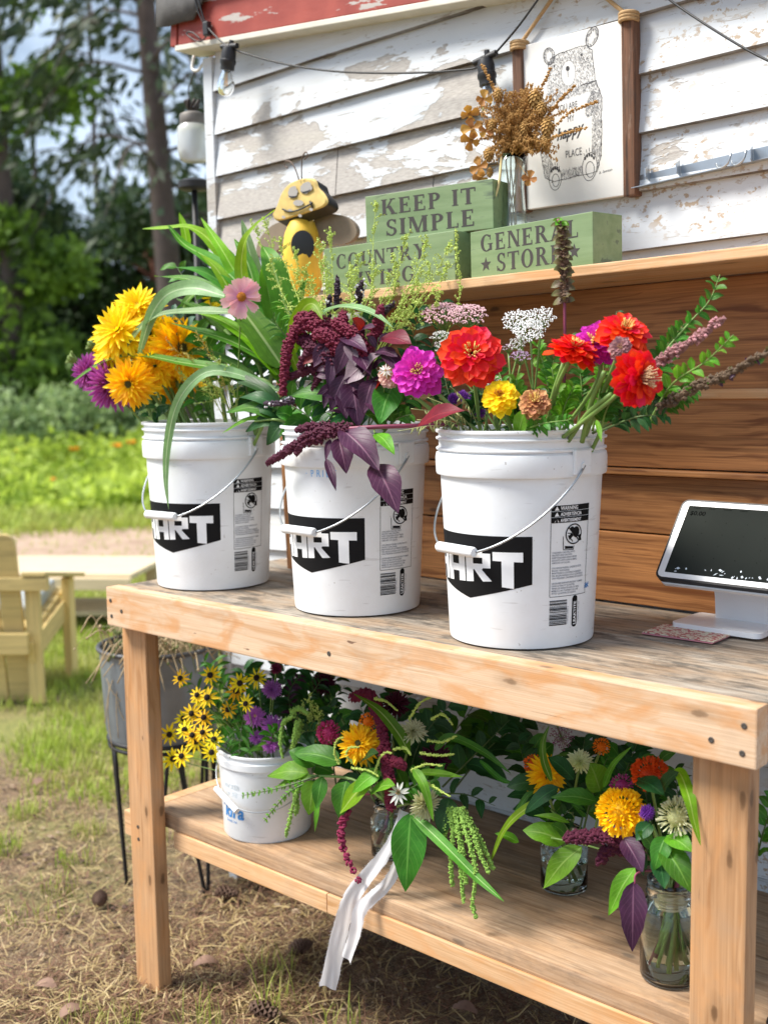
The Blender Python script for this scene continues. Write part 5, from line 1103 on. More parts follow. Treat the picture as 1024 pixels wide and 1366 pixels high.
P_RED = leafm('red petal', (.78, .012, .010), tip=(.84, .018, .012), veins=False, vein=(.60, .006, .008), rough=.5, trans=.22, tcol=(1, .7, .6), vary=.07); P_ORED = leafm('orange red petal', (.84, .035, .012), tip=(.86, .045, .015), veins=False, vein=(.70, .012, .008), rough=.5, trans=.22, tcol=(1, .7, .5), vary=.07)
P_MAG = leafm('magenta petal', (.66, .022, .42), tip=(.74, .05, .55), veins=False, vein=(.55, .012, .34), rough=.5, trans=.22, tcol=(1, .7, 1), vary=.07); P_PINK = leafm('soft pink petal', (.66, .30, .50), tip=(.86, .52, .47), veins=False, vein=(.72, .36, .46), rough=.55, trans=.3, tcol=(1, .85, .85), vary=.05)
P_PUR = leafm('purple aster petal', (.42, .05, .20), tip=(.52, .16, .50), veins=False, vein=(.30, .03, .18), rough=.5, trans=.2, tcol=(1, .7, 1)); P_WINE = leafm('wine red petal', (.20, .012, .035), tip=(.36, .05, .12), veins=False, vein=(.14, .01, .02), rough=.5, trans=.15, tcol=(1, .6, .7))
P_LILAC = leafm('lilac aster petal', (.46, .13, .48), tip=(.56, .24, .58), veins=False, vein=(.36, .09, .40), rough=.5, trans=.25, tcol=(1, .8, 1)); P_BI = leafm('red and cream petal', (.36, .03, .035), tip=(.66, .40, .16), veins=False, vein=(.30, .02, .03), rough=.5, trans=.15)
P_CREAM = leafm('cream petal', (.66, .66, .34), tip=(.76, .76, .60), veins=False, vein=(.60, .62, .28), rough=.55, trans=.25); P_ORG = leafm('orange petal', (.88, .16, .006), tip=(.90, .22, .008), veins=False, vein=(.75, .09, .004), rough=.55, trans=.2, tcol=(1, .8, .5)); P_WHT = leafm('white petal', (.78, .78, .74), veins=False, vein=(.66, .68, .6), rough=.5, trans=.25, vary=.04)
C_GRN = plain('green brown disc', (.10, .095, .02), .8, 0, .5, 200); C_ORG = plain('orange disc', (.55, .20, .015), .7, 0, .4, 200); C_DARK = plain('dark brown disc', (.022, .012, .010), .8, 0, .4, 200); C_TUFT = plain('pale yellow stamens', (.80, .56, .16), .6, 0, .3, 200); C_TAN = plain('tan stamens', (.62, .40, .22), .6, 0, .3, 200)
BURG = plain('burgundy plume', (.17, .008, .035), .75, 0, .4, 150); BURGD = plain('dark burgundy plume', (.085, .006, .028), .75, 0, .4, 150); PLIME = plain('lime seed heads', (.46, .58, .12), .6, 0, .35, 90); PGRN = plain('green tassels', (.22, .38, .06), .7, 0, .3, 120)
def fluff(name, c): return leafm(name, c, veins=False, trans=.2, vary=.05)

# ------------------------------------------------------------------ left bucket
g = 'double sunflowers in the left bucket'
for lab, px, py, y, rp, mat, f, cm in (
 ('upper bright yellow double sunflower at the top of the left bunch', 184, 410, .12, 37, P_YEL, (-.2, .75, .8), None), ('largest bright yellow double sunflower at the outer left of the bunch', 160, 442, .07, 45, P_YEL, (-.5, .45, .8), None),
 ('yellow double sunflower tucked between the two large ones and the pale arching leaf', 201, 448, .13, 40, P_YEL, (-.1, .5, 1), None), ('golden double sunflower drooping over the bucket rim beside the purple asters', 174, 511, .045, 37, P_GOLD, (-.35, -.15, 1), C_GRN),
 ('bright yellow double sunflower facing left between the outer two', 150, 470, .09, 34, P_YEL, (-.7, .2, .8), None), ('golden double sunflower under the pale arching leaf, next to the drooping one', 206, 488, .10, 34, P_GOLD, (.1, .1, 1), None), ('golden sunflower with dark green centre half covered by fine seed heads', 240, 464, .15, 46, P_GOLD, (.45, .1, .9), C_GRN), ('golden sunflower low behind the drooping blade, only its lower petals showing', 238, 510, .19, 38, P_GOLD, (.2, -.4, .9), C_GRN), ('small yellow sunflower peeping between the leaves behind the pink cosmos', 288, 397, .27, 20, P_YEL, (0, .3, 1), None)):
    flower(lab, 'sunflower', 'teddy' if rp > 25 else 'sun', px, py, y, rp, mat, f, inb(0), cm, 'dome', .20, .4, group=g, sw=.0042)
flower('purple aster at the far left tip of the left bunch', 'aster', 'aster', 116, 496, .11, 27, P_PUR, (-.7, .2, .7), inb(0), None, group='purple asters in the left bucket')
flower('wine-centred purple aster half under the golden sunflower', 'aster', 'aster', 148, 513, .075, 37, P_PUR, (.25, .1, 1), inb(0), plain('wine disc', (.22, .02, .05), .7, 0, .4, 90), 'tuft', .42, .25, group='purple asters in the left bucket')
for lab, px, py, y in (('closed green flower bud left of the purple asters', 97, 479, .13), ('green flower bud above the purple asters', 124, 460, .12)):
    P = at(px, py, y); r = thing('flower_bud', lab, 'bud', P, 'green buds'); m = MB(); Z = facing(P, (-.8, .4, .2)); lathe(m, [(.003, -.012), (.009, -.006), (.011, .002), (.008, .010), (.003, .014), (0, .0145)], (0, 0, 0), 12, mw=frame(P, Z))
    for k in range(8): a = k*.785; q = frame(P, Z) @ V((.012*cos(a), .012*sin(a), .006)); e = frame(P, Z) @ V((.017*cos(a), .017*sin(a), .012)); tube(m, [frame(P, Z) @ V((.009*cos(a), .009*sin(a), -.002)), q, e], .0022, 4)
    m.build('bud', plain('bud green', (.15, .22, .04), .6, 0, .3, 80), r); stemo(r, [P-Z*.01, P.lerp(BK[0]+V((0, 0, .4)), .5), inb(0)], .0022, STEM)
# thick green stems seen above the rim
r = thing('cut_greens', 'sheaf of thick pale green stems standing in the left bucket behind the drooping blade', 'cut stems', at(250, 560, .2))
for a, b_ in (((222, 500), (262, 572)), ((232, 505), (272, 572)), ((245, 500), (285, 572)), ((262, 515), (292, 572)), ((282, 520), (288, 575)), ((212, 500), (252, 572)), ((205, 498), (245, 572)), ((296, 520), (305, 572))):
    stemo(r, [at(a[0], a[1], .17), at((a[0]+b_[0])/2-2, (a[1]+b_[1])/2, .19), at(b_[0], b_[1]+14, .20)], .0048, STEM, 6)
# maize-like stalks with long arching leaves, rooted between the first two buckets
B12 = V((.235, .215, T+.26))
g = 'leafy stalks leaning out of the left bucket'
S1 = thing('grass_stalk', 'tall stalk whose broad blade leaves fan up in front of the shed corner', 'grass stalk', B12, g); S2 = thing('grass_stalk', 'stalk with pale silvery blade leaves arching left over the sunflowers', 'grass stalk', B12, g); S3 = thing('grass_stalk', 'low stalk whose long thin blades sweep past the asters and hang down the bucket', 'grass stalk', B12, g)
stemo(S1, [B12, at(362, 500, .21), at(335, 420, .21)], .005, STEM); stemo(S2, [B12, at(350, 505, .20), at(300, 440, .19)], .004, STEM); stemo(S3, [B12, at(365, 525, .17), at(330, 500, .15)], .004, STEM)
bl = lambda S_, pts, wpx, mat, **k: blade(S_, [at(*p) for p in pts], pw(wpx*1.42, at(*pts[len(pts)//2])), mat, 'blade', n=26, **k)
bl(S1, [(352, 430, .20), (316, 376, .20), (278, 345, .19), (245, 325, .19), (224, 300, .18)], 17, L_BLADE, roll=.3); bl(S1, [(345, 400, .21), (316, 366, .21), (296, 333, .20), (268, 290, .20)], 15, L_LIME, roll=-.3)
bl(S1, [(300, 350, .22), (277, 318, .22), (252, 303, .21), (222, 304, .20), (190, 305, .19)], 14, L_LIME, roll=.5); bl(S1, [(330, 395, .17), (322, 362, .17), (326, 325, .16), (342, 300, .15), (366, 280, .14)], 14, L_LIME, roll=-.5)
bl(S1, [(392, 440, .20), (378, 400, .19), (362, 350, .19), (350, 328, .22)], 27, L_BLADE, fold=.3); bl(S1, [(362, 430, .24), (346, 385, .25), (334, 340, .25), (322, 292, .26)], 19, L_PALEB, roll=.5)
bl(S1, [(374, 490, .16), (338, 440, .15), (298, 400, .15), (258, 374, .14), (206, 368, .13)], 17, L_BLADE, roll=.2); bl(S1, [(376, 488, .14), (350, 450, .13), (322, 412, .13), (300, 388, .14)], 30, L_BLADE, fold=.3); bl(S1, [(378, 495, .17), (362, 455, .16), (348, 420, .17)], 26, L_BLADE, fold=.3)
bl(S1, [(250, 330, .24), (246, 306, .24), (239, 283, .24)], 9, L_LIME); bl(S1, [(376, 495, .19), (320, 460, .19), (270, 415, .19), (235, 398, .20)], 14, L_GREEN, roll=.4)
bl(S2, [(300, 395, .13), (259, 384, .12), (226, 391, .10), (206, 413, .085), (193, 446, .075), (180, 498, .065)], 15, L_PALEB, roll=-.4); bl(S2, [(310, 416, .12), (259, 415, .10), (213, 420, .085), (186, 438, .075), (163, 472, .06)], 11, L_PALEB, roll=.3)
bl(S2, [(372, 490, .15), (327, 464, .14), (295, 450, .13), (256, 439, .12), (218, 428, .12)], 13, L_BLADE, roll=.3); bl(S2, [(330, 400, .22), (290, 380, .22), (250, 400, .2), (238, 440, .18)], 12, L_BLADE, roll=.3)
bl(S3, [(372, 530, .15), (330, 507, .13), (292, 492, .11), (240, 483, .09), (190, 474, .075), (150, 478, .065), (120, 493, .06), (93, 512, .055)], 13, L_BLADE, roll=.35); bl(S3, [(374, 522, .16), (320, 500, .12), (280, 495, .085), (252, 514, .06), (233, 547, .045), (223, 595, .04), (221, 640, .038), (225, 680, .037)], 11, L_PALEB, roll=-.2)
bl(S3, [(375, 540, .16), (345, 512, .15), (310, 484, .15), (268, 462, .15)], 12, L_GREEN, roll=.2); bl(S3, [(372, 545, .13), (352, 520, .12), (322, 506, .12), (300, 500, .12)], 14, L_DEEP)
for pts, w_, mt, ro_ in (([(350, 470, .18), (318, 410, .18), (290, 360, .18), (262, 335, .18)], 15, L_LIME, .4), ([(362, 450, .22), (345, 400, .23), (330, 350, .23), (312, 318, .23)], 16, L_BLADE, -.3), ([(380, 470, .21), (366, 420, .21), (356, 375, .21), (352, 345, .20)], 22, L_BLADE, .2), ([(370, 500, .15), (335, 455, .14), (290, 425, .13), (250, 415, .125)], 15, L_LIME, .3), ([(345, 430, .2), (305, 385, .2), (270, 362, .2), (232, 356, .2)], 17, L_GREEN, .2), ([(385, 520, .17), (360, 470, .16), (340, 435, .16), (326, 412, .16)], 22, L_BLADE, .1), ([(330, 390, .23), (302, 345, .23), (282, 322, .23)], 18, L_BLADE, -.2), ([(392, 500, .2), (392, 450, .2), (398, 400, .2), (410, 370, .2)], 13, L_GREEN, .2)):
    bl(S1, pts, w_, mt, roll=ro_)
r = flower('pale pink cosmos with an orange centre standing out against the long green leaves', 'cosmos', 'cosmos', 322, 396, .09, 26, P_PINK, (.05, .1, 1), B12+V((0, -.02, 0)), C_ORG, 'dome', .24, .5, sw=.0016)
# leafy filler of the left bucket
for i, (lab, pts, n, l, w, mat) in enumerate((
 ('broad-leaved sprig between the golden sunflowers and the long blades', [(310, 560, .2), (285, 490, .18), (262, 440, .17)], 12, 34, 18, L_GREEN), ('mid green sprig under the pink cosmos', [(335, 560, .2), (325, 490, .18), (318, 430, .17)], 14, 32, 14, L_GREEN), ('deep green sprig behind the long blades', [(350, 560, .24), (340, 480, .25), (330, 400, .25)], 16, 36, 16, L_DEEP), ('deep green sprig behind the upper sunflowers', [(250, 560, .24), (225, 480, .24), (205, 420, .22)], 14, 32, 16, L_DEEP),
 ('sprig of mid green oval leaves left of the long blades, against the dark trees', [(285, 470, .24), (262, 400, .25), (232, 350, .26)], 9, 34, 17, L_GREEN), ('blue-green leafy sprig among the golden sunflowers', [(270, 500, .2), (250, 440, .16), (228, 415, .14)], 8, 26, 14, L_BLUE), ('fresh green sprig behind the pink cosmos', [(300, 500, .25), (288, 440, .25), (276, 380, .26)], 10, 28, 15, L_GREEN),
 ('dark leafy sprig hanging over the left rim of the left bucket', [(240, 545, .12), (215, 540, .08), (196, 558, .06)], 6, 24, 15, L_DEEP), ('dark sprig at the back of the left bucket under the asters', [(230, 560, .2), (195, 535, .16), (175, 540, .14)], 8, 28, 15, L_DEEP), ('low green sprig in the middle of the left bucket', [(290, 570, .2), (268, 540, .17), (240, 525, .15)], 8, 26, 13, L_GREEN),
 ('dark leafy sprig between the left and middle buckets', [(350, 570, .2), (335, 530, .2), (310, 500, .2)], 9, 30, 15, L_DEEP))):
    sprig(lab, pts, n, l, w, mat, STEMD, group='leafy sprigs in the left bucket')
r = thing('peony_sprig', 'sprig of broad rounded dark leaves spilling over the rims of the left and middle buckets', 'foliage', at(388, 566, .1)); stemo(r, [at(400, 572, .12), at(370, 560, .08), at(340, 562, .07)], .0025, STEM)
for a, b_, w, mt in (((384, 562), (302, 550), 25, L_GREEN), ((380, 560), (328, 576), 26, L_DEEP), ((378, 556), (338, 545), 26, L_DEEP), ((384, 562), (356, 594), 28, L_DEEP), ((390, 556), (368, 552), 30, L_GREEN), ((372, 562), (296, 578), 9, L_FRESH), ((396, 570), (378, 588), 24, L_DEEP), ((378, 548), (318, 530), 20, L_DEEP)):
    lf(r, a, b_, .10, .07, w, mt, arch=.2)
# feathery golden grass over the sunflowers
def spray(parent, pts, nb, L, mat, seeds=14, sz=.0016, sw=.0006):
    C = catmull([at(*p) for p in pts], 24); m = MB(); tube(m, C, lambda t: sw*(1.4-t), 4)
    for i in range(nb):
        t = .25+.75*i/nb; p = C[int(t*24)]; T_ = (C[min(24, int(t*24)+1)]-C[max(0, int(t*24)-1)]).normalized(); d = (T_*.8+rv()*.75).normalized(); l = L*rnd.uniform(.5, 1.1)*(1.15-.75*t); e = p+d*l; tube(m, [p, p.lerp(e, .5)+rv()*l*.08, e], sw*.5, 3, cap=False)
        for k in range(seeds):
            q = p.lerp(e, .15+.85*k/seeds)+rv()*sz*1.6; s = rnd.uniform(.7, 1.3)*sz; n_ = rv(); a = n_.orthogonal().normalized()*s; b2 = n_.cross(a); m.add([q+a, q+b2, q-a, q-b2, q+n_*s*.5, q-n_*s*.5], [(0, 1, 4), (1, 2, 4), (2, 3, 4), (3, 0, 4), (1, 0, 5), (2, 1, 5), (3, 2, 5), (0, 3, 5)])
    return m.build('seed_head', mat, parent, smooth=False)
GSEED = plain('golden seed', (.46, .36, .08), .6, 0, .3, 90)
for i, (a, b_) in enumerate((((300, 545), (222, 455)), ((300, 540), (245, 470)), ((310, 540), (262, 445)), ((305, 550), (232, 492)), ((312, 552), (268, 500)), ((318, 545), (288, 478)))):
    r = thing('grass_spray', 'airy golden-green grass seed head in front of the golden sunflower', 'grass', at(a[0], a[1], .17), 'golden grass seed heads in the left bucket'); spray(r, [(a[0], a[1]+15, .18), ((a[0]+b_[0])/2+6, (a[1]+b_[1])/2, .13), (b_[0], b_[1], .09)], 24, .05, GSEED if i < 3 else PLIME, 11, .0013)

# ------------------------------------------------------------------ middle bucket
tips = [(338, 300), (352, 292), (372, 318), (392, 330), (408, 352), (424, 322), (440, 308), (468, 352), (478, 338), (503, 270), (528, 340), (543, 312), (570, 318), (600, 322), (596, 350), (360, 345), (432, 345), (575, 350), (560, 356), (530, 364), (500, 352), (470, 372), (436, 362), (415, 372), (560, 384), (585, 388), (396, 362)]
for i, (x, y) in enumerate(tips):
    r = thing('wispy_spray', 'wispy lime seed spray '+('in front of the wooden bee' if x < 430 else 'in front of the left half of the COUNTRY LIVING sign' if x < 515 else 'in front of the right half of the COUNTRY LIVING sign'), 'foliage', inb(1), 'wispy lime sprays in the middle bucket'); x0 = 460+(x-460)*.22; yy = .22+.08*sin(i*2.4)
    spray(r, [(x0, 500, .24), (x0+(x-x0)*.5+rnd.uniform(-5, 5), 430, yy), (x0+(x-x0)*.88, y+30, yy), (x, y, yy-.01)], 22, .040, PLIME, 13, .0019, .0008)
r = thing('wispy_spray', 'single lime seed spike standing right of the COUNTRY LIVING sign', 'foliage', inb(1)); spray(r, [(585, 470, .24), (612, 400, .25), (610, 350, .25), (607, 303, .25)], 40, .014, PLIME, 8, .0017)
def spike(label, pts, rpx, mat, n=120, leafm_=None, nm='flower_spike', cat='flower spike', group=None, bl=.004, acc=None, base=None):
    P = [at(*p) for p in pts]; r = thing(nm, label, cat, base or P[0], group); fuzz(r, P, pw(rpx, P[0]), pw(rpx*.45, P[-1]), mat, n, bl, 'florets')
    if acc:
        C = catmull(P, 20); m = MB()
        for _ in range(acc[1]): p = C[rnd.randrange(21)]; blob(m, p+rv()*pw(rpx, p)*1.05, .0032*rnd.uniform(.7, 1.2), 0)
        m.build('blossoms', acc[0], r, smooth=False)
    return r
WHB = plain('white blossoms', (.74, .70, .72), .6, 0, .1); DKB = plain('dark basil spike', (.045, .022, .040), .7, 0, .4, 120)
g = 'dark basil spikes in the middle bucket'
spike('dark basil spike standing upright in the wispy green sprays', [(449, 410, .18), (450, 390, .17), (449, 368, .17)], 6, DKB, 130, group=g); spike('dark basil spike dotted with tiny white blossoms', [(476, 408, .18), (479, 392, .17), (482, 376, .17)], 7, DKB, 110, group=g, acc=(WHB, 40))
spike('dark basil spike slanting right above the magenta amaranth tip', [(505, 425, .2), (514, 415, .19), (526, 404, .19)], 5, DKB, 110, group=g); spike('dark basil spike lying low by the rounded leaves at the left', [(392, 534, .08), (372, 538, .07), (354, 538, .06)], 5, DKB, 110, group=g, acc=(WHB, 14)); spike('short dark basil spike behind the pale arching leaf', [(436, 425, .19), (438, 412, .19), (440, 396, .19)], 6, DKB, 100, group=g, acc=(WHB, 8))
am = thing('amaranth', 'burgundy amaranth with a hanging plume and purple leaves in the middle bucket', 'amaranth', inb(1)); A_ = lambda *q: [at(*p) for p in q]
stemo(am, A_((470, 580, .17), (460, 520, .14), (445, 460, .12)), .005, STEMP); stemo(am, A_((475, 580, .17), (490, 510, .14), (500, 455, .13)), .004, STEMP)
fuzz(am, A_((424, 436, .10), (404, 432, .09), (388, 452, .08), (380, 485, .075), (377, 526, .075)), .0135, .006, BURG, 620); fuzz(am, A_((446, 452, .12), (430, 435, .11), (410, 426, .10), (398, 428, .10)), .018, .010, BURG, 520); fuzz(am, A_((428, 480, .11), (414, 462, .10), (402, 450, .10)), .016, .010, BURGD, 360)
fuzz(am, A_((455, 470, .10), (440, 450, .09), (420, 446, .085)), .014, .009, BURG, 380); fuzz(am, A_((448, 500, .10), (430, 470, .09), (412, 468, .085), (400, 490, .08)), .011, .006, BURGD, 340); fuzz(am, A_((490, 470, .10), (470, 446, .10), (448, 430, .10)), .012, .008, BURG, 320); fuzz(am, A_((462, 456, .12), (458, 436, .11), (457, 418, .11)), .0125, .005, BURG, 300); fuzz(am, A_((500, 450, .13), (504, 430, .12), (508, 409, .12)), .0125, .004, BURG, 320); fuzz(am, A_((432, 490, .11), (408, 495, .095), (386, 503, .09)), .009, .004, BURGD, 260); fuzz(am, A_((428, 498, .11), (422, 508, .10), (419, 520, .10)), .007, .004, BURGD, 120); fuzz(am, A_((482, 470, .13), (476, 450, .12), (480, 430, .12)), .014, .008, BURGD, 260)
for a, b_, w, mt in (((464, 457), (474, 488), 16, L_MAUVE), ((491, 483), (459, 512), 26, L_MAUVE), ((484, 498), (506, 474), 20, L_MAUVE), ((470, 508), (478, 570), 32, L_PLUM), ((498, 506), (484, 552), 24, L_PLUM), ((508, 452), (549, 460), 24, L_RED), ((484, 440), (470, 424), 14, L_RED), ((470, 450), (448, 500), 20, L_PLUM), ((446, 470), (438, 520), 14, L_PLUM), ((455, 450), (490, 470), 18, L_PLUM), ((500, 470), (530, 476), 16, L_PLUM), ((478, 444), (500, 436), 12, L_PLUM), ((440, 510), (432, 545), 11, L_PLUM), ((500, 520), (520, 500), 18, L_RED), ((440, 455), (418, 490), 18, L_PLUM), ((462, 500), (440, 548), 20, L_PLUM), ((476, 470), (494, 500), 20, L_PLUM), ((510, 470), (538, 500), 18, L_PLUM), ((430, 470), (404, 486), 14, L_RED), ((490, 530), (510, 560), 18, L_PLUM), ((455, 520), (462, 560), 16, L_PLUM)):
    lf(am, a, b_, .10, .075, w*1.3, mt, arch=.1, fold=.3)
am2 = thing('amaranth', 'burgundy amaranth lying across the middle bucket rim, its large purple leaves hanging down', 'amaranth', at(590, 570, .16)); stemo(am2, A_((612, 566, .17), (540, 568, .10), (490, 570, .06), (450, 573, .045)), .0042, STEMP)
fuzz(am2, A_((462, 572, .05), (420, 580, .035), (385, 600, .03), (358, 617, .03)), .012, .004, BURGD, 700); fuzz(am2, A_((440, 568, .05), (410, 570, .045), (396, 573, .045)), .008, .004, BURGD, 200); fuzz(am2, A_((430, 585, .04), (405, 592, .03), (396, 604, .03)), .007, .004, BURGD, 180)
for a, b_, w, mt in (((456, 572), (506, 628), 36, L_PLUM), ((452, 585), (462, 632), 26, L_PLUM), ((500, 618), (531, 685), 36, L_PLUM), ((440, 586), (434, 615), 8, L_PLUM), ((435, 612), (448, 655), 11, L_PLUM), ((556, 568), (620, 548), 26, L_RED)):
    lf(am2, a, b_, .045, .025, w*1.2, mt, arch=.10, fold=.3, n=12)
for i, (lab, a, b_, y0, y1, w, mt) in enumerate((('broad green leaf under the hanging amaranth plume', (455, 530), (386, 528), .12, .08, 30, L_GREEN), ('broad rounded green leaf below the magenta zinnia', (524, 512), (506, 566), .12, .07, 42, L_GREEN), ('green leaf tip hanging over the middle bucket rim', (500, 578), (526, 607), .07, .03, 22, L_FRESH), ('narrow green leaf left of the purple leaves', (450, 545), (432, 500), .13, .10, 20, L_GREEN))):
    r = thing('broad_leaf', lab, 'leaf', at(a[0], a[1], y0), 'broad leaves in the middle bucket'); lf(r, a, b_, y0, y1, w, mt, name='leaf_blade'); stemo(r, [at(a[0], a[1], y0), at((a[0]+490)/2, (a[1]+575)/2, .15), inb(1)], .0014, STEM)
S4 = thing('grass_stalk', 'grass stalk with one curled lime leaf and one pale leaf arching over the amaranth', 'grass stalk', inb(1)); stemo(S4, A_((450, 560, .2), (430, 480, .17), (418, 440, .16)), .003, STEM)
bl(S4, [(392, 470, .11), (394, 435, .11), (406, 410, .10), (419, 406, .10), (430, 426, .09)], 15, L_LIME, roll=.6); bl(S4, [(425, 436, .14), (436, 416, .13), (462, 409, .12), (496, 417, .11), (528, 440, .10)], 14, L_PALEB, roll=-.5); bl(S4, [(400, 500, .1), (388, 470, .09), (386, 450, .08)], 9, L_LIME)
for lab, pts, n, l, w, mat in (('large-leaved green sprig between the amaranth plume and the rounded leaves', [(430, 585, .14), (410, 555, .12), (380, 535, .11)], 9, 44, 22, L_GREEN), ('large-leaved sprig below the purple leaves at the rim', [(480, 590, .13), (470, 560, .11), (440, 548, .10)], 9, 40, 20, L_DEEP), ('large-leaved sprig right of the purple leaves', [(510, 585, .14), (520, 550, .13), (548, 530, .13)], 9, 40, 20, L_GREEN), ('large dark sprig behind the magenta zinnia', [(530, 580, .2), (545, 520, .2), (556, 450, .2)], 12, 40, 19, L_DEEP), ('large dark sprig filling the back of the middle bucket', [(470, 580, .25), (440, 500, .26), (415, 430, .26)], 14, 42, 18, L_DEEP), ('large dark sprig at the back right of the middle bucket', [(490, 580, .25), (500, 490, .26), (505, 420, .26)], 14, 42, 18, L_DEEP), ('purple-leaved sprig under the amaranth plumes', [(475, 580, .12), (455, 520, .10), (430, 470, .10)], 12, 36, 19, L_PLUM), ('purple-leaved sprig rising right of the amaranth plumes', [(480, 580, .12), (490, 520, .10), (505, 450, .11)], 12, 36, 19, L_PLUM), ('deep green sprig filling the middle bucket below the amaranth', [(470, 580, .16), (440, 545, .13), (415, 530, .11)], 10, 30, 15, L_DEEP), ('dark leafy sprig behind the amaranth', [(480, 570, .2), (455, 500, .2), (430, 440, .2)], 14, 32, 14, L_DEEP), ('dark leafy sprig at the right back of the middle bucket', [(520, 570, .22), (545, 470, .24), (560, 410, .24)], 14, 30, 13, L_DEEP), ('dark feathery sprig behind the right box sign end', [(540, 560, .25), (580, 450, .26), (590, 400, .26)], 14, 26, 8, L_DEEP), ('green sprig in the gap over the middle bucket rim', [(500, 590, .13), (528, 560, .11), (550, 552, .10)], 8, 24, 12, L_GREEN), ('ferny green sprig under the purple leaves', [(450, 580, .12), (442, 560, .09), (446, 540, .08)], 12, 12, 4, L_FRESH), ('dark sprig filling the centre of the middle bucket', [(440, 575, .2), (400, 520, .18), (372, 470, .18)], 14, 34, 13, L_DEEP), ('fine-leaved green sprig beneath the wispy sprays', [(430, 520, .2), (400, 440, .18), (375, 400, .18)], 22, 26, 4, L_FRESH), ('fine-leaved green sprig beside the pink cosmos', [(430, 530, .2), (385, 455, .16), (362, 425, .14)], 22, 26, 4, L_GREEN), ('second dark sprig deep in the middle bucket', [(455, 580, .22), (480, 530, .22), (520, 480, .22)], 12, 34, 16, L_DEEP)):
    sprig(lab, pts, n, l, w, mat, STEMD, group='leafy sprigs in the middle bucket')
# ------------------------------------------------------------------ right bucket
g = 'zinnias in the right bucket'
zz = lambda lab, px, py, y, rp, mat, f, cm=C_TUFT, via=None, **k: flower(lab, 'zinnia', 'zinnia', px, py, y, rp, mat, f, inb(2), cm, 'tuft', k.pop('cr_', .20), k.pop('ch', .7), group=g, via=via, sw=.0036, **k)
zz('magenta zinnia leaning over the gap between the middle and right buckets', 557, 497, .07, 36, P_MAG, (-.1, .3, 1)); zz('large round red zinnia facing forward, left of the white yarrow', 629, 474, .055, 45, P_RED, (0, .42, 1)); zz('bright yellow zinnia low in the middle of the right bucket', 667, 530, .065, 28, P_YEL, (-.1, .5, .9), C_ORG)
zz('two-toned dusky red and cream zinnia beside the yellow one', 713, 537, .07, 24, P_BI, (0, .6, .9), C_TUFT, cr_=.3); zz('orange-red zinnia seen from the side above the thick green stems', 764, 468, .08, 37, P_ORED, (.35, .85, .35), C_TUFT, via=(738, 540, .12)); zz('magenta zinnia behind, between the red zinnias', 794, 458, .13, 33, P_MAG, (.1, .55, .8), C_TUFT, via=(790, 520, .14), cr_=.32)
zz('red zinnia at the back top of the right bunch', 832, 444, .12, 39, P_ORED, (.25, .7, .65), C_TUFT, via=(825, 520, .14)); zz('large red zinnia at the right front with a tan tuft, facing right', 851, 504, .055, 43, P_RED, (.65, .05, .8), C_TAN, via=(800, 545, .10), cr_=.26, ch=1.1); zz('small faded dusty pink zinnia between the red zinnias', 827, 464, .075, 17, leafm('faded petal', (.34, .14, .16), tip=(.46, .24, .24), veins=False, trans=.1), (-.1, .3, 1), C_TAN)
zz('small half-open pink and cream zinnia left of the magenta one', 519, 502, .08, 17, leafm('rose cream petal', (.75, .22, .28), tip=(.80, .62, .50), veins=False, trans=.2), (-.3, .1, 1), C_TUFT)
def umbel(label, px, py, y, rpx, c, n=34, f=(0, .9, .5), group='yarrow heads in the right bucket', flat=.35):
    P = at(px, py, y); R = pw(rpx, P); r = thing('yarrow', label, 'yarrow', inb(2), group); Fm = frame(P, facing(P, f)); m = MB(); s = MB()
    for i in range(n):
        t = (i+.5)/n; a = i*2.39996; q = R*sqrt(t); p = V((q*cos(a), q*sin(a), R*flat*(1-t))); tube(s, [Fm @ V((0, 0, -R*.9)), Fm @ (p-V((0, 0, R*.05)))], .0006, 3, cap=False)
        for _ in range(11): d = rv(); blob(m, Fm @ (p+V((d.x, d.y, abs(d.z)*.6))*R*.16), R*.055*rnd.uniform(.7, 1.2), 0)
    m.build('florets', plain(label.split(' yarrow')[0]+' florets', c, .7, 0, .12, 200), r, smooth=False); s.build('rays', STEM, r); stemo(r, [Fm @ V((0, 0, -R*.85)), P.lerp(V(ABS[r.name]), .5), V(ABS[r.name])], .0018, STEM)
umbel('pale pink yarrow head at the back left of the right bucket', 592, 420, .2, 28, (.66, .40, .42)); umbel('pale pink yarrow head tucked behind the large red zinnia', 624, 421, .19, 26, (.66, .42, .44)); umbel('small cream yarrow head left of the large red zinnia', 589, 450, .16, 15, (.66, .66, .60), 20); g2 = dict(f=(-.1, .75, .75), flat=.16)
umbel('white yarrow cluster in the centre of the right bucket, left part', 689, 428, .15, 20, (.82, .82, .81), 30, **g2); umbel('white yarrow cluster in the centre of the right bucket, right part', 720, 425, .155, 20, (.82, .82, .81), 30, **g2); umbel('white yarrow cluster in the centre of the right bucket, middle', 706, 441, .14, 21, (.82, .82, .81), 32, **g2); umbel('white yarrow cluster in the centre of the right bucket, lowest', 691, 458, .14, 13, (.82, .82, .81), 18, **g2)
for lab, x, y, rp in (('cream yarrow floret cluster between the magenta and red zinnias', 590, 462, 12), ('faint pink yarrow cluster between the red and yellow zinnias', 657, 508, 11)): umbel(lab, x, y, .13, rp, (.72, .66, .62), 16, **g2)
umbel('small lilac yarrow head below the white ones', 694, 476, .13, 14, (.50, .34, .52), 20); umbel('tiny mauve yarrow head beside the large red zinnia', 678, 464, .15, 9, (.56, .40, .50), 14)
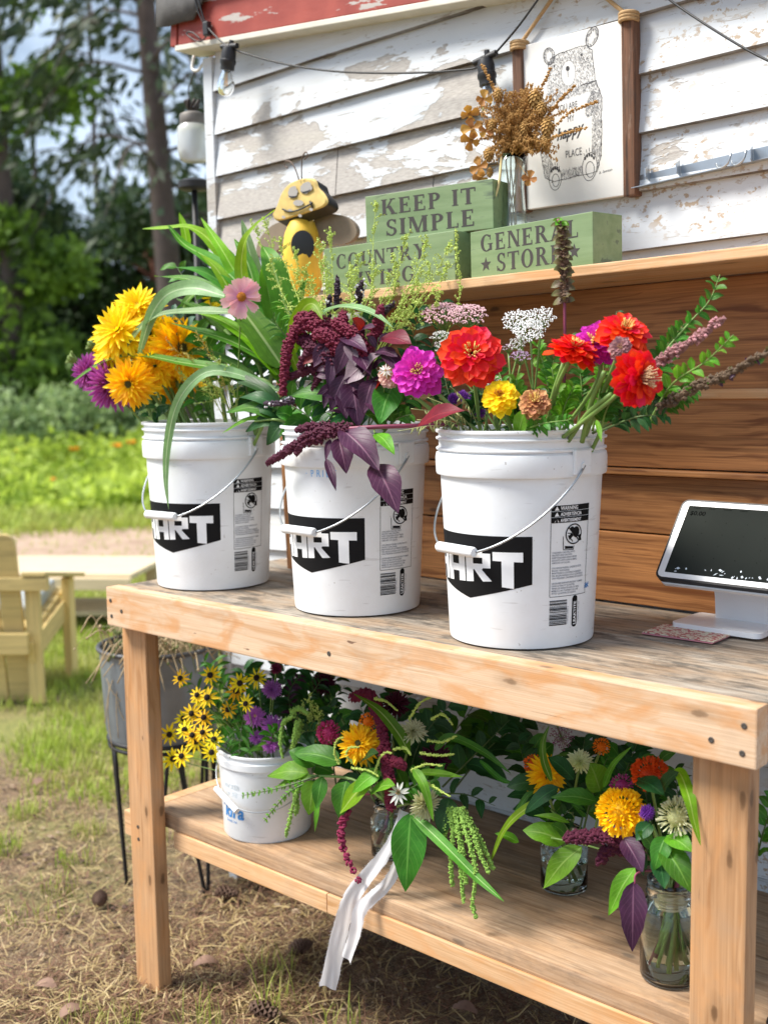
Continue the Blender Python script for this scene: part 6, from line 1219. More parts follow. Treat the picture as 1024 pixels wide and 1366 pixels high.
def gomph(label, px, py, y, rpx, mat, base, group=None, nm='globe_flower', cat='flower', sp_=.18):
    P = at(px, py, y); R = pw(rpx, P); r = thing(nm, label, cat, base, group); m = MB()
    for i in range(110):
        z = 1-2*(i+.5)/110; a = i*2.39996; q = sqrt(1-z*z); d = V((q*cos(a), q*sin(a), z)); s = d.orthogonal().normalized()*R*.14; e = d.cross(s); p = P+d*R*.55; m.add([p+s, p+e, p-s, p-e, P+d*R*(1+rnd.uniform(-sp_, sp_*.5))], [(0, 1, 4), (1, 2, 4), (2, 3, 4), (3, 0, 4)])
    m.build('bloom', mat, r, smooth=False); b = V(base); stemo(r, [P, P.lerp(b, .5), b], .0014, STEM); return r
PURP = plain('purple bloom', (.17, .03, .32), .7, 0, .3, 90); g = 'purple globe flowers'
for lab, x, y in (('purple globe flower under the large red zinnia', 617, 528), ('purple globe flower left of the yellow zinnia', 631, 533), ('purple globe flower low at the left of the yellow zinnia stem', 624, 556), ('purple globe flower half hidden behind oat grass', 604, 532), ('small purple globe flower against the bucket rim', 640, 550)): gomph(lab, x, y, .13, 9, PURP, inb(2), g)
# thick zinnia stems
r = thing('cut_greens', 'sheaf of thick bright green zinnia stems rising from the right bucket', 'cut stems', at(755, 575, .15))
for a, b_ in (((752, 484), (727, 578)), ((806, 496), (776, 580)), ((815, 526), (758, 578)), ((700, 552), (690, 580)), ((660, 555), (672, 582)), ((575, 530), (618, 580))): stemo(r, [at(a[0], a[1], .09), at((a[0]+b_[0])/2-3, (a[1]+b_[1])/2, .11), at(b_[0], b_[1]+10, .13)], .0042, STEM, 8)
# tall coleus-like spike
tl = thing('coleus_spike', 'tall burgundy and green leafy spike rising in front of the GENERAL STORE sign', 'flower spike', inb(2)); P = A_((752, 560, .18), (753, 440, .18), (752, 360, .18), (751, 318, .18), (744, 292, .175)); stemo(tl, P, .0026, STEMP, 24)
C = catmull(P, 40); MIX = leafm('burgundy green bract', (.085, .035, .035), tip=(.15, .15, .05), vein=(.2, .1, .08), trans=.2)
for i in range(60):
    p = C[14+int(i*26/60)]; a = i*2.4; d = (cr*cos(a)+V((-cr.y, cr.x, 0))*sin(a)+UP*rnd.uniform(-.1, .5)).normalized(); L = pw(17, p)*(1.1-.5*i/60)*rnd.uniform(.8, 1.2); blade(tl, [p, p+d*L*.5+UP*L*.1, p+d*L-UP*L*.15], L*.75, MIX if i < 52 else L_FRESH, 'ovate', n=5)
fuzz(tl, [C[14], C[26], C[39]], .008, .003, plain('coleus buds', (.13, .075, .045), .7, 0, .5, 90), 260, .0035, 'buds')
# right-hand sprigs over the dark boards
g = 'sprigs reaching right over the dark boards'
mint = dict(group=g, sw=.0018)
sprig('slender sprig with paired leaves reaching highest at the right', [(862, 560, .13), (873, 490, .14), (918, 432, .16), (945, 402, .17), (960, 366, .18)], 9, 26, 13, L_GREEN, STEM, pair=True, **mint); sprig('lime-tipped sprig curving right above the dark seed spike', [(862, 570, .12), (895, 514, .11), (941, 482, .10), (978, 446, .10)], 10, 22, 12, L_FRESH, STEM, pair=True, **mint); sprig('short bushy sprig right of the red zinnias', [(868, 540, .14), (878, 480, .15), (912, 432, .16)], 14, 24, 12, L_GREEN, STEM, pair=True, **mint)
spike('dusty pink salvia spike pointing up right across the boards', [(868, 490, .12), (905, 465, .12), (935, 447, .12), (962, 428, .12)], 8, plain('salvia bracts', (.26, .12, .12), .7, 0, .4, 90), 210, group=g, acc=(plain('pink salvia', (.52, .24, .26), .6), 34), bl=.0042)
sd_ = spike('long dark burgundy seed spike stretching to the right edge', [(880, 545, .11), (920, 520, .10), (968, 500, .09), (1030, 466, .08)], 9, plain('seed spike', (.11, .07, .04), .75, 0, .6, 70), 300, group=g, bl=.0042); C = catmull(A_((880, 545, .11), (920, 520, .10), (968, 500, .09), (1030, 466, .08)), 30)
for i in range(34):
    p = C[3+int(i*27/34)]; d = (rv()+V((0, 0, -.2))).normalized(); L = pw(11, p)*rnd.uniform(.7, 1.2); blade(sd_, [p, p+d*L*.5, p+d*L], L*.65, (MIX, L_PLUM, L_GREEN)[i % 3] if i > 12 else L_GREEN, 'ovate', n=5)
for i, (lab, pts, n, l, w, mat) in enumerate((('fresh leafy sprig filling between the yellow and two-toned zinnias', [(690, 580, .15), (692, 540, .13), (688, 505, .13)], 16, 22, 12, L_FRESH), ('leafy sprig between the white yarrow and the orange-red zinnia', [(735, 580, .18), (736, 520, .17), (738, 480, .17)], 18, 24, 13, L_GREEN), ('leafy sprig filling below the orange-red zinnia', [(745, 580, .13), (752, 545, .12), (765, 515, .12)], 16, 22, 13, L_FRESH), ('dark sprig between the magenta and large red zinnias', [(600, 580, .17), (588, 520, .17), (592, 470, .18)], 18, 26, 11, L_DEEP), ('deep green sprig under the large red zinnia', [(625, 582, .13), (630, 550, .12), (640, 525, .12)], 16, 22, 9, L_DEEP), ('minty sprig crowding the gap below the back zinnias', [(790, 575, .17), (800, 520, .17), (808, 470, .17)], 18, 24, 14, L_FRESH), ('leafy sprig right of the front red zinnia stretching over the boards', [(840, 570, .16), (890, 535, .17), (930, 520, .17)], 16, 24, 13, L_GREEN), ('leafy sprig rising right of the back red zinnia', [(850, 560, .17), (885, 490, .18), (905, 445, .18)], 16, 24, 13, L_GREEN), ('minty leafy sprig filling the right half of the right bucket', [(800, 578, .14), (812, 540, .12), (840, 520, .11)], 16, 22, 12, L_GREEN), ('minty leafy sprig between the thick stems', [(760, 580, .15), (745, 530, .14), (735, 490, .14)], 16, 20, 11, L_FRESH), ('minty sprig behind the orange-red zinnia', [(770, 575, .18), (775, 510, .19), (760, 450, .2)], 16, 22, 12, L_GREEN), ('dark leafy sprig drooping over the right rim of the right bucket', [(800, 575, .11), (850, 556, .09), (890, 555, .10)], 14, 24, 12, L_DEEP), ('dark leafy sprig under the large red zinnia on the right', [(790, 578, .15), (850, 545, .15), (895, 520, .16)], 16, 24, 12, L_DEEP), ('leafy sprig behind the two back zinnias', [(800, 570, .2), (815, 480, .21), (822, 415, .22)], 14, 22, 10, L_DEEP), ('fresh sprig right behind the white yarrow', [(740, 575, .2), (728, 500, .2), (716, 460, .2)], 14, 20, 11, L_FRESH), ('green sprig behind the yellow zinnia', [(680, 580, .18), (672, 520, .19), (660, 480, .2)], 14, 20, 10, L_GREEN), ('dark sprig behind the large red zinnia', [(650, 575, .2), (640, 490, .21), (630, 430, .22)], 14, 24, 12, L_DEEP), ('dark sprig at the left of the right bucket', [(620, 578, .15), (600, 530, .16), (585, 470, .18)], 14, 22, 9, L_DEEP), ('leafy sprig along the front rim of the right bucket', [(680, 582, .10), (720, 566, .07), (760, 560, .06)], 12, 18, 10, L_GREEN), ('dark green sprig low behind the yellow zinnia', [(640, 580, .14), (690, 560, .13), (720, 520, .13)], 12, 22, 11, L_DEEP))):
    sprig(lab, pts, n, l, w, mat, STEM if mat != L_DEEP else STEMD, group='leafy sprigs in the right bucket', pair=i % 2 == 0)
for lab, a, b_, w in (('narrow green leaf hanging over the right bucket rim', (795, 560), (802, 590), 8), ('broad green leaf below the yellow zinnia', (690, 582), (702, 545), 24)):
    r = thing('broad_leaf', lab, 'leaf', at(a[0], a[1], .07), 'broad leaves in the right bucket'); lf(r, a, b_, .08, .055, w, L_FRESH, name='leaf_blade')
OAT = plain('oat grass', (.30, .33, .12), .6, 0, .3, 90); g = 'oat grass between the buckets'
for i, (a, b_) in enumerate((((640, 585), (530, 575)), ((640, 585), (548, 545)), ((645, 590), (570, 530)), ((648, 590), (556, 560)), ((640, 585), (586, 545)), ((645, 585), (600, 515)))):
    r = thing('oat_grass', 'thin drooping oat grass stem between the middle and right buckets', 'grass', at(a[0], a[1], .12), g); P = A_((a[0], a[1], .14), ((a[0]+b_[0])/2, (a[1]+b_[1])/2-12, .09), (b_[0], b_[1], .06)); m = MB(); C = catmull(P, 20); tube(m, C, .0008, 4)
    for k in range(9): p = C[8+k]; e = p+V((rnd.gauss(0, .006), rnd.gauss(0, .004), -rnd.uniform(.006, .018))); tube(m, [p, p.lerp(e, .3), e], lambda t: .0018*sin(pi*min(1, t*.9+.1))+.0003, 5)
    m.build('stem', OAT, r)
r = thing('small_white_flower', 'tiny white flower beside the half-open pink zinnia', 'flower', inb(1)); P = at(514, 494, .065); head(r, P, facing(P, (-.2, .3, 1)), pw(10, P), 'daisy', P_WHT, sep=False); stemo(r, [P, inb(1)], .001, STEM)

# ------------------------------------------------------------------ small bucket bunch on the lower shelf
SB = V((.322, .186, .56)); z_ = lambda p: (200+p[0]/3.657, 840+p[1]/3.657)
sus = [(295, 222), (245, 345), (280, 332), (262, 430), (163, 435), (170, 490), (206, 515), (95, 513), (225, 548), (257, 502), (312, 537), (345, 590), (155, 618), (203, 410), (112, 632), (148, 238), (438, 262), (522, 236), (382, 392), (468, 362), (300, 600), (420, 300), (230, 320)]
for i, p in enumerate(sus):
    x, y = z_(p); yy = .08+.04*sin(i*1.9)+(.05 if p[0] > 330 else 0); f = (rnd.uniform(-.7, .1), rnd.uniform(.0, .5), 1)
    flower({2: 'x', 0: 'upper black-eyed susan just under the rail beside the left bench leg', 7: 'black-eyed susan nearest the left bench leg, pointing left', 12: 'lower of two drooping black-eyed susans in front of the tub stand', 14: 'lowest black-eyed susan, drooping beside the left bench leg', 20: 'black-eyed susan lying against the small bucket handle side', 11: 'black-eyed susan touching the top left edge of the small bucket', 15: 'small black-eyed susan highest at the left, next to the bench leg', 18: 'black-eyed susan between the yellow cluster and the lilac asters', 19: 'black-eyed susan immediately left of the upper lilac aster'}.get(i) if i in (0, 7, 12, 14, 20, 11, 15, 18, 19) else 'black-eyed susan with yellow petals and dark centre spilling from the small bucket', 'flower', 'daisy', x, y, yy, rnd.uniform(13, 16), P_YEL if i % 3 else P_GOLD, f, SB+V((rnd.uniform(-.05, .05), rnd.uniform(-.05, .05), 0)), C_DARK, 'dome', .27, .8, sep=False, group='black-eyed susans in the small bucket', sw=.0011, nm='black_eyed_susan')
for lab, p, rp in (('lilac aster above the small bucket rim, left one of the front pair', (512, 425), 16), ('lilac aster above the small bucket rim, right one of the front pair', (600, 472), 17), ('small lilac aster hanging at the small bucket rim, left', (520, 528), 11), ('lilac aster drooping over the small bucket rim, right', (590, 560), 13), ('lilac aster higher up just under the bench rail', (595, 292), 14), ('dark half-open aster under the bench rail', (615, 190), 9)):
    x, y = z_(p); flower(lab, 'aster', 'aster', x, y, .13, rp, P_LILAC if rp > 9 else P_WINE, (rnd.uniform(-.3, .3), rnd.uniform(-.1, .5), 1), SB, C_TAN if rp > 15 else None, 'dome', .16, .4, sep=False, group='lilac asters in the small bucket', sw=.0012)
for i, (lab, pts, n, l, w, mat) in enumerate((('leafy sprig crowding the small bucket rim at the left', [(350, 1010, .17), (325, 990, .13), (300, 985, .12)], 14, 30, 10, L_GREEN), ('leafy sprig crowding the small bucket rim at the front', [(365, 1015, .17), (362, 985, .12), (370, 975, .11)], 14, 30, 10, L_GREEN), ('leafy sprig crowding the small bucket rim at the right', [(375, 1010, .18), (400, 980, .15), (420, 975, .14)], 14, 32, 14, L_DEEP), ('large dark sprig behind the small bucket bunch, left', [(340, 1000, .34), (330, 940, .36), (325, 890, .38)], 14, 44, 20, L_DEEP), ('large dark sprig behind the small bucket bunch, middle', [(370, 1000, .34), (375, 940, .37), (380, 885, .39)], 14, 44, 20, L_DEEP), ('large dark sprig behind the small bucket bunch, right', [(400, 1000, .34), (410, 940, .37), (420, 890, .39)], 14, 44, 20, L_DEEP), ('green narrow sprig behind the topmost black-eyed susans', [(330, 1000, .26), (295, 930, .27), (285, 880, .28)], 16, 34, 10, L_GREEN), ('dark sprig inside the small bucket behind the rim', [(360, 1010, .2), (350, 970, .2), (345, 930, .2)], 16, 34, 12, L_DEEP), ('leafy sprig among the black-eyed susans', [(330, 1000, .22), (300, 960, .18), (250, 905, .16)], 18, 24, 6, L_GREEN), ('upper leafy sprig behind the black-eyed susans', [(335, 1000, .24), (310, 930, .24), (270, 880, .24)], 18, 22, 6, L_GREEN), ('narrow-leaved sprig hanging over the small bucket front', [(335, 985, .2), (325, 960, .13), (318, 1010, .09)], 12, 26, 6, L_GREEN), ('dark leafy sprig behind the lilac asters', [(345, 1000, .25), (360, 950, .26), (370, 900, .27)], 18, 26, 11, L_DEEP), ('dark feathery sprig right behind the small bucket', [(370, 1000, .26), (400, 950, .27), (430, 905, .28)], 22, 24, 6, L_DEEP), ('second dark sprig right behind the small bucket', [(380, 1000, .28), (420, 960, .30), (460, 915, .3)], 20, 26, 9, L_DEEP), ('green sprig above the small bucket centre', [(345, 995, .2), (340, 940, .2), (335, 895, .2)], 16, 22, 7, L_GREEN), ('dark sprig at the left of the small bucket', [(325, 1000, .22), (290, 950, .2), (262, 960, .17)], 14, 26, 6, L_DEEP), ('low sprig of tiny leaves trailing in front of the small bucket', [(420, 1040, .10), (385, 1058, .06), (352, 1096, .05)], 14, 7, 4, L_FRESH), ('upper trailing sprig of tiny leaves in front of the small bucket', [(425, 1035, .10), (370, 1052, .06), (322, 1062, .05)], 14, 7, 4, L_FRESH), ('dusky sprig under the rail right of the lilac asters', [(400, 990, .3), (385, 930, .3), (400, 900, .3)], 16, 20, 7, L_PLUM))):
    sprig(lab, pts, n, l, w, mat, STEMD, group='leafy sprigs in the small bucket', pair=i in (16, 17))
def tassels(label, ps, mat, r0=4.5, r1=2.4, nm='green_amaranth', base=None, group=None, n=170):
    P0 = at(*ps[0][0]); r = thing(nm, label, 'amaranth', base or P0, group)
    for q in ps: P = [at(*p) for p in q]; fuzz(r, P, pw(r0, P[0]), pw(r1, P[-1]), mat, n, .0024, 'tassel')
g = 'green amaranth tassels on the lower shelf'
tassels('short green amaranth tassels curling beside the lilac asters', [[(392, 955, .12), (378, 965, .11), (374, 990, .10), (377, 1012, .10)], [(398, 962, .12), (394, 975, .11), (390, 1000, .11)], [(388, 950, .12), (400, 945, .12), (410, 952, .12)], [(402, 965, .13), (396, 985, .12), (388, 1000, .12)]], PGRN, group=g)
tassels('thin green amaranth tassel hanging down the small bucket', [[(398, 1050, .08), (392, 1070, .07), (386, 1095, .065), (381, 1116, .065)], [(394, 1058, .08), (396, 1075, .08), (394, 1088, .08)]], PGRN, group=g)
r = thing('wispy_spray', 'small lime seed spray beside the small bucket bunch', 'foliage', at(420, 1000, .2)); 
for a, b_ in (((420, 990), (412, 925)), ((422, 990), (404, 940)), ((425, 990), (424, 945)), ((420, 1000), (398, 960))): spray(r, [(a[0], a[1], .2), ((a[0]+b_[0])/2, (a[1]+b_[1])/2, .16), (b_[0], b_[1], .14)], 22, .03, PLIME, 9, .0016)

# ------------------------------------------------------------------ jars and hand-tied bunches on the lower shelf
WATER = glassm('water', (.86, .93, .88), .0, 1.33); JGL = glassm('jar glass', (.90, .96, .93), .01, 1.45)
def jar(label, c, R, H, water, stems, tie=False):
    r = thing('glass_jar', label, 'jar', c, 'glass jars on the lower shelf'); n = .76*R; th = .003
    o = [(0, 0), (R*.86, 0), (R*.97, R*.07), (R, R*.18), (R, H*.66), (R*.97, H*.72), (R*.80, H*.80), (n, H*.83), (n, H*.85), (n+.0028, H*.86), (n+.0028, H*.88), (n, H*.89), (n+.0022, H*.915), (n, H*.93), (n+.0012, H*.96), (n+.0012, H*.995), (n, H)]
    i = [(n-th, H), (n-th, H*.84), (R*.80-th, H*.79), (R-th, H*.70), (R-th, R*.2), (R*.85, R*.12), (0, R*.12)]
    m = MB(); lathe(m, o+i, c, 48); m.build('glass', JGL, r)
    m = MB(); q = R-th-.0004; lathe(m, [(0, R*.12+.0006), (R*.84, R*.12+.0006), (q, R*.21), (q, water-.0006), (q-.001, water), (0, water)], c, 40); m.build('water', WATER, r, sharp=40)
    st_ = thing('cut_greens', stems[0], 'cut stems', V(c)+V((0, 0, .02))); k = stems[1]
    for j in range(k):
        a = j*2.4; e = V(c)+V((cos(a)*R*.62*sqrt((j+.5)/k), sin(a)*R*.62*sqrt((j+.5)/k), R*.2+rnd.uniform(.004, .04))); t = V(c)+V((cos(a+2.6)*n*.55, sin(a+2.6)*n*.55, H+.02)); m = MB(); tube(m, [e, e.lerp(t, .5), t], rnd.uniform(.0016, .0042), 7); m.build('stem', STEM if j % 4 else (STEMP if j % 8 else STEMD), st_)
    if tie:
        m = MB()
        for q in range(4): tube(m, [V(c)+V((n*.62*cos(a), n*.62*sin(a), H*.74+q*.006+.003*sin(a))) for a in [2*pi*i_/20 for i_ in range(21)]], .0034, 5)
        tag(m.build('twine_tie', plain('twine tie', (.62, .50, .30), .8, 0, .2, 90), loc=V(c)+V((0, 0, H*.74))), 'twine wound round the stems inside the right-hand jar', 'twine')
    return r
JA = atz(520, 1140, .4305); JB = atz(752, 1184, .4305); JC = atz(893, 1303, .4305)
for q in (JA, JB, JC): q.z = .4305
jar('glass jar with a white ribbon on the lower shelf, nearly hidden by the bouquet', JA, .040, .118, .062, ('green stems standing in the ribboned jar', 7)); jar('squat glass jar in the middle of the lower shelf, half full of water', JB, .0465, .122, .060, ('green stems standing in the squat middle jar', 9)); jar('tall glass jar beside the right bench leg showing its bound stems', JC, .0500, .172, .125, ('bound green and red stems in the tall right jar', 17), True)
rb_ = thing('ribbon', 'frayed white cloth ribbon hanging from the bouquet over the front of the lower shelf', 'ribbon', at(535, 1090, .10)); RIB = plain('white cotton ribbon', (.74, .74, .76), .8, 0, .05, 60, .2)
def ribmat():
    t = NT('frayed white cotton ribbon'); uv = t.n('ShaderNodeUVMap'); mp = t.n('ShaderNodeMapping'); mp.inputs['Scale'].default_value = (260, 60, 1); t.l(uv.outputs[0], mp.inputs[0])
    k = t.noise(mp.outputs[0], 1, 2); t.col(t.mix(k, (.78, .78, .80), (.88, .88, .90))); t.set(Roughness=.9); t.bump(k, .3, .0008)
    tr = t.n('ShaderNodeBsdfTranslucent'); tr.inputs[0].default_value = (.75, .76, .8, 1); ms = t.n('ShaderNodeMixShader'); ms.inputs[0].default_value = .4; t.l(t.b.outputs[0], ms.inputs[1]); t.l(tr.outputs[0], ms.inputs[2]); t.l(ms.outputs[0], t.out.inputs[0]); return t.m
RIB = ribmat()
def ribbon(pts, w0, w1, seed):
    """soft torn strip: gathered at the top, wrinkled, with uneven frayed edges"""
    C = catmull(A_(*pts), 70); vs = []; uv = []; W_ = 10; fr = MB()
    for i, p in enumerate(C):
        t = i/70; T_ = (C[min(70, i+1)]-C[max(0, i-1)]).normalized(); N = ((CAMP-p).normalized()+UP*.3).normalized(); B = T_.cross(N).normalized(); N = B.cross(T_)
        q = M.Rotation(.5*sin(t*5+seed), 3, T_); B = q @ B; N = q @ N; w = pw(w0+(w1-w0)*min(1, t*1.4)**.7, p)/2
        for j in range(W_+1):
            v = j/W_*2-1; e = 1+(.10*NZ.noise(V((t*30, v*3, seed)))+.05*NZ.noise(V((t*90, v*2, seed+5))) if abs(v) == 1 else 0)
            vs.append(p+B*v*w*e+N*w*(.28*sin(v*3.2+t*9+seed)*(1-.3*t)+.16*NZ.noise(V((t*7, v*1.3, seed+9))))); uv.append((t, j/W_))
            if abs(v) == 1 and i % 1 == 0:
                a = vs[-1]; tube(fr, [a, a+B*v*rnd.uniform(.0008, .004)+T_*rnd.uniform(-.002, .004)], .0002, 3, cap=False)
    m = MB(); n = W_+1; m.add(vs, [(i*n+j, i*n+j+1, i*n+n+j+1, i*n+n+j) for i in range(70) for j in range(W_)], uv); m.build('tail', RIB, rb_); fr.build('frayed_edge', RIB, rb_)['kind'] = 'stuff'
ribbon([(538, 1082, .12), (528, 1112, .105), (510, 1145, .095), (485, 1175, .080), (468, 1198, .062), (458, 1228, .052), (448, 1270, .048), (437, 1318, .048)], 15, 23, 1.0)
ribbon([(534, 1120, .115), (530, 1152, .10), (514, 1182, .088), (494, 1200, .075), (480, 1215, .058), (474, 1245, .05), (462, 1280, .05)], 13, 18, 3.3)
JAt, JBt, JCt = (V((q.x, q.y, .43+h)) for q, h in ((JA, .10), (JB, .10), (JC, .15)))
def pompon(label, px, py, y, rpx, mat, base, f=(0, .4, 1), cat='marigold', group=None, n=130, W_=.5, L=.34):
    P = at(px, py, y); R = pw(rpx, P); Z = facing(P, f); r = thing(cat.replace(' ', '_'), label, cat, base, group); Fm = frame(P, Z); me = petal_me(mat, W_, 'notch', .25, .5, 3); b = MB(); bv = [v.co.copy() for v in me.vertices]; bf = [tuple(p.vertices) for p in me.polygons]; uv = [(v.x, .5+v.y/W_) for v in bv]
    for i in range(n):
        z = 1-1.25*(i+.5)/n; a = i*2.39996; q = sqrt(max(0, 1-z*z)); d = V((q*cos(a), q*sin(a), z*.8)); s = R*L*rnd.uniform(.8, 1.25)
        b.add(bv, bf, uv, mw=Fm @ M.Translation(d*R*.72) @ frame(V((0, 0, 0)), d+rv()*.2, rnd.uniform(0, 6)) @ M.Rotation(-1.2, 4, 'Y') @ M.Diagonal((s, s, s, 1)))
    blob(b, P-Z*R*.1, R*.62, 2); b.build('petals', mat, r); stemo(r, [P-Z*R*.5, P.lerp(V(base), .5)-Z*.01, V(base)], .0026, STEM)
zq = lambda p: (400+p[0]/3.037, 880+p[1]/3.037)
# bouquet in the ribboned jar
flower('golden sunflower in the bouquet with the white ribbon', 'sunflower', 'teddy', 479, 993, .11, 30, P_GOLD, (-.2, .2, 1), JAt, C_GRN, 'dome', .24, .4, group='sunflowers on the lower shelf')
g = 'pale dahlias in the ribboned bouquet'; flower('pale yellow pincushion dahlia, upper one of the ribboned bouquet', 'dahlia', 'aster', 551, 976, .13, 20, P_CREAM, (.1, .7, .8), JAt, None, group=g, sep=False); flower('pale yellow dahlia low beside the big hanging leaf', 'dahlia', 'aster', 567, 1074, .10, 23, P_CREAM, (.3, -.4, .9), JAt, None, group=g, sep=False)
DKD = leafm('nearly black dahlia petal', (.05, .006, .02), tip=(.10, .01, .035), veins=False, trans=.05); g = 'dark dahlias in the ribboned bouquet'
for lab, x, y, yy, rp in (('near-black dahlia right of the pale one', 582, 1012, .18, 22), ('near-black dahlia at the top of the ribboned bouquet under the rail', 528, 940, .2, 20), ('dark dahlia at the back left of the ribboned bouquet', 432, 912, .3, 18)): flower(lab, 'dahlia', 'aster', x, y, yy, rp, DKD, (0, .3, 1), JAt, None, group=g, sep=False)
flower('small white flower with a tan middle in front of the ribboned bouquet', 'flower', 'daisy', 531, 1058, .085, 16, P_WHT, (-.2, .3, 1), JAt, C_TAN, 'tuft', .2, .6, sep=False); pompon('pink cockscomb at the left of the ribboned bouquet', 438, 978, .14, 16, plain('pink cockscomb', (.50, .03, .14), .7, 0, .3, 120), JAt, (-.5, .3, 1), 'cockscomb'); pompon('small orange-red bloom behind the golden sunflower', 491, 963, .16, 12, P_ORG, JAt, (0, .5, 1), 'strawflower', n=70)
am3 = thing('amaranth', 'burgundy amaranth tassels in the ribboned bouquet, one long strand hanging below the shelf leaves', 'amaranth', JAt)
for q, r0 in (([(498, 938, .16), (508, 965, .14), (513, 995, .12)], .010), ([(512, 998, .12), (517, 1020, .11), (518, 1048, .10)], .0105), ([(520, 1040, .1), (520, 1060, .1), (521, 1078, .1)], .009), ([(470, 930, .2), (490, 925, .2), (505, 940, .18)], .009), ([(520, 1015, .12), (532, 1018, .11), (537, 1022, .11)], .008)): fuzz(am3, A_(*q), r0, r0*.8, BURG, 260)
beads(am3, A_((462, 1082, .09), (455, 1105, .08), (457, 1130, .075), (466, 1152, .07), (479, 1177, .065)), .0115, plain('magenta tassel', (.24, .012, .06), .75, 0, .4, 120), 10); stemo(am3, A_((500, 1060, .13), (475, 1062, .10), (462, 1080, .09)), .0016, STEMP)
lb_ = thing('broad_leaf_branch', 'leafy branch with broad light green leaves spreading left from the ribboned bouquet', 'foliage', JAt); stemo(lb_, A_((515, 1070, .13), (470, 1040, .11), (415, 1035, .10)), .003, STEM)
for a, b_, w, mt in (((412, 1032), (357, 1036), 30, L_FRESH), ((420, 1022), (385, 1002), 30, L_GREEN), ((455, 1018), (392, 1006), 34, L_GREEN), ((420, 1040), (412, 1088), 34, L_FRESH), ((462, 1042), (452, 1092), 34, L_GREEN), ((497, 1040), (453, 1086), 28, L_LIME), ((494, 1060), (527, 1048), 26, L_FRESH), ((430, 1036), (422, 1080), 22, L_GREEN), ((508, 1030), (470, 1058), 26, L_FRESH), ((418, 1036), (368, 1050), 12, L_FRESH), ((480, 1018), (505, 1005), 20, L_DEEP), ((425, 1060), (420, 1110), 8, L_FRESH)): lf(lb_, a, b_, .10, .075, w, mt, arch=.12)
r = thing('big_leaf', 'big pointed green leaf hanging down from the ribboned jar', 'leaf', at(545, 1088, .1)); lf(r, (548, 1084), (541, 1190), .10, .07, 50, L_GREEN, arch=.06, n=14, fold=.12, name='leaf_blade')
r = thing('big_leaf', 'darker broad leaf behind the pale dahlia and the hanging leaf', 'leaf', at(590, 1080, .14)); lf(r, (600, 1065), (588, 1115), .14, .11, 34, L_DEEP, n=10, name='leaf_blade')
g = 'blade leaves in the ribboned bouquet'
for lab, pts, w, mt in (('long green blade reaching down right across the lower shelf', [(548, 1086, .10), (590, 1125, .09), (635, 1170, .085), (672, 1203, .08)], 16, L_BLADE), ('upright green blade leaning left at the top of the ribboned bouquet', [(545, 1005, .12), (532, 980, .10), (505, 948, .09), (471, 925, .09)], 19, L_BLADE), ('green blade arching right in front of the white wall', [(580, 1000, .16), (601, 984, .16), (644, 1003, .16), (681, 1032, .16)], 13, L_GREEN), ('short green blade over the lower pale dahlia', [(552, 1026, .09), (566, 1050, .075), (578, 1096, .075)], 14, L_FRESH), ('short flat green blade pointing right below the fern tips', [(560, 1030, .12), (585, 1032, .11), (618, 1037, .10)], 12, L_FRESH), ('thin green blade lower right by the wall', [(640, 1015, .2), (668, 1040, .2), (690, 1046, .2)], 8, L_GREEN)):
    r = thing('blade_leaf', lab, 'leaf', at(*pts[0]), g); blade(r, A_(*pts), pw(w, at(*pts[1])), mt, 'blade', n=20, name='leaf_blade', roll=.2)
tassels('hanging bunch of long green amaranth tassels right of the big leaf', [[(600, 1078, .12), (604, 1110, .11), (601, 1150, .10), (603, 1182, .10)], [(606, 1078, .12), (612, 1115, .10), (614, 1160, .095), (618, 1204, .09)], [(612, 1078, .12), (622, 1115, .10), (634, 1160, .09), (630, 1205, .085), (635, 1224, .085)], [(614, 1080, .12), (630, 1110, .11), (640, 1140, .10), (652, 1165, .10)], [(600, 1080, .13), (594, 1105, .12), (592, 1125, .12)], [(616, 1078, .13), (640, 1120, .12), (658, 1160, .12)], [(608, 1082, .12), (616, 1130, .10), (622, 1180, .095)]], PGRN, 5, 2.6, group='green amaranth tassels on the lower shelf', base=JAt, n=300)
r = thing('fern_tips', 'curled pale green seed tips scattered through the ribboned bouquet', 'foliage', JAt)
for q in ([(452, 1020, .09), (446, 1005, .085), (449, 988, .085), (458, 984, .085)], [(470, 1018, .085), (462, 1008, .08), (466, 998, .08), (478, 997, .08)], [(500, 1032, .09), (506, 1012, .085), (515, 1004, .085), (522, 1005, .085)], [(575, 960, .13), (590, 953, .12), (603, 966, .12)], [(545, 960, .13), (560, 938, .13), (575, 930, .13)], [(500, 932, .13), (515, 936, .12), (530, 948, .12)], [(570, 1045, .1), (582, 1052, .09), (600, 1063, .09)], [(560, 1005, .1), (585, 1008, .1), (606, 1006, .1)], [(470, 1025, .09), (490, 1028, .085), (505, 1036, .085)], [(570, 988, .11), (590, 990, .11), (608, 982, .11)], [(525, 1000, .1), (540, 998, .1), (548, 1008, .1)], [(548, 1028, .095), (568, 1020, .09), (590, 1022, .09)]): fuzz(r, A_(*q), .0034, .0014, PLIME, 130, .0017, 'seed_tip')
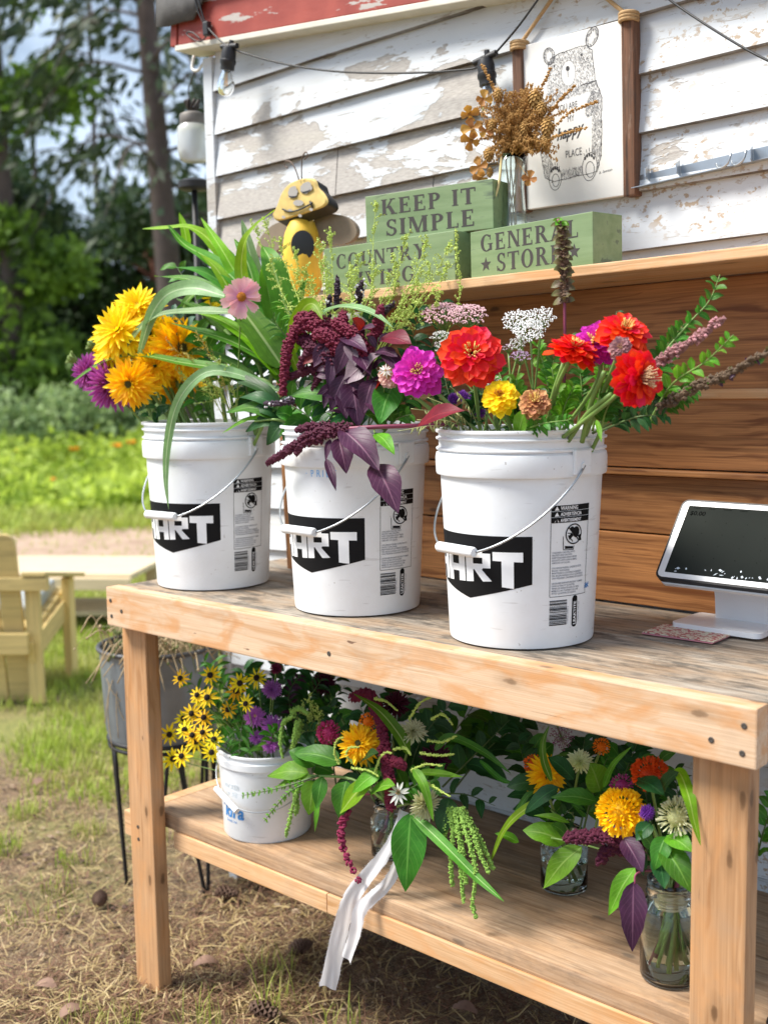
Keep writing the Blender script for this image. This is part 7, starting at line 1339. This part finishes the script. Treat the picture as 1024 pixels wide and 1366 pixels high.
for lab, pts, n, l, w, mat in (('large dark branch against the wall behind the ribboned bouquet, left', [(500, 1080, .3), (520, 1000, .34), (540, 920, .36)], 14, 62, 34, L_DEEP), ('large green branch against the wall behind the ribboned bouquet, right', [(540, 1080, .3), (590, 1000, .36), (640, 930, .38)], 14, 62, 34, L_GREEN), ('large green branch between the small bucket and the ribboned bouquet', [(450, 1060, .28), (440, 990, .30), (430, 910, .32)], 14, 54, 26, L_GREEN), ('large green branch over the ribboned jar shoulder', [(520, 1090, .15), (545, 1050, .14), (585, 1040, .14)], 9, 44, 22, L_GREEN), ('large dark branch hanging along the wall at the upper right', [(600, 1060, .38), (650, 1000, .40), (700, 960, .42)], 10, 58, 32, L_DEEP), ('dark leafy sprig at the back of the ribboned bouquet', [(540, 1060, .2), (560, 990, .24), (600, 940, .28)], 14, 40, 24, L_DEEP), ('dark sprig against the white wall right of the ribboned bouquet', [(590, 1050, .3), (640, 1000, .33), (680, 960, .35)], 10, 40, 24, L_DEEP), ('dark sprig filling the ribboned bouquet left of the pale dahlia', [(520, 1075, .18), (500, 1000, .19), (480, 940, .2)], 16, 34, 15, L_DEEP), ('dark sprig behind the golden lower sunflower', [(500, 1070, .2), (460, 1000, .22), (440, 940, .24)], 16, 34, 15, L_DEEP), ('shadowed sprig under the rail between the two left bouquets', [(430, 1010, .3), (420, 950, .32), (450, 905, .33)], 16, 32, 14, L_DEEP), ('sprig with single dark leaves by the white wall, low', [(580, 1060, .22), (620, 1060, .22), (660, 1075, .22)], 5, 30, 15, L_DEEP), ('green sprig over the ribboned jar mouth', [(520, 1085, .13), (535, 1060, .11), (560, 1045, .1)], 10, 22, 9, L_GREEN)):
    sprig(lab, pts, n, l, w, mat, STEMD, group='leafy sprigs in the ribboned bouquet')
# bouquet in the squat middle jar
flower('golden sunflower facing right in the squat jar bouquet', 'sunflower', 'teddy', 729, 1034, .17, 29, P_GOLD, (.35, -.1, .9), JBt, C_GRN, 'dome', .24, .4, group='sunflowers on the lower shelf'); pompon('orange bloom at the left edge of the squat jar bouquet', 711, 1020, .19, 13, P_ORG, JBt, (-.5, .2, 1), 'strawflower', n=80); flower('cream dahlia at the back of the squat jar bouquet', 'dahlia', 'aster', 773, 1017, .19, 20, P_CREAM, (0, .7, .7), JBt, None, sep=False); pompon('small orange marigold under the rail above the squat jar', 802, 996, .22, 11, P_ORG, JBt, (0, .4, 1), 'marigold', 'marigolds on the lower shelf', 80); umbel('dull mauve yarrow head under the rail above the squat jar', 749, 984, .24, 16, (.30, .12, .20), 26, (0, .2, 1), None)
lb2 = thing('broad_leaf_branch', 'branch with round light-veined leaves in front of the squat middle jar', 'foliage', JBt); stemo(lb2, A_((770, 1130, .2), (748, 1095, .17), (735, 1080, .17)), .0026, STEM); stemo(lb2, A_((790, 1125, .2), (797, 1090, .16), (806, 1060, .15)), .002, STEM); stemo(lb2, A_((803, 1134, .15), (770, 1125, .14), (735, 1118, .14)), .0018, STEM)
for a, b_, w, mt in (((800, 1056), (786, 1018), 38, L_FRESH), ((797, 1070), (735, 1064), 26, L_GREEN), ((754, 1124), (697, 1108), 36, L_FRESH), ((776, 1130), (724, 1186), 36, L_FRESH), ((797, 1084), (848, 1058), 24, L_GREEN), ((692, 1124), (660, 1112), 14, L_FRESH), ((760, 1098), (712, 1088), 10, L_FRESH), ((745, 1050), (700, 1085), 24, L_DEEP), ((720, 1045), (676, 1050), 30, L_DEEP), ((765, 1040), (730, 1010), 26, L_DEEP), ((755, 1115), (735, 1100), 20, L_GREEN)): lf(lb2, a, b_, .16, .13, w, mt, arch=.12)
g = 'blade leaves in the squat jar bouquet'
for lab, pts, w, mt in (('long lime blade curving down left from the squat jar bouquet', [(735, 1062, .16), (700, 1080, .14), (672, 1108, .13), (651, 1158, .13)], 13, L_LIME), ('thin blade standing up in front of the sunflower of the squat jar', [(735, 1042, .14), (725, 1015, .13), (724, 990, .13), (732, 968, .14)], 11, L_BLADE), ('narrow blade beside the left-curving one', [(730, 1050, .17), (705, 1060, .16), (688, 1085, .15), (676, 1095, .15)], 9, L_GREEN), ('bright blade crossing toward the orange marigold', [(805, 1050, .16), (818, 1020, .15), (842, 996, .15)], 9, L_FRESH), ('thin blade arching over the wall gap', [(770, 1005, .2), (740, 1010, .2), (700, 1030, .2)], 6, L_GREEN)):
    r = thing('blade_leaf', lab, 'leaf', at(*pts[0]), g); blade(r, A_(*pts), pw(w, at(*pts[1])), mt, 'blade', n=20, name='leaf_blade', roll=.2)
for lab, pts, n, l, w, mat in (('large green branch behind the squat jar sunflower', [(750, 1130, .3), (730, 1060, .32), (705, 1000, .34)], 10, 52, 30, L_GREEN), ('large dark branch under the rail behind the squat jar bouquet', [(770, 1120, .3), (785, 1050, .34), (790, 985, .35)], 14, 52, 28, L_DEEP), ('large green branch filling between the squat jar and the right bouquet', [(800, 1120, .26), (815, 1060, .28), (830, 1000, .3)], 14, 50, 26, L_GREEN), ('dark sprig at the left of the squat jar bouquet against the wall', [(745, 1120, .25), (710, 1050, .28), (690, 985, .32)], 12, 40, 22, L_DEEP), ('dark sprig at the back of the squat jar bouquet', [(760, 1110, .25), (770, 1040, .27), (780, 985, .28)], 16, 36, 18, L_DEEP), ('dark sprig under the rail between the two right bouquets', [(800, 1110, .25), (830, 1040, .27), (850, 990, .28)], 16, 36, 18, L_DEEP), ('green sprig between the squat jar sunflower and marigold', [(775, 1120, .2), (790, 1060, .2), (810, 1010, .2)], 12, 26, 9, L_GREEN), ('dark sprig over the squat jar mouth', [(755, 1135, .22), (745, 1100, .2), (770, 1070, .2)], 10, 30, 15, L_DEEP)):
    sprig(lab, pts, n, l, w, mat, STEMD, group='leafy sprigs in the squat jar bouquet')
# bouquet in the tall right jar
pompon('large golden yellow marigold in the right bouquet', 828, 1084, .09, 31, P_GOLD, JCt, (-.2, .3, 1), 'marigold', 'marigolds on the lower shelf', 210); pompon('orange marigold under the bench rail left of the right leg', 867, 1033, .11, 24, P_ORG, JCt, (0, .7, .8), 'marigold', 'marigolds on the lower shelf', 170); pompon('cream dahlia-like bloom touching the right bench leg', 903, 1090, .09, 22, P_CREAM, JCt, (.1, .4, 1), 'dahlia', None, 110, .3, .5)
gomph('deep purple globe flower right of the large golden marigold', 863, 1084, .085, 12, PURP, JCt, 'purple globe flowers'); pompon('magenta cockscomb above the large golden marigold', 829, 1048, .12, 15, plain('magenta bloom', (.30, .02, .13), .7, 0, .3, 120), JCt, (0, .6, .8), 'cockscomb', None, 80); 
am4 = thing('amaranth', 'dark burgundy amaranth plume lying left from the right bouquet, with two purple leaves', 'amaranth', JCt); fuzz(am4, A_((850, 1125, .11), (820, 1118, .10), (790, 1116, .10), (757, 1118, .11)), .0125, .008, BURGD, 620); fuzz(am4, A_((845, 1130, .12), (810, 1135, .12), (800, 1150, .12)), .010, .006, BURGD, 260); stemo(am4, A_((880, 1165, .12), (862, 1140, .11), (846, 1126, .11)), .002, STEMP)
for a, b_, w, mt in (((832, 1118), (857, 1164), 32, L_PLUM), ((845, 1176), (843, 1270), 38, L_PLUM)): lf(am4, a, b_, .07, .05, w, mt, arch=.08, n=12, fold=.25)
lb3 = thing('broad_leaf_branch', 'branch of broad green leaves drooping over the tall right jar', 'foliage', JCt); stemo(lb3, A_((888, 1185, .12), (880, 1130, .10), (870, 1100, .10)), .0026, STEM); stemo(lb3, A_((880, 1160, .11), (850, 1165, .08), (846, 1180, .07)), .0018, STEMP)
for a, b_, w, mt in (((847, 1158), (811, 1222), 30, L_FRESH), ((888, 1116), (872, 1162), 30, L_GREEN), ((888, 1116), (924, 1138), 30, L_FRESH), ((884, 1128), (922, 1192), 40, L_GREEN), ((878, 1140), (886, 1186), 30, L_DEEP), ((868, 1098), (848, 1122), 24, L_DEEP), ((878, 1060), (905, 1030), 26, L_DEEP), ((850, 1040), (886, 1062), 28, L_DEEP), ((870, 1130), (850, 1110), 24, L_GREEN)): lf(lb3, a, b_, .085, .06, w, mt, arch=.12)
r = thing('blade_leaf', 'bright lime blade curving down against the right bench leg', 'leaf', at(896, 1030, .1)); blade(r, A_((893, 1036, .09), (906, 1032, .075), (918, 1062, .035), (926, 1098, .030), (934, 1128, .028)), pw(19, at(915, 1060, .05)), L_LIME, 'blade', n=20, name='leaf_blade', roll=-.2)
for lab, pts, n, l, w, mat in (('large green branch behind the right bouquet', [(880, 1160, .2), (870, 1090, .22), (880, 1010, .22)], 14, 50, 28, L_GREEN), ('dark sprig at the back of the right bouquet', [(880, 1150, .16), (865, 1080, .18), (850, 1010, .2)], 16, 38, 20, L_DEEP), ('dark sprig behind the cream bloom by the right leg', [(890, 1160, .16), (905, 1090, .17), (900, 1030, .18)], 14, 36, 18, L_DEEP), ('green sprig around the large golden marigold', [(870, 1150, .13), (845, 1100, .13), (815, 1050, .14)], 12, 28, 13, L_GREEN), ('leafy branch beyond the right bench leg at the picture edge', [(1000, 1180, .2), (1018, 1110, .2), (1035, 1060, .2)], 14, 34, 18, L_GREEN), ('small leafy sprig hanging over the tall jar rim', [(880, 1165, .12), (862, 1140, .09), (850, 1150, .08)], 7, 26, 14, L_DEEP)):
    sprig(lab, pts, n, l, w, mat, STEMD, group='leafy sprigs in the right bouquet')

# ------------------------------------------------------------------ bud vase with dried flowers
vc = at(683, 262, .462); vc.z = zs(vc.x)+.0005; vs_ = thing('bud_vase', 'small clear glass bud vase standing behind the green box signs', 'vase', vc); VH = at(683, 207, vc.y).z-vc.z
m = MB(); o = [(0, 0), (.036, 0), (.040, .006), (.041, VH*.18), (.036, VH*.36), (.027, VH*.58), (.0235, VH*.75), (.0255, VH*.9), (.030, VH), (.0285, VH), (.0240, VH*.9), (.022, VH*.75), (.0255, VH*.58), (.0345, VH*.36), (.0392, VH*.18), (.037, .010), (0, .010)]
lathe(m, o, vc, 40); m.build('glass', JGL, vs_)
HAY = plain('dried golden stems', (.36, .19, .05), .8, 0, .35, 90); HOP = plain('dried hops', (.40, .225, .06), .8, 0, .35, 60, .2); HYD = leafm('dried hydrangea petal', (.42, .19, .04), tip=(.52, .27, .07), veins=False, trans=.25, vary=.2)
mouth = vc+V((0, 0, VH)); g = 'dried flowers in the bud vase'
dg_ = thing('dried_grass', 'bushy sheaf of dried golden-brown grass in the bud vase', 'dried flowers', vc, g)
for i in range(250):
    a = rnd.gauss(0, 1); x = 690+rnd.gauss(0, 27); y = rnd.uniform(108, 195)+abs(x-700)*.25; yy = vc.y+rnd.uniform(-.07, .06); e = at(x, y, yy); b_ = mouth+V((rnd.uniform(-.018, .018), rnd.uniform(-.018, .018), -.01)); m = MB(); C = catmull([b_, b_.lerp(e, .5)+V((0, 0, .02)), e+V((rnd.uniform(-.02, .02), 0, rnd.uniform(-.02, .0)))], 8); tube(m, C, .0007, 3, cap=False)
    for k in range(26): p = C[3+k % 6].lerp(C[min(8, 4+k % 6)], rnd.random())+rv()*.004; d = rv(); blob(m, p, .0021*rnd.uniform(.6, 1.3), 0, 0, (1, 1, 1.5))
    if i == 0: acc = m
    else: acc.add(m.v, m.f)
acc.build('seed_stems', HAY, dg_, smooth=False); sm = MB()
for k in range(12): a = k*.9; tube(sm, [vc+V((.022*cos(a), .022*sin(a), .012)), mouth+V((.016*cos(a+2.5), .016*sin(a+2.5), .0))], .0012, 5)
sm.build('stalks', plain('dry stalks', (.50, .40, .26), .8), dg_)
for lab, pts in (('long dried seed spike reaching right over the bear board', [(720, 185, vc.y-.03), (760, 150, vc.y-.05), (798, 134, vc.y-.06)]), ('dried seed spike pointing right below the longest one', [(715, 195, vc.y-.03), (745, 180, vc.y-.05), (784, 169, vc.y-.06)]), ('dried seed spike curving up at the top right', [(725, 160, vc.y-.02), (745, 135, vc.y-.04), (768, 112, vc.y-.05)]), ('dried seed spike at the top of the sheaf', [(690, 160, vc.y-.02), (720, 120, vc.y-.03), (735, 88, vc.y-.03)]), ('dried seed spike at the upper left of the sheaf', [(670, 140, vc.y-.02), (655, 110, vc.y-.03), (642, 84, vc.y-.03)])):
    r = thing('dried_seed_spike', lab, 'dried flowers', mouth, g); P = [mouth]+A_(*pts); m = MB(); C = catmull(P, 30); tube(m, C, .0007, 4, cap=False)
    for k in range(70): p = C[12+k*18//70]+rv()*.0025; blob(m, p, .0024*rnd.uniform(.6, 1.2), 0, 0, (1.6, 1, 1))
    m.build('spike', HAY, r, smooth=False)
def hop(label, px, py, y, rpx):
    P = at(px, py, y); R = pw(rpx, P); r = thing('dried_hop', label, 'dried flowers', P, g); m = MB()
    for i in range(70):
        z = 1-2*(i+.5)/70; a = i*2.39996; q = sqrt(1-z*z); d = V((q*cos(a)*.75, q*sin(a)*.75, z)); s = V((-sin(a), cos(a), 0))*R*.22; p = P+d*R*.85; m.add([p-s, p+s, p+s*.5+d*R*.25-UP*R*.28, p-s*.5+d*R*.25-UP*R*.28], [(0, 1, 2, 3)])
    blob(m, P, R*.75, 1, 0, (.75, .75, 1)); m.build('cone', HOP, r, smooth=False); stemo(r, [P+UP*R, P.lerp(mouth, .5), mouth], .0006, HAY, 6)
for lab, x, y, rp in (('dried hop cone right of the sheaf, largest', 730, 166, 16), ('dried hop cone upper right of the sheaf', 714, 128, 17), ('dried hop cone at the upper middle of the sheaf', 722, 142, 13), ('dried hop cone low at the left of the vase mouth', 652, 203, 12), ('small dried hop cone beside the vase shoulder', 653, 228, 8), ('dried hop cone in the middle of the sheaf', 700, 168, 12), ('dried hop cone at the upper left of the sheaf', 664, 124, 12), ('dried hop cone behind the right spikes', 728, 185, 12), ('dried hop cone at the left middle of the sheaf', 656, 165, 11)): hop(lab, x, y, vc.y-.04, rp*.8)
def hyd(label, px, py, y, rpx):
    P = at(px, py, y); r = thing('dried_hydrangea', label, 'dried flowers', P, g); me = petal_me(HYD, .85, 'round', -.1, .3); Fm = frame(P, facing(P, (rnd.uniform(-.6, .2), rnd.uniform(-.3, .5), 1)), rnd.random()*3); R = pw(rpx, P)
    for k in range(4): s = R*rnd.uniform(.85, 1.15); link('petal', me, r, mw=Fm @ M.Rotation(k*pi/2+rnd.gauss(0, .15), 4, 'Z') @ M.Rotation(-rnd.uniform(0, .5), 4, 'Y') @ M.Diagonal((s, s, s, 1)))
    stemo(r, [P, P.lerp(mouth, .5), mouth], .0005, HAY, 5)
for lab, x, y, rp in (('dried hydrangea floret at the far left, upper', 626, 152, 13), ('dried hydrangea floret at the far left, middle', 630, 170, 15), ('dried hydrangea floret at the far left, lower of the upper group', 628, 187, 14), ('dried hydrangea floret left of the hop cones', 648, 174, 12), ('dried hydrangea floret hanging left of the vase', 640, 222, 14), ('dried hydrangea floret hanging lowest left of the vase', 640, 238, 11), ('dried hydrangea floret hanging right of the vase neck', 706, 238, 12), ('dried hydrangea floret upper left of the sheaf', 645, 132, 12)): hyd(lab, x, y, vc.y-.05, rp)
r = thing('straw_stalk', 'single pale straw stalk leaning out of the bud vase to the left', 'dried flowers', mouth, g); stemo(r, [mouth+V((-.01, -.02, .012)), at(664, 250, vc.y-.05), at(646, 296, vc.y-.06)], .0026, plain('pale straw', (.62, .50, .24), .7), 6, 'stalk')
